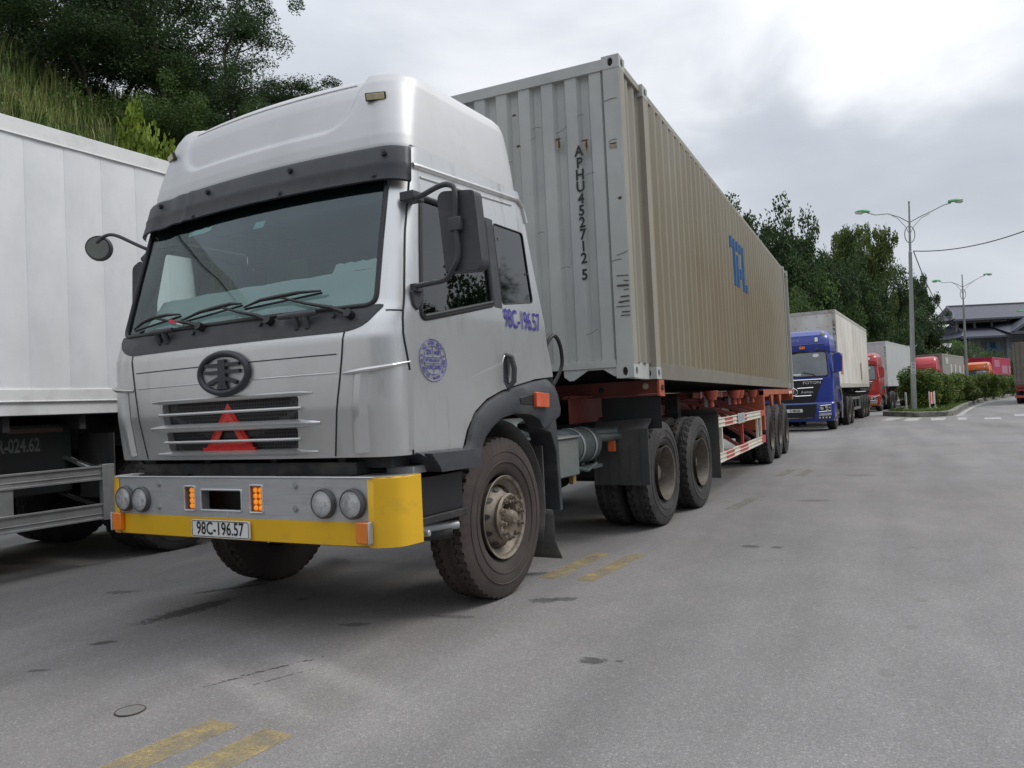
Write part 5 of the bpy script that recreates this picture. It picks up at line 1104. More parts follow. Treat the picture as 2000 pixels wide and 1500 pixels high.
def box_container(loc, yaw, L, h, cols, label, ribs=False, number=None, marks=None, z=1.42, patches=(), doors=False, group=None):
    r = empty('shipping_container', (loc[0], loc[1], z), (0, 0, -yaw)); tag(r, label, 'container', group); W = 1.219
    f = MB()
    for y, s in ((0, 1), (L, -1)):
        for sx in (1, -1):
            for zz in (0, h - .118): casting(f, sx * W, y, zz, -sx, s)
            f.bx(sx * W, sx * (W - .13), y + s * .003, y + s * .14, .118, h - .118)
        f.bx(-W + .15, W - .15, y + s * .005, y + s * .07, h - .12, h - .005); f.bx(-W + .15, W - .15, y + s * .005, y + s * .07, 0, .16)
    for sx in (1, -1): f.bx(sx * W, sx * (W - .05), .17, L - .17, h - .11, h - .005); f.bx(sx * W, sx * (W - .05), .17, L - .17, 0, .16)
    f.build('frame', cols[1], r, 30)
    b = MB()
    if ribs:
        corr_end(b, -W + .13, W - .13, .02, .16, h - .12); corr(b, .14, L - .14, W - .012, 1, .16, h - .11); corr(b, .14, L - .14, -W + .012, -1, .16, h - .11); b.bx(-W + .1, W - .1, L - .08, L - .02, .16, h - .12)
    else: b.bx(-W + .02, W - .012, .02, L - .02, .14, h - .05)
    b.bx(-W + .05, W - .05, .1, L - .1, h - .06, h - .03); b.build('body', cols[0], r, 30)
    if not ribs and not doors:
        rv = MB()
        for i in range(6):
            for zz in (h - .22, h - .62): rv.cyl((-.95 + i * .38, .021, zz), (-.95 + i * .38, .012, zz), .014, 8)
        rv.build('rivet', darkmetal, r)
    if number:
        t_ = MB()
        for i, c_ in enumerate(number): text(c_, t_, .15, frame((W - .065, -.004, h - .42 - i * .16), (1, 0, 0), (0, 0, 1)), .8, .002)
        t_.build('container_number', ink, r, 0)
    for (y0, y1, z0, z1, mt, nm) in patches:
        m_ = MB(); m_.add([(W + .003, y0, z0), (W + .003, y1, z0), (W + .003, y1, z1), (W + .003, y0, z1)], [(0, 1, 2, 3)]); m_.build(nm, mt, r, 0)
    return r
reefer = M('dirty_white_container', (.80, .765, .69), .5, 0, var=.06, vs=.9, dirt=((.34, .26, .17), .42, .8, .9, (1, 1, .5), .75)); reefer_f = M('dirty_white_frame', (.52, .50, .45), .5, 0, var=.08, dirt=((.25, .17, .1), .5, .7, 3, (1, 1, 1), .7))
reefer2 = M('clean_white_container', (.56, .57, .57), .5, 0, var=.04, vs=.9, dirt=((.42, .41, .38), .5, .8, 1.2, (1, 1, .5), .5))
beige = M('beige_grey_container', (.33, .31, .27), .55, 0, var=.08, dirt=((.22, .2, .17), .5, .8, 1.5, (1, 1, .5), .6)); crimson = M('crimson_container', (.42, .02, .07), .5, 0, var=.07, dirt=((.3, .05, .08), .5, .8, 2, (1, 1, .5), .5))
brownc = M('brown_grey_container', (.17, .15, .125), .6, 0, var=.12, dirt=((.1, .07, .05), .5, .8, 2, (1, 1, .5), .6)); patchw = M('painted_out_patch', (.50, .49, .46), .6, var=.06); patchr = M('red_smear', (.42, .16, .11), .7, var=.2, dirt=((.34, .26, .17), .4, .6, 6, (1, 1, .3), .9))
import math as _m
def side_off(px, py, yaw, k=1.219): return (px - k * math.cos(yaw), py + k * math.sin(yaw))
x_, y_ = side_off(1.79, 24.25, .07); box_container((x_, y_), .07, 12.19, 2.88, (reefer, reefer_f), 'dirty white refrigerated container with brown lower stains, carried behind the blue truck', number='LXRU 640', patches=((.9, 1.5, .5, 1.3, patchr, 'red_smear'), (8.2, 8.6, .35, 1.1, patchr, 'red_smear')))
x_, y_ = side_off(3.55, 46.5, .165); box_container((x_, y_), .165, 12.19, 2.80, (reefer2, reefer2), 'plain pale grey container behind the red truck and left of the lamp post', number='MORU 1127')
x_, y_ = side_off(7.95, 68.6, .215); box_container((x_, y_), .215, 12.19, 2.60, (beige, beige), 'beige container with painted-over white patches above the hedge', True, patches=((1.5, 3.0, 1.75, 2.3, patchw, 'painted_patch'), (3.9, 4.9, .7, 1.75, patchw, 'painted_patch'), (6.2, 7.2, .7, 1.75, patchw, 'painted_patch'), (8.7, 9.8, .6, 1.7, patchw, 'painted_patch'), (11.2, 11.7, .7, 1.75, patchw, 'painted_patch')))
x_, y_ = side_off(13.83, 89.1, .26); box_container((x_, y_), .26, 12.19, 2.65, (crimson, crimson), 'crimson container behind the orange truck at the end of the queue', True, patches=((1.2, 4.6, 1.6, 2.35, M('faded_patch', (.42, .12, .16), .6), 'faded_patch'), (6, 9.8, .9, 1.8, M('faded_grey_marks', (.36, .16, .2), .6, var=.3, vs=4), 'faded_mark'), (10.8, 12, .9, 1.8, M('faded_grey_marks', (.36, .16, .2), .6), 'faded_mark')))

def skel(loc, yaw, label, col, guard, group=None, ys=(8.3, 9.6, 10.9), L=12.2, zt=1.41):
    r = empty('skeletal_trailer', (loc[0], loc[1], 0), (0, 0, -yaw)); tag(r, label, 'trailer', group); f = MB()
    for sx in (1, -1): f.bx(sx * .42, sx * .54, 0, L, 1.08, zt - .04)
    for y in (.1, 4.2, 7.6, L - .2): f.bx(-1.2, 1.2, y, y + .14, zt - .16, zt)
    for y in (2.0, 5.5): f.bx(-1.1, 1.1, y, y + .08, zt - .14, zt - .04)
    for sx in (1, -1):
        f.bx(sx * .75, sx * .9, 2.6, 2.75, .45, 1.3); f.bx(sx * 1.12, sx * 1.2, 7.6, L, zt - .16, zt - .04)
        for yy in (4.4, 5.6, 6.6): f.bar((sx * .5, yy - .3, 1.25), (sx * 1.18, yy, 1.0), .05, .04)
        f.bx(sx * .6, sx * 1.2, ys[0] - .66, ys[0] - .63, .7, 1.2)
    f.bx(-1.2, 1.2, L - .1, L, .55, .75); f.build('chassis_frame', col, r, 30)
    for sx in (1, -1): side_guard(r, sx * 1.22, 3.4, 7.2, .48, 1.02, [guard, guard], (), sx)
    axle_set(r, ys, 1.24, True, .53); return r
gm_ = M('grey_guard_paint', (.26, .26, .25), .5, .2, var=.1)
x_, y_ = side_off(1.79, 24.25, .07); skel((x_, y_), .07, 'grey skeletal trailer under the dirty white container of the blue truck', darkmetal, gm_)
x_, y_ = side_off(3.55, 46.5, .165); skel((x_, y_), .165, 'dark trailer with cream side guard under the pale grey container', M('dark_red_frame', (.1, .03, .025), .6), cream)
x_, y_ = side_off(7.95, 68.6, .215); skel((x_, y_), .215, 'trailer hidden by the hedge, under the beige container', redox, cream)
x_, y_ = side_off(13.83, 89.1, .26); skel((x_, y_), .26, 'trailer under the crimson container at the end of the queue', redox, cream)
# container truck driving away at the right edge
rr_yaw = .20; X0, Y0r = 10.26, 47.6
CX, CY = X0 + 1.22 * math.cos(rr_yaw), Y0r - 1.22 * math.sin(rr_yaw)
rc_ = box_container((CX, CY), rr_yaw, 12.19, 2.50, (brownc, brownc), 'brown-grey container seen from its door end at the right edge, driving away', True, z=1.15)
dd_ = MB()
for x in (-.55, .55): dd_.bx(x - .52, x + .52, .0 - .01, .03, .14, 2.40, 0)
for x in (-.85, -.3, .3, .85): dd_.cyl((x, -.035, .08), (x, -.035, 2.42), .02, 8, 0); dd_.bx(x - .05, x + .05, -.06, -.01, .9, .98, 0)
for z in (.5, .95, 1.4, 1.85): dd_.bx(-1.05, 1.05, -.022, -.012, z, z + .05, 0)
dd_.build('door_panel', brownc, rc_, 30)
t_ = MB(); text('TGHU 627', t_, .12, frame((.5, -.03, 2.15), (1, 0, 0), (0, 0, 1)), .9, .001); t_.build('container_number', M('faded_lettering', (.32, .3, .27), .6), rc_, 0)
rt = empty('skeletal_trailer', (CX, CY, 0), (0, 0, -rr_yaw)); tag(rt, 'trailer with red rear bumper under the brown-grey container at the right edge', 'trailer')
f = MB(); 
for sx in (1, -1): f.bx(sx * .42, sx * .54, .1, 12, .8, 1.12)
f.bx(-1.2, 1.2, 0, .15, .95, 1.14); 
for sx in (1, -1): f.bx(sx * .6, sx * .66, .0, .08, .4, 1.0)
f.build('chassis_frame', redox, rt, 30)
bb_ = MB(); bb_.bx(-1.22, 1.22, -.08, .04, .36, .50); bb_.build('rear_bumper', redband, rt, 30, bevel=.01)
for sx in (1, -1): l_ = MB(); l_.bx(sx * .7, sx * 1.15, -.03, .02, .78, .90); l_.build('tail_lamp', M('tail_lens', (.35, .02, .02), .3), rt)
axle_set(rt, (1.5, 2.8, 4.1), 1.24, True, .53)
# ================================================================== the road
def asphalt():
    m = bpy.data.materials.new('asphalt'); m.use_nodes = True; t = m.node_tree; n = t.nodes; l = t.links; b = n['Principled BSDF']; b.inputs['Roughness'].default_value = .82; b.inputs['Specular IOR Level'].default_value = .4
    tc = n.new('ShaderNodeTexCoord'); O = tc.outputs['Object']
    def noise(scale, det=6, st=(1, 1, 1), rough=.6, loc=(0, 0, 0)):
        mp = n.new('ShaderNodeMapping'); mp.inputs['Scale'].default_value = st; mp.inputs['Location'].default_value = loc; mp.inputs['Rotation'].default_value = (0, 0, .09); l.new(O, mp.inputs[0]); z = n.new('ShaderNodeTexNoise'); z.inputs['Scale'].default_value = scale; z.inputs['Detail'].default_value = det; z.inputs['Roughness'].default_value = rough; l.new(mp.outputs[0], z.inputs['Vector']); return z.outputs['Fac']
    def mth(op, a, bb, c=None):
        x = n.new('ShaderNodeMath'); x.operation = op
        for i, v in enumerate((a, bb, c)):
            if v is None: continue
            if isinstance(v, (int, float)): x.inputs[i].default_value = v
            else: l.new(v, x.inputs[i])
        return x.outputs[0]
    def rng(v, a, bb, c, d):
        x = n.new('ShaderNodeMapRange'); l.new(v, x.inputs['Value']); x.inputs['From Min'].default_value = a; x.inputs['From Max'].default_value = bb; x.inputs['To Min'].default_value = c; x.inputs['To Max'].default_value = d; return x.outputs[0]
    vo = n.new('ShaderNodeTexVoronoi'); vo.inputs['Scale'].default_value = 190; l.new(O, vo.inputs['Vector']); sc = n.new('ShaderNodeSeparateColor'); l.new(vo.outputs['Color'], sc.inputs[0])
    vo2 = n.new('ShaderNodeTexVoronoi'); vo2.inputs['Scale'].default_value = 120; l.new(O, vo2.inputs['Vector']); sc2 = n.new('ShaderNodeSeparateColor'); l.new(vo2.outputs['Color'], sc2.inputs[0])
    g = rng(sc.outputs[0], 0, 1, .80, 1.22); g2 = rng(sc2.outputs[0], .86, 1, 1, 1.4)
    v = mth('MULTIPLY', g, g2)
    v = mth('MULTIPLY', v, rng(noise(.35, 5), .3, .7, .86, 1.12)); v = mth('MULTIPLY', v, rng(noise(1.2, 6, (1, .10, 1), .5), .3, .7, .82, 1.12)); v = mth('MULTIPLY', v, rng(noise(3.0, 8, (1, .5, 1)), .3, .7, .93, 1.06))
    v = mth('MULTIPLY', v, rng(noise(1.6, 9, (1, 1, 1), .7, (7, 3, 0)), .66, .74, 1, .62))
    # oil and water spots with a ragged edge: (x, y, half length along, half width, angle, depth)
    wob = noise(24, 8, (1, 1, 1), .75); wob2 = noise(2.6, 4, (1, 1, 1), .5, (4, 9, 0))
    spots = [(-1.30, -2.62, .48, .13, 1.45, .45), (-1.52, -2.05, .30, .05, .9, .5), (1.76, -2.84, .085, .075, .3, .5), (1.89, -2.81, .03, .03, 0, .6), (2.06, .41, .11, .08, .2, .6), (2.28, .4, .06, .06, 0, .6), (1.03, -1.77, .11, .08, .3, .62), (1.16, -1.70, .12, .06, .2, .62),
             (-1.2, -3.40, .10, .05, .6, .55), (-2.35, -2.37, .16, .07, .4, .7), (-1.09, -3.88, .07, .03, .5, .6), (.10, -2.63, .12, .05, .3, .7), (2.35, 3.5, .25, .12, .2, .85), (2.8, 6.5, .3, .14, .1, .9), (3.5, .1, .10, .13, .2, 1.15), (3.32, -1.19, .04, .04, 0, 1.05), (3.25, -1.8, .04, .06, 0, 1.1), (3.12, -2.6, .05, .07, 0, 1.15), (-.7, -2.18, .07, .04, 0, .7), (.6, -2.3, .2, .04, .1, .75)]
    for (x, y, a, bb, an, dp) in spots:
        mp = n.new('ShaderNodeMapping'); mp.vector_type = 'TEXTURE'; mp.inputs['Location'].default_value = (x, y, 0); mp.inputs['Rotation'].default_value = (0, 0, an); mp.inputs['Scale'].default_value = (a, bb, 1); l.new(O, mp.inputs[0])
        ln = n.new('ShaderNodeVectorMath'); ln.operation = 'LENGTH'; l.new(mp.outputs[0], ln.inputs[0]); s = mth('MULTIPLY_ADD', wob, 2.2, ln.outputs['Value']); s = mth('MULTIPLY_ADD', wob2, .9, s)
        v = mth('MULTIPLY', v, rng(s, 2.2, 2.42, dp * .78, 1))
    # coarse ravelled seams near the foreground
    for (x, y, a, bb, an) in ((.19, -3.46, .42, .022, -.95 + .0), (.12, -3.62, .35, .016, -.9), (.33, -3.55, .25, .012, -.9)):
        mp = n.new('ShaderNodeMapping'); mp.vector_type = 'TEXTURE'; mp.inputs['Location'].default_value = (x, y, 0); mp.inputs['Rotation'].default_value = (0, 0, an + math.pi / 1.55); mp.inputs['Scale'].default_value = (a, bb, 1); l.new(O, mp.inputs[0])
        ln = n.new('ShaderNodeVectorMath'); ln.operation = 'LENGTH'; l.new(mp.outputs[0], ln.inputs[0]); s = mth('MULTIPLY_ADD', noise(26, 3), 3.5, ln.outputs['Value']); v = mth('MULTIPLY', v, rng(s, 2.1, 2.3, .4, 1))
    for (x, y, a, bb, an) in ((.45, -3.38, .75, .10, -.35), (.25, -3.72, .6, .09, -.35)):
        mp = n.new('ShaderNodeMapping'); mp.vector_type = 'TEXTURE'; mp.inputs['Location'].default_value = (x, y, 0); mp.inputs['Rotation'].default_value = (0, 0, an); mp.inputs['Scale'].default_value = (a, bb, 1); l.new(O, mp.inputs[0])
        ln = n.new('ShaderNodeVectorMath'); ln.operation = 'LENGTH'; l.new(mp.outputs[0], ln.inputs[0]); s = mth('MULTIPLY_ADD', wob2, 1, ln.outputs['Value']); v = mth('MULTIPLY', v, rng(s, .7, 1.8, 1.28, 1))
    r = n.new('ShaderNodeValToRGB'); l.new(mth('MULTIPLY', v, .5), r.inputs[0]); e = r.color_ramp.elements; e[0].position = 0; e[0].color = (0, 0, 0, 1); e[1].position = 1; e[1].color = (.40, .382, .372, 1)
    # brownish drift of dust
    mx = n.new('ShaderNodeMix'); mx.data_type = 'RGBA'; l.new(rng(noise(.5, 5, (1, .3, 1), .6, (2, 8, 0)), .5, .75, 0, .35), mx.inputs[0]); l.new(r.outputs[0], mx.inputs[6])
    ml = n.new('ShaderNodeMix'); ml.data_type = 'RGBA'; ml.blend_type = 'MULTIPLY'; ml.inputs[0].default_value = 1; l.new(r.outputs[0], ml.inputs[6]); ml.inputs[7].default_value = (1.1, 1.0, .86, 1); l.new(ml.outputs[2], mx.inputs[7]); l.new(mx.outputs[2], b.inputs['Base Color'])
    bp = n.new('ShaderNodeBump'); bp.inputs['Strength'].default_value = .55; bp.inputs['Distance'].default_value = .004; l.new(vo.outputs['Distance'], bp.inputs['Height']); l.new(bp.outputs[0], b.inputs['Normal'])
    return m
asph = asphalt()
def sheet(name, pts, z, mat, kind='structure'):
    g_ = MB(); g_.add([(x, y, z) for x, y in pts], [tuple(range(len(pts)))]); o = g_.build(name, mat, None, 0); tag(o, kind=kind); return o
soil = M('soil_and_scrub', (.09, .085, .05), .95, var=.35, vs=.4, bump=.5, bs=3)
grassm = M('grass_green', (.075, .12, .028), .9, var=.35, vs=1.5, bump=.4, bs=20)
# ground in one sheet to the horizon, left bank rising beside the road
def xb(y): return itp([(-60, -9.0), (20, -8.6), (45, -6.5), (62, -4.5), (80, -.5), (100, 5), (120, 9), (200, 30)], y)
def hz(x, y):
    d = xb(y) - x
    if d <= 0: return 0.0
    k = itp([(-60, 1.0), (30, 1.0), (45, .55), (60, .40), (80, .28), (110, .18), (200, .1)], y)
    return k * (d * 1.05 if d < 4 else 4.2 + (d - 4) * .92 if d < 14 else 13.4 + (d - 14) * .35) + .25 * math.sin(x * 1.3 + y * .7) * min(1, d / 3) + .2 * math.sin(y * 1.9 - x * .6) * min(1, d / 3)
hl_ = MB(); nx, ny = 60, 150
for j in range(ny + 1):
    y = -40 + 240 * j / ny
    for i in range(nx + 1): d = 60 * (i / nx) ** 1.5; x = xb(y) - d; hl_.v.append((x, y, hz(x, y) + (.0 if i else -.05)))
hl_.f = [(j * (nx + 1) + i, (j + 1) * (nx + 1) + i, (j + 1) * (nx + 1) + i + 1, j * (nx + 1) + i + 1) for j in range(ny) for i in range(nx)]; hl_.m = [0] * len(hl_.f)
tag(hl_.build('hill', soil, None, 60), kind='structure')
sheet('ground', [(-900, -300), (900, -300), (900, 1500), (-900, 1500)], -.012, M('far_ground', (.12, .12, .09), .95, var=.3, vs=.2))
sheet('road', [(-9.2, -40), (30, -40), (30, 20), (36, 60), (55, 130), (70, 200), (30, 200), (10, 130), (3, 90), (-4, 62), (-7, 40), (-9, 20)], -.004, asph)
wp = M('worn_white_paint', (.50, .50, .49), .7, var=.12, vs=9, dirt=((.2, .195, .19), .42, .62, 7, (1, 1, 1), .85)); yp = M('worn_yellow_paint', (.44, .33, .13), .75, var=.14, vs=12, dirt=((.2, .18, .14), .40, .66, 6, (1, 1, 1), .8), bump=.3, bs=120)
fp = M('faint_white_paint', (.24, .235, .23), .8, var=.1, vs=5, dirt=((.18, .175, .17), .45, .6, 4, (1, 1, 1), .9))
def wear(m, lo, hi, sc=14, top=1.0):
    t = m.node_tree; n = t.nodes; l = t.links; b = n['Principled BSDF']; o = n['Material Output']; tc = n.new('ShaderNodeTexCoord'); z = n.new('ShaderNodeTexNoise'); z.inputs['Scale'].default_value = sc; z.inputs['Detail'].default_value = 10; z.inputs['Roughness'].default_value = .8; l.new(tc.outputs['Object'], z.inputs['Vector'])
    v = n.new('ShaderNodeTexVoronoi'); v.inputs['Scale'].default_value = 110; l.new(tc.outputs['Object'], v.inputs['Vector']); sc_ = n.new('ShaderNodeSeparateColor'); l.new(v.outputs['Color'], sc_.inputs[0])
    a = n.new('ShaderNodeMath'); a.operation = 'MULTIPLY_ADD'; l.new(sc_.outputs[0], a.inputs[0]); a.inputs[1].default_value = .15; l.new(z.outputs['Fac'], a.inputs[2])
    r = n.new('ShaderNodeMapRange'); r.inputs['From Min'].default_value = lo; r.inputs['From Max'].default_value = hi; r.inputs['To Min'].default_value = 0; r.inputs['To Max'].default_value = top; l.new(a.outputs[0], r.inputs['Value'])
    tr = n.new('ShaderNodeBsdfTransparent'); mx = n.new('ShaderNodeMixShader'); l.new(r.outputs[0], mx.inputs[0]); l.new(tr.outputs[0], mx.inputs[1]); l.new(b.outputs[0], mx.inputs[2]); l.new(mx.outputs[0], o.inputs[0]); return m
wear(yp, .36, .68, 7, .8); wear(wp, .36, .55, 5, .95); wear(fp, .5, .7, 6, .8)
mk = MB()
def dash(x0, y0, x1, y1, wd, mt=0, mb=mk):
    d = Vector((x1 - x0, y1 - y0, 0)); n_ = Vector((-d.y, d.x, 0)).normalized() * wd / 2; a = Vector((x0, y0, -.0025)); b = Vector((x1, y1, -.0025)); mb.add([a - n_, b - n_, b + n_, a + n_], [(0, 1, 2, 3)], mt)
for k in range(-1, 3):
    y = -1.17 + 3.80 * k
    for dx, mt_ in ((1.10, 0), (.79, 0)):
        xx = dx + .107 * (y + 1.17); y0_ = y - .15 * (k < 0); 
        if k < 1 or (k == 1 and mt_ == 0 and dx > 1) or k > 1: dash(xx, y0_, xx + .11, y0_ + 1.04, .15 + .03 * (k < 0), 1 if k > 0 else 0)
mko = mk.build('road_marking', [yp, M('faint_yellow_paint', (.26, .22, .12), .8, var=.14, vs=12, dirt=((.18, .17, .15), .38, .6, 5, (1, 1, 1), .9))], None, 0); wear(MATS['faint_yellow_paint'], .5, .75, 7, .8); tag(mko, kind='structure')
mw_ = MB(); 
el_ = [(6.04, 31.24), (6.35, 33.5), (6.9, 38), (7.8, 44.67), (9.0, 52), (10.5, 59.98), (12.23, 66.5), (15.5, 78)]
for a, b in zip(el_, el_[1:]): dash(a[0], a[1], b[0], b[1], .2, 0, mw_)
dash(3.2, 32.4, 6.0, 30.7, .16, 0, mw_)
for q4 in ([(3.07, 28.3), (3.45, 28.5), (4.0, 31.2), (3.4, 31.6)], [(3.88, 27.6), (4.35, 27.5), (4.65, 30.3), (4.1, 30.5)], [(4.81, 27.2), (5.25, 27.1), (5.5, 29.6), (4.95, 29.8)], [(5.7, 26.9), (5.95, 26.8), (6.2, 29.2), (5.85, 29.3)], [(6.5, 26.6), (7.05, 26.5), (7.2, 28.1), (6.7, 28.3)], [(7.75, 28.9), (9.3, 28.3), (9.6, 30.2), (8.0, 30.9)]):
    mw_.add([(x, y, -.0022) for x, y in q4], [(0, 1, 2, 3)], 0)
tag(mw_.build('crossing_marking', wp, None, 0), kind='structure')
mf_ = MB(); dash(-3.78, -1.75, -3.45, -.45, .10, 0, mf_); dash(-4.2, -5.0, -3.9, -2.9, .10, 0, mf_); tag(mf_.build('faded_marking', fp, None, 0), kind='structure')
mh_ = MB(); mh_.disc((-.04, -4.13, .0015), .062, (0, 0, 1), 24, 0); mh_.tube([(-.04 + .064 * math.cos(a), -4.13 + .064 * math.sin(a), .001) for a in [i * math.pi / 14 for i in range(28)]], .003, 5, 1, True)
tag(mh_.build('survey_cap', [M('cap_asphalt', (.17, .165, .155), .8, var=.2, vs=60), M('cap_rim', (.07, .06, .05), .8)], None, 0), 'small round metal cap set in the asphalt left of the yellow dashes', 'cap')

# ================================================================== planted island
outer = [(3.1, 34.7), (4.45, 31.15), (5.5, 31.05), (5.85, 31.6), (6.2, 34), (6.93, 40.25), (7.7, 46), (8.78, 53.74), (10.1, 61), (11.8, 69), (13.6, 76.5), (17, 88), (15.2, 88.6), (11.6, 77), (9.4, 68.5), (7.7, 61), (6.3, 54), (5.1, 47), (4.1, 41), (3.5, 37.5)]
def dens(pl, k=4, closed=True):
    o = []; n = len(pl)
    for i in range(n if closed else n - 1):
        a, b = Vector(pl[i]), Vector(pl[(i + 1) % n])
        for t in range(k): o.append(a + (b - a) * t / k)
    return o
op = dens(rounded(outer, [.6, .5, .4, .4] + [.01] * 16, 4), 2); n = len(op); cx_ = sum((p for p in op), Vector((0, 0))) / n
def inset(pl, d):
    o = []; n = len(pl)
    for i in range(n):
        a, b = pl[i - 1], pl[(i + 1) % n]; t = (b - a)
        if t.length < 1e-6: o.append(pl[i]); continue
        t.normalize(); nn = Vector((-t.y, t.x)); o.append(pl[i] + nn * d)
    return o
ar_ = sum(op[i - 1].x * op[i].y - op[i].x * op[i - 1].y for i in range(n)); sg_ = 1 if ar_ > 0 else -1
ip = inset(op, .2 * sg_); kb = MB()
kb.add([(p.x, p.y, -.0) for p in op] + [(p.x, p.y, .20) for p in op] + [(p.x, p.y, .225) for p in inset(op, .03 * sg_)] + [(p.x, p.y, .225) for p in ip] + [(p.x, p.y, .1) for p in ip], [(r_ * n + i, r_ * n + (i + 1) % n, (r_ + 1) * n + (i + 1) % n, (r_ + 1) * n + i) for r_ in range(4) for i in range(n)])
tag(kb.build('kerb', M('mossy_kerb_stone', (.25, .24, .21), .9, var=.25, vs=3, dirt=((.07, .075, .05), .45, .6, 2.2, (1, 1, 2), .85), dirt2=((.42, .41, .38), .6, .7, 5, (1, 1, 1), .7), bump=.5, bs=12), None, 40), kind='structure')
gi = MB(); ip2 = [(p.x, p.y, .19) for p in ip]; gi.add(ip2, [tuple(range(n))]); gi.build('island_soil', grassm, None, 0); bpy.data.objects['island_soil']['kind'] = 'structure'

# ------------------------------------------------------------------ foliage materials and builders
def leafmat(name, cols, rough=.6, trans=.25):
    m = bpy.data.materials.new(name); m.use_nodes = True; t = m.node_tree; n = t.nodes; l = t.links; b = n['Principled BSDF']; b.inputs['Roughness'].default_value = rough; b.inputs['Specular IOR Level'].default_value = .3
    g = n.new('ShaderNodeNewGeometry'); r = n.new('ShaderNodeValToRGB'); l.new(g.outputs['Random Per Island'], r.inputs[0]); e = r.color_ramp.elements
    e[0].position = 0; e[0].color = cols[0] + (1,); e[1].position = 1; e[1].color = cols[-1] + (1,)
    for i, c in enumerate(cols[1:-1]): k = e.new((i + 1) / (len(cols) - 1)); k.color = c + (1,)
    tc = n.new('ShaderNodeTexCoord'); nz = n.new('ShaderNodeTexNoise'); nz.inputs['Scale'].default_value = .5; l.new(tc.outputs['Object'], nz.inputs['Vector']); mr = n.new('ShaderNodeMapRange'); mr.inputs['From Min'].default_value = .3; mr.inputs['From Max'].default_value = .7; mr.inputs['To Min'].default_value = .65; mr.inputs['To Max'].default_value = 1.3; l.new(nz.outputs['Fac'], mr.inputs['Value'])
    mu = n.new('ShaderNodeVectorMath'); mu.operation = 'SCALE'; l.new(r.outputs[0], mu.inputs[0]); l.new(mr.outputs[0], mu.inputs['Scale']); l.new(mu.outputs[0], b.inputs['Base Color'])
    tr = n.new('ShaderNodeBsdfTranslucent'); l.new(mu.outputs[0], tr.inputs[0]); mx = n.new('ShaderNodeMixShader'); mx.inputs[0].default_value = trans; o = n['Material Output']; l.new(b.outputs[0], mx.inputs[1]); l.new(tr.outputs[0], mx.inputs[2]); l.new(mx.outputs[0], o.inputs[0]); return m
lf_dark = leafmat('dark_leaves', [(.028, .055, .02), (.05, .09, .032), (.08, .13, .045)]); lf_mid = leafmat('mid_leaves', [(.045, .085, .022), (.085, .15, .038), (.13, .20, .055)]); lf_olive = leafmat('olive_leaves', [(.07, .10, .028), (.12, .16, .04), (.17, .20, .06)])
lf_bright = leafmat('bright_broad_leaves', [(.12, .18, .02), (.20, .28, .035), (.26, .34, .05)], trans=.35); lf_hedge = leafmat('hedge_leaves', [(.03, .07, .014), (.07, .14, .025), (.13, .20, .035), (.22, .18, .04)], .45); lf_grass = leafmat('grass_blades', [(.07, .12, .02), (.12, .18, .03), (.16, .2, .06)]); lf_dry = leafmat('long_grass_blades', [(.11, .15, .035), (.2, .25, .07), (.30, .29, .13)])
bark = M('bark', (.09, .075, .06), .9, var=.3, vs=5, bump=.6, bs=20)
def leaf(mb, p, s_, up=.3, asp=.5, rnd=random):
    d = Vector((rnd.gauss(0, 1), rnd.gauss(0, 1), rnd.gauss(0, .7))).normalized(); e_ = d.cross(Vector((rnd.gauss(0, 1), rnd.gauss(0, 1), rnd.gauss(0, 1)))).normalized(); a = d * s_ / 2; b = e_ * s_ * asp / 2
    o = len(mb.v); mb.v += [tuple(p - a), tuple(p + b), tuple(p + a), tuple(p - b)]; mb.f.append((o, o + 1, o + 2, o + 3)); mb.m.append(0)
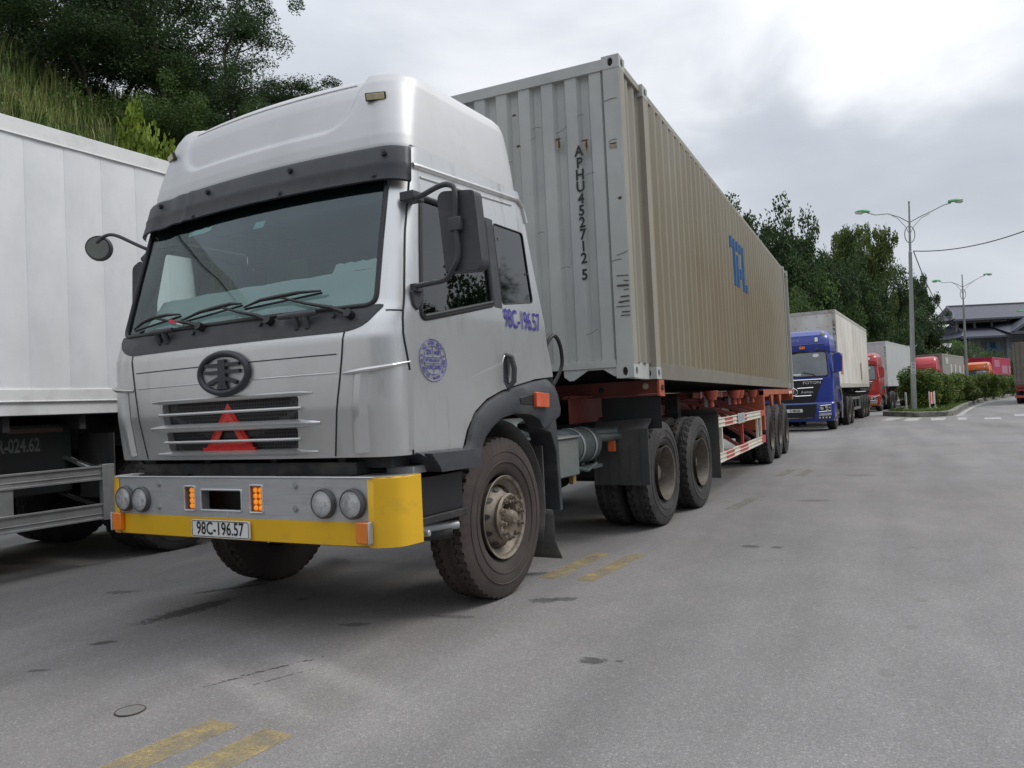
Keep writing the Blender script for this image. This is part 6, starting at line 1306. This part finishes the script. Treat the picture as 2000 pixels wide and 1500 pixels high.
def tree_data(h, spread, nleaf, ls, seed, crown_lo=.3, shape='round', clump=.16, asp=.5, trunk=.02):
    """trunk with forking limbs; leaf sprays gathered at the limb tips, leaving gaps between"""
    rnd = random.Random(seed); tb = MB(); lb = MB(); tips = []
    def limb(p, d, L, r, lev):
        pts = [p]; dd = d.copy()
        for i in range(4): dd = (dd + Vector((rnd.gauss(0, .13), rnd.gauss(0, .13), rnd.gauss(.05, .08)))).normalized(); pts.append(pts[-1] + dd * L / 4)
        tb.tube(pts, [r * (1 - .14 * i) for i in range(5)], 6 if lev else 8)
        if lev >= 2: tips.append(pts[-1]); tips.append(pts[2]); return
        for i in range(rnd.randint(3, 4) + (2 if lev == 0 else 0)):
            t = rnd.uniform(.45, 1) if lev else rnd.uniform(crown_lo, 1); k_ = min(3, int(t * 4)); q_ = pts[k_].lerp(pts[k_ + 1], t * 4 - k_)
            a = rnd.uniform(0, 2 * math.pi); el = rnd.uniform(.15, .9) if lev == 0 else rnd.uniform(-.1, .8); nd = (Vector((math.cos(a) * math.cos(el), math.sin(a) * math.cos(el), math.sin(el))) + dd * .25).normalized()
            f_ = {'round': 1.0, 'tall': .75}[shape]; limb(q_, nd, spread * rnd.uniform(.45, .8) * f_ * (1 if lev == 0 else .55) * (1.15 - .5 * t), r * .45, lev + 1)
    limb(Vector((0, 0, -.3)), Vector((rnd.gauss(0, .05), rnd.gauss(0, .05), 1)).normalized(), h * .86, h * trunk, 0)
    cl = []
    for t_ in tips:
        cl.append((t_, rnd.uniform(.7, 1.3) * clump * spread))
        for _ in range(2): cl.append((t_ + Vector((rnd.gauss(0, 1), rnd.gauss(0, 1), rnd.gauss(0, .8))) * clump * spread * 1.1, rnd.uniform(.5, 1) * clump * spread))
    for _ in range(nleaf):
        c_, r_ = rnd.choice(cl); v = Vector((rnd.gauss(0, 1), rnd.gauss(0, 1), rnd.gauss(0, .62))); v = v.normalized() * (rnd.random() ** .45) * r_; leaf(lb, c_ + v, ls * rnd.uniform(.6, 1.3), asp=asp, rnd=rnd)
    return tb, lb
_td = {}; EXT = {}
def tree(kind, loc, sc, rot, mat, label, group, name='tree', cat='tree', **kw):
    if kind not in _td:
        tb, lb = tree_data(**kw); a = tb.build('trunk', bark, None, 40); b = lb.build('crown', lf_dark, None, 0); _td[kind] = (a.data, b.data); zs1 = sorted(v[2] for v in lb.v); rs1 = sorted(math.hypot(v[0], v[1]) for v in lb.v); EXT[kind] = (zs1[int(len(zs1) * .996)], rs1[int(len(rs1) * .95)]); bpy.data.objects.remove(a); bpy.data.objects.remove(b)
    if isinstance(sc, list): sc = (sc[1] / EXT[kind][1], sc[1] / EXT[kind][1], sc[0] / EXT[kind][0])     # [height, crown radius]
    e_ = empty(name, loc, (0, 0, rot)); e_.scale = (sc, sc, sc) if not isinstance(sc, tuple) else sc; tag(e_, label, cat, group)
    for nm, me in zip(('trunk', 'crown'), _td[kind]):
        key = (kind, nm, mat.name)
        if nm == 'crown':
            if key not in _td: _td[key] = me.copy(); _td[key].materials.clear(); _td[key].materials.append(mat)
            me = _td[key]
        o = bpy.data.objects.new(nm, me); COL.objects.link(o); o.parent = e_
    return e_
K = {'ka': dict(h=12, spread=6.5, nleaf=19000, ls=.34, seed=1, crown_lo=.3), 'kb': dict(h=13, spread=6.0, nleaf=19000, ls=.32, seed=5, crown_lo=.25, shape='tall'), 'kf': dict(h=9, spread=5.0, nleaf=17000, ls=.33, seed=83, crown_lo=.35, clump=.26), 'kc': dict(h=9, spread=6.5, nleaf=18000, ls=.32, seed=9, crown_lo=.12, clump=.2), 'kd': dict(h=5, spread=4.2, nleaf=9000, ls=.26, seed=12, crown_lo=.05, clump=.24, trunk=.012)}
def plant(kind, x, y, top, rad, mat, label, group, name='tree', cat='tree'):
    z = hz(x, y) - .1; return tree(kind, (x, y, z), [top - z, rad], random.uniform(0, 6), mat, label, group, name, cat, **K[kind])
random.seed(21)
G_ = 'trees on the wooded bank beyond the queue'
for kind, x, y, top, rad, mt, lb_ in [
    ('kf', -6.4, 55.5, 16.1, 3.0, lf_dark, 'dark tree rising over the top edge of the stained container, leftmost of the far wood'),
    ('kf', -3.5, 59.0, 16.1, 3.1, lf_dark, 'tall dark tree with clumped crown right of the container end'),
    ('kc', -1.7, 62, 14.4, 2.4, lf_mid, 'dark tree with drooping right side, second crown from the container'),
    ('kb', .0, 71, 16.0, 3.0, lf_olive, 'thin pale leafy tree seen against the sky between two darker crowns'),
    ('kb', 2.0, 70, 15.4, 2.6, lf_olive, 'broad olive-green tree above the red truck'),
    ('kb', 3.2, 71, 16.0, 2.2, lf_mid, 'tree with feathery pointed top, highest just left of the near lamp post'),
    ('ka', 4.6, 84, 14.8, 2.8, lf_dark, 'dark tree behind the near lamp post'),
    ('kb', 7.6, 98, 14.4, 2.9, lf_dark, 'tree with branches reaching out past the near lamp post'),
    ('ka', -5.2, 53, 12.0, 3.0, lf_dark, 'lower dark tree close behind the stained container end'),
    ('kc', -2.3, 53.5, 9.6, 2.8, lf_mid, 'leafy green tree directly above the blue truck'),
    ('kc', -.2, 58.5, 11.4, 3.0, lf_dark, 'dense dark tree above the dirty white container'),
    ('kc', 1.9, 65, 12.2, 3.2, lf_dark, 'green creeper-covered tree above the red truck container'),
    ('kc', 3.6, 77, 11.4, 3.4, lf_dark, 'dark rounded tree at the foot of the wood by the lamp post'),
    ('kc', 6.4, 92, 10.6, 3.4, lf_dark, 'dark tree at the right foot of the wood'),
    ('kc', -8.5, 48, 11, 3, lf_dark, 'dark tree hidden behind the rear of the stained container'),
    ('kc', -3.9, 51, 8.5, 2.6, lf_dark, 'low dark tree behind the blue truck'), ('kc', -1.0, 66, 14.0, 3.2, lf_dark, 'dark crown behind the tall clumped tree'),
    ('kc', 1.4, 72, 13.6, 3.4, lf_dark, 'dark crown filling the middle of the wood'), ('kc', 4.2, 76, 12.6, 3.0, lf_dark, 'dark crown just left of the lamp pole'), ('kc', .9, 62.5, 8.6, 2.6, lf_mid, 'green bushy tree right above the dirty white container'),
    ('kc', 8.6, 101, 10.0, 3.0, lf_dark, 'low dark tree beyond the lamp pole, next to the gate roof')]:
    plant(kind, x, y, top, rad, mt, lb_, G_)
G2 = 'shrubs between the queue and the gate building'
for x, y, top, rad, mt, lb_ in [(2.9, 70, 6.0, 2.6, lf_mid, 'green shrub behind the pale grey container'), (5.4, 90, 7.0, 2.8, lf_mid, 'light green shrub right of the lamp pole'), (8.9, 108, 6.6, 3.0, lf_mid, 'rounded shrub below the left end of the gate roof'), (12.3, 118, 7.4, 3.2, lf_mid, 'bushy green shrub left of the far lamp post'), (15.7, 124, 6.3, 3.0, lf_dark, 'dark shrub right of the far lamp post'), (19, 129, 5.9, 3.2, lf_dark, 'dark shrub above the crimson container'), (22.2, 131, 6.1, 3.2, lf_mid, 'green shrub at the right edge beyond the queue'), (26, 133, 6.1, 3.4, lf_dark, 'dark shrub beyond the departing container'), (7.3, 99, 5.4, 3.0, lf_dark, 'low dark shrub behind the beige container'), (10.8, 112, 5.4, 3.2, lf_dark, 'dark shrub above the beige container')]:
    plant('kd', x, y, top, rad, mt, lb_, G2, 'shrub', 'shrub')
for i, (x, y, top, rad) in enumerate([(25, 26, 11, 4.5), (26, 33, 13.5, 5), (26, 40, 11.5, 4.5), (28, 48, 15, 5), (30, 57, 12.5, 5), (33, 66, 15, 5.5), (26, 18, 10, 4), (27, 9, 10, 4.5)]):
    plant('kc' if i % 2 else 'ka', x, y, top, rad, lf_dark, 'dark roadside tree out to the right of the road, mirrored in the cab windows', 'roadside trees mirrored in the cab windows')
# left bank
K['la'] = dict(h=11, spread=6, nleaf=30000, ls=.19, seed=31, crown_lo=.25, clump=.15, asp=.35); K['lb'] = dict(h=7, spread=5, nleaf=24000, ls=.16, seed=37, crown_lo=.1, clump=.2, asp=.4); K['lc'] = dict(h=3.0, spread=2.6, nleaf=11000, ls=.30, seed=44, crown_lo=.05, clump=.30, asp=.75, trunk=.012)
G3 = 'trees on the bank above the white trailer'
for kind, x, y, top, rad, mt, lb_ in [
    ('la', -18.0, 15.7, 17.9, 2.9, lf_dark, 'dark feathery tree whose branches reach the sky above the silver cab'),
    ('la', -19.5, 19.5, 16.0, 3.0, lf_dark, 'dark tree behind the feathery one, lower branches left of the cab roof'),
    ('la', -20.5, 14.5, 21.0, 3.6, lf_dark, 'tall dark tree in the upper left, second from the sky'),
    ('la', -23.5, 12.5, 22.5, 4.0, lf_dark, 'tall dark tree in the upper left corner'), ('la', -26, 10.0, 23, 4, lf_dark, 'tree at the far left top corner'),
    ('lb', -18.4, 12.4, 14.6, 2.6, lf_mid, 'mid-green bushy tree on the bank over the trailer'), ('lb', -23.5, 9.9, 16.8, 3, lf_dark, 'dark bushy tree high on the bank at the left edge'), ('lb', -17.0, 13.6, 13.0, 2.2, lf_mid, 'leafy bush left of the silver cab roof'), ('lb', -17.6, 17.0, 14.4, 2.6, lf_dark, 'dark bush beneath the feathery tree'), ('lb', -21.5, 12.3, 17.4, 3, lf_dark, 'dark tree in the middle of the bank wood'),
    ('lb', -24.5, 15.0, 19.4, 4, lf_dark, 'dark tree deep in the bank wood'), ('lb', -21.5, 18.0, 17.6, 4, lf_dark, 'dark tree behind the feathery tree, deep in the wood')]:
    plant(kind, x, y, top, rad, mt, lb_, G3)
plant('lc', -14.3, 8.0, 9.45, .95, lf_bright, 'bright green broad-leaved bush above the end of the white trailer', None, 'broadleaf_bush', 'bush')
plant('lc', -13.6, 8.6, 8.7, .9, lf_bright, 'second bright green bush touching the silver roof', None, 'broadleaf_bush', 'bush')
def grass(name, pts_fn, n_, h0, h1, wd, mat, seed, kind='stuff'):
    rnd = random.Random(seed); g_ = MB()
    for _ in range(n_):
        p = pts_fn(rnd)
        if p is None: continue
        x, y, z = p; h_ = rnd.uniform(h0, h1); a = rnd.uniform(0, 6.28); lean = rnd.uniform(.1, .55) * h_; dx, dy = math.cos(a) * lean, math.sin(a) * lean; px, py = -math.sin(a) * wd / 2, math.cos(a) * wd / 2; o = len(g_.v)
        g_.v += [(x - px, y - py, z), (x + px, y + py, z), (x + dx * .35 + px * .8, y + dy * .35 + py * .8, z + h_ * .6), (x + dx * .35 - px * .8, y + dy * .35 - py * .8, z + h_ * .6), (x + dx, y + dy, z + h_ * (.95 - .3 * lean / h_))]
        g_.f += [(o, o + 1, o + 2, o + 3), (o + 3, o + 2, o + 4)]; g_.m += [0, 0]
    o = g_.build(name, mat, None, 0); tag(o, kind=kind); return o
def bank(rnd):
    x = rnd.uniform(-27, -10.0); y = rnd.uniform(1, 26); 
    if math.sin(x * 1.7 + 1) * math.sin(y * 1.3) + rnd.uniform(-.8, .5) < -.35: return None
    return (x, y, hz(x, y) - .05)
bo_ = grass('bank_grass', bank, 50000, .5, 1.6, .035, lf_dry, 5); tag(bo_, 'long grass covering the bank above the trailer', 'grass')
def bank2(rnd): x = rnd.uniform(-26, -9.5); y = rnd.uniform(0, 30); return (x, y, hz(x, y) - .05)
g2_ = grass('bank_undergrowth', bank2, 26000, .3, .8, .09, lf_mid, 6); tag(g2_, 'leafy undergrowth between the long grass on the bank', 'undergrowth')
isl = [(p.x, p.y) for p in inset(op, .22 * sg_)]; bxs = (min(p[0] for p in isl), max(p[0] for p in isl), min(p[1] for p in isl), max(p[1] for p in isl))
def island(rnd):
    y = bxs[2] + (bxs[3] - bxs[2]) * rnd.random() ** 1.8; x = rnd.uniform(bxs[0], bxs[1])
    return (x, y, .18) if inside((x, y), isl) else None
go_ = grass('island_grass', island, 60000, .07, .22, .022, lf_grass, 8); tag(go_, 'short green grass growing on the kerbed island', 'grass')
# clipped shrubs of the median hedge
K['hd'] = dict(seed=0)
def bush_data(seed, n_=15000, ls=.095):
    rnd = random.Random(seed); lb = MB(); tb = MB()
    for i in range(7): a = i * .9; tb.tube([(0, 0, 0), (.12 * math.cos(a), .12 * math.sin(a), .5), (.45 * math.cos(a), .45 * math.sin(a), 1.2)], [.03, .02, .008], 5)
    lobes = [(Vector((rnd.uniform(-.5, .5), rnd.uniform(-.5, .5), rnd.uniform(.45, 1.55))), rnd.uniform(.35, .62)) for _ in range(16)]
    for _ in range(n_):
        c_, r_ = rnd.choice(lobes); v = Vector((rnd.gauss(0, 1), rnd.gauss(0, 1), rnd.gauss(0, 1))).normalized() * r_ * (rnd.random() ** .22) * rnd.uniform(.9, 1.08); p = c_ + v
        if p.z < .03: continue
        leaf(lb, p, ls * rnd.uniform(.7, 1.3), asp=.6, rnd=rnd)
    return tb, lb
bd = []
for s_ in (3, 8, 14):
    tb, lb = bush_data(s_); a = tb.build('stem', bark, None, 40); b = lb.build('foliage', lf_hedge, None, 0); bd.append((a.data, b.data)); bpy.data.objects.remove(a); bpy.data.objects.remove(b)
words_ = ['nearest hedge shrub, just behind the lamp post', 'second hedge shrub from the lamp post', 'third hedge shrub from the lamp post', 'fourth hedge shrub from the lamp post', 'fifth hedge shrub from the lamp post', 'sixth hedge shrub from the lamp post', 'seventh hedge shrub from the lamp post', 'eighth hedge shrub, below the crimson container', 'ninth hedge shrub, near the departing container', 'tenth hedge shrub, farthest along the island']
for i, (x, y, s_) in enumerate([(4.75, 36.0, 1.12), (5.75, 39.6, 1.0), (6.45, 43.6, .98), (7.3, 47.5, 1.0), (8.1, 51.6, .98), (9.0, 56, 1.0), (10.1, 61, 1.02), (11.3, 66.5, 1.0), (12.7, 72.3, 1.0), (14.2, 78.5, 1.0)]):
    e_ = empty('hedge_shrub', (x, y, .18), (0, 0, i * 1.3)); e_.scale = (s_ * 1.12, s_ * 1.12, s_ * .93); tag(e_, 'rounded green ' + words_[i], 'shrub', 'clipped shrubs along the island')
    for nm, me in zip(('stem', 'foliage'), bd[i % 3]): o = bpy.data.objects.new(nm, me); COL.objects.link(o); o.parent = e_

# ================================================================== lamp posts, cables, barriers
galv = M('galvanised_pole', (.30, .32, .31), .5, .4, var=.12, vs=2, dirt=((.2, .2, .18), .5, .8, 3, (1, 1, .4), .6)); green = M('green_lamp_shell', (.02, .27, .07), .35, var=.1); bowl = M('lamp_bowl', (.55, .6, .55), .2, var=.1, coat=.5)
def lamp(loc, lean, label, label_part=True):
    r = empty('street_lamp', loc, lean); tag(r, label, 'street lamp', 'twin-arm lamp posts on the island'); HH = 9.72
    p = MB(); p.tube([(0, 0, -.05), (0, 0, .02), (0, 0, 1.1), (0, 0, 7.4), (0, 0, 7.42), (0, 0, HH)], [.135, .13, .115, .075, .055, .035], 16); p.cyl((0, 0, HH), (0, 0, HH + .04), .05, 10); p.bx(-.22, .22, -.22, .22, -.04, .015)
    p.cyl((-.0, 0, 6.55), (.16, -.02, 6.57), .012, 6); p.tube([(-.2, .0, 3.05), (-.1, 0, 2.98), (.1, 0, 2.98), (.2, 0, 3.06)], .02, 6); p.build('pole', galv, r, 40)
    a_ = MB(); rr = .30; a_.tube([(math.cos(t) * rr * .78, 0, 8.22 + math.sin(t) * rr * 1.3) for t in [i * math.pi / 16 for i in range(32)]], .022, 8, closed=True)
    for s_, rise in ((1, .62), (-1, -.0)):
        ex = 2.05 * s_; zt = 9.05 + (.62 if s_ > 0 else .15)
        zt = 9.32 + (.38 if s_ > 0 else -.05)
        a_.tube([(0, 0, 8.78), (s_ * .45, 0, 9.03), (s_ * 1.0, 0, 9.20 + (.08 if s_ > 0 else -.0)), (s_ * 1.6, 0, zt - .12), (s_ * 1.95, 0, zt - .02)], .024, 8)
        a_.tube([(0, 0, 8.22), (s_ * .2, 0, 8.6), (s_ * .55, 0, 8.98), (s_ * .95, 0, 9.19)], .014, 8)
        h_ = MB(); n = 10; vs = []
        for i in range(n + 1):
            t = i / n; wd = .125 * math.sin(math.pi * min(1, .28 + t * .78)) ** .5; xx = s_ * (1.86 + .72 * t); zz_ = zt + (.13 * t if s_ > 0 else .02 * t)
            for k in range(9): a = math.pi * k / 8; vs.append((xx, math.cos(a) * wd, zz_ + math.sin(a) * wd * 1.0))
        h_.add(vs, [(9 * i + k, 9 * i + 9 + k, 9 * i + 10 + k, 9 * i + 1 + k) for i in range(n) for k in range(8)]); h_.add([vs[9 * i] for i in range(n + 1)] + [vs[9 * i + 8] for i in range(n + 1)], [(i, i + 1, n + 2 + i, n + 1 + i) for i in range(n)]); h_.add(vs[:9], [tuple(range(9))]); ho = h_.build('lamp_head', green, r, 40)
        b_ = MB(); vs = []
        for i in range(9):
            a = math.pi * i / 8; xx = s_ * (2.12 + .40 * (1 - math.cos(a)) / 2); wd = .10 * math.sin(a) ** .6 if 0 < i < 8 else .001; zz_ = zt + (.07 if s_ > 0 else .01)
            for k in range(7): q_ = math.pi + math.pi * k / 6; vs.append((xx, math.cos(q_) * wd, zz_ + math.sin(q_) * wd * 1.1))
        b_.add(vs, [(7 * i + k, 7 * i + 7 + k, 7 * i + 8 + k, 7 * i + 1 + k) for i in range(8) for k in range(6)]); b_.build('lamp_bowl', bowl, ho, 50)
    a_.build('arm', galv, r, 40); return r
AZ = math.atan2(.429, .902)
l1 = lamp((4.47, 33.87, .19), (0, R(2.2), AZ), 'near lamp post with green heads and paper notices, in front of the first hedge shrub')
nt_ = MB()
for z, mt in ((2.18, 0), (1.98, 0), (1.80, 0)):
    vs = [(math.cos(a) * .117, math.sin(a) * .117, zz_) for zz_ in (z - .08, z + .09) for a in [R(-160 + 20 * k) for k in range(8)]]; nt_.add(vs, [(k, k + 1, k + 9, k + 8) for k in range(7)], 0)
    for dz_ in (-.03, .03): vs = [(math.cos(a) * .119, math.sin(a) * .119, zz_) for zz_ in (z + dz_ - .012, z + dz_ + .012) for a in [R(-140 + 20 * k) for k in range(5)]]; nt_.add(vs, [(k, k + 1, k + 6, k + 5) for k in range(4)], 1)
nt_.build('paper_notice', [M('notice_paper', (.5, .5, .48), .7), M('notice_print', (.12, .13, .3), .7)], l1, 40)
lamp((9.25, 63.9, .19), (0, R(1.0), AZ + .1), 'second lamp post farther along the hedge, in front of the gate roof')
lamp((19.7, 98.4, .0), (0, 0, AZ), 'third lamp post at the right edge, only its left green head in view')
def cable(name, pts, label):
    o = []; 
    for a, b, sag in pts:
        A, B = Vector(a), Vector(b)
        for i in range(13): t = i / 12; p = A.lerp(B, t); p.z -= sag * 4 * t * (1 - t); o.append(p)
    m_ = MB(); m_.tube(o, .022, 5); tag(m_.build(name, black, None, 40), label, 'cable')
cable('overhead_cable', [((4.86, 33.87, 7.59), (8.6, 28.6, 7.1), .25), ((8.6, 28.6, 7.1), (14, 21, 7.4), .2)], 'thin black cable running from the near lamp post out over the road to the right')
cable('overhead_cable', [((4.86, 33.87, 7.59), (6.46, 44.6, 5.84), .25), ((6.46, 44.6, 5.84), (9.3, 63.9, 5.45), .25)], 'sagging black cable between the two lamp posts')
rw = M('barrier_white', (.62, .6, .56), .5, dirt=((.3, .2, .15), .5, .7, 8, (1, 1, 1), .6))
for x, y, yaw, lb_ in ((4.17, 34.0, 1.62, 'narrow white folding barrier seen edge-on left of the lamp post'), (5.25, 34.2, 1.15, 'red and white folding barrier right of the lamp post')):
    r = empty('folding_barrier', (x, y, .19), (0, 0, yaw)); tag(r, lb_, 'barrier')
    f = MB()
    for sx in (-.3, .3): f.bx(sx - .02, sx + .02, -.02, .02, .12, .88, 0); f.bar((sx, 0, .16), (sx, -.18, .0), .03, .03); f.bar((sx, 0, .16), (sx, .18, 0), .03, .03); f.bar((sx, 0, .16), (sx, 0, .02), .03, .03)
    f.build('frame', rw, r, 30); b = MB()
    for k in range(4): b.bx(-.28 + .14 * k, -.28 + .14 * (k + 1), -.012, .012, .30, .84, k % 2)
    b.build('panel', [M('barrier_red', (.45, .03, .03), .5), rw], r, 30)
# ================================================================== gate building
tile = M('slate_blue_roof_tiles', (.055, .06, .085), .6, 0, var=.15, vs=.6, stretch=(6, 1, 1), bump=.4, bs=3); ridge = M('roof_edge', (.10, .105, .125), .6); conc = M('gate_concrete', (.22, .23, .25), .7, var=.1)
GB = empty('gate_building', (12.6, 140.8, 0), (0, 0, AZ)); tag(GB, 'gate building with two-tier slate-blue tiled roof at the right', 'building')
def hip(z0, z1, x0, x1, y0, y1, ix, iy, nm):
    m_ = MB(); yc = (y0 + y1) / 2
    A = [(x0, y0, z0), (x1, y0, z0), (x1, y1, z0), (x0, y1, z0)]; B = [(x0 + ix, y0 + iy, z0 + (z1 - z0) * .42), (x1 - ix, y0 + iy, z0 + (z1 - z0) * .42), (x1 - ix, y1 - iy, z0 + (z1 - z0) * .42), (x0 + ix, y1 - iy, z0 + (z1 - z0) * .42)]
    C_ = [(x0 + ix * 1.25, yc - .1, z1), (x1 - ix * 1.25, yc - .1, z1), (x1 - ix * 1.25, yc + .1, z1), (x0 + ix * 1.25, yc + .1, z1)]
    m_.add(A + B + C_, [(i, (i + 1) % 4, 4 + (i + 1) % 4, 4 + i) for i in range(4)] + [(4 + i, 4 + (i + 1) % 4, 8 + (i + 1) % 4, 8 + i) for i in range(4)] + [(8, 9, 10, 11), (3, 2, 1, 0)]); o = m_.build(nm, tile, GB, 0)
    e_ = MB(); e_.bx(x0 - .05, x1 + .05, y0 - .08, y0 + .1, z0 - .3, z0 - .01); e_.bar(C_[0], C_[1], .35, .35)
    for a, b in ((A[0], B[0]), (B[0], C_[0]), (A[1], B[1]), (B[1], C_[1])): e_.bar(a, b, .3, .3)
    e_.build('roof_edge', ridge, o, 0); return o
hip(11.75, 14.3, -.6, 36, -5, 5, 1.4, 2.4, 'upper_roof'); lo = hip(8.7, 11.3, -1.2, 37, -8, 8, 2.2, 3.0, 'lower_roof')
cl_ = MB()
for i in range(13): cl_.bx(1 + i * 2.8 - .15, 1 + i * 2.8 + .15, -3.2, -2.9, 9.9, 11.8)
for i in range(7): cl_.bx(1.5 + i * 5.6 - .3, 1.5 + i * 5.6 + .3, -6.2, -5.6, 0, 8.7)
cl_.build('column', conc, GB, 0)
gb = MB(); ax = 10.6; gb.add([(ax - 4.6, -8.6, 8.9), (ax + 4.6, -8.6, 8.9), (ax, -8.6, 11.6), (ax - 4.6, -4.0, 8.9 + 1.5), (ax + 4.6, -4.0, 8.9 + 1.5), (ax, -2.0, 11.6)], [(0, 2, 5, 3), (1, 4, 5, 2)], 0); go = gb.build('gable', [tile], lo, 0)
gt = MB(); gt.add([(ax - 3.2, -8.4, 9.2), (ax + 3.2, -8.4, 9.2), (ax, -8.4, 11.0)], [(0, 1, 2)], 0)
for a, b in (((ax - 4.7, -8.7, 8.85), (ax, -8.7, 11.65)), ((ax + 4.7, -8.7, 8.85), (ax, -8.7, 11.65)), ((ax - 4.5, -8.7, 8.95), (ax + 4.5, -8.7, 8.95))): gt.bar(a, b, .3, .45, 1)
for a, b in (((ax - 1.3, -8.6, 10.3), (ax, -8.6, 9.2)), ((ax + 1.3, -8.6, 10.3), (ax, -8.6, 9.2))): gt.bar(a, b, .1, .1, 2)
gt.build('gable_front', [black, ridge, steel], lo, 0)
wl_ = MB(); wl_.bx(4, 30, -4, 4, 0, 8.6, 0); wl_.build('wall', conc, GB, 0)
wn = MB()
for i in range(8): wn.bx(5 + i * 3, 7.2 + i * 3, -4.05, -4.0, 6.2, 7.8, 0)
wn.build('window', M('blue_glass', (.05, .16, .3), .15, coat=.5), GB, 0)
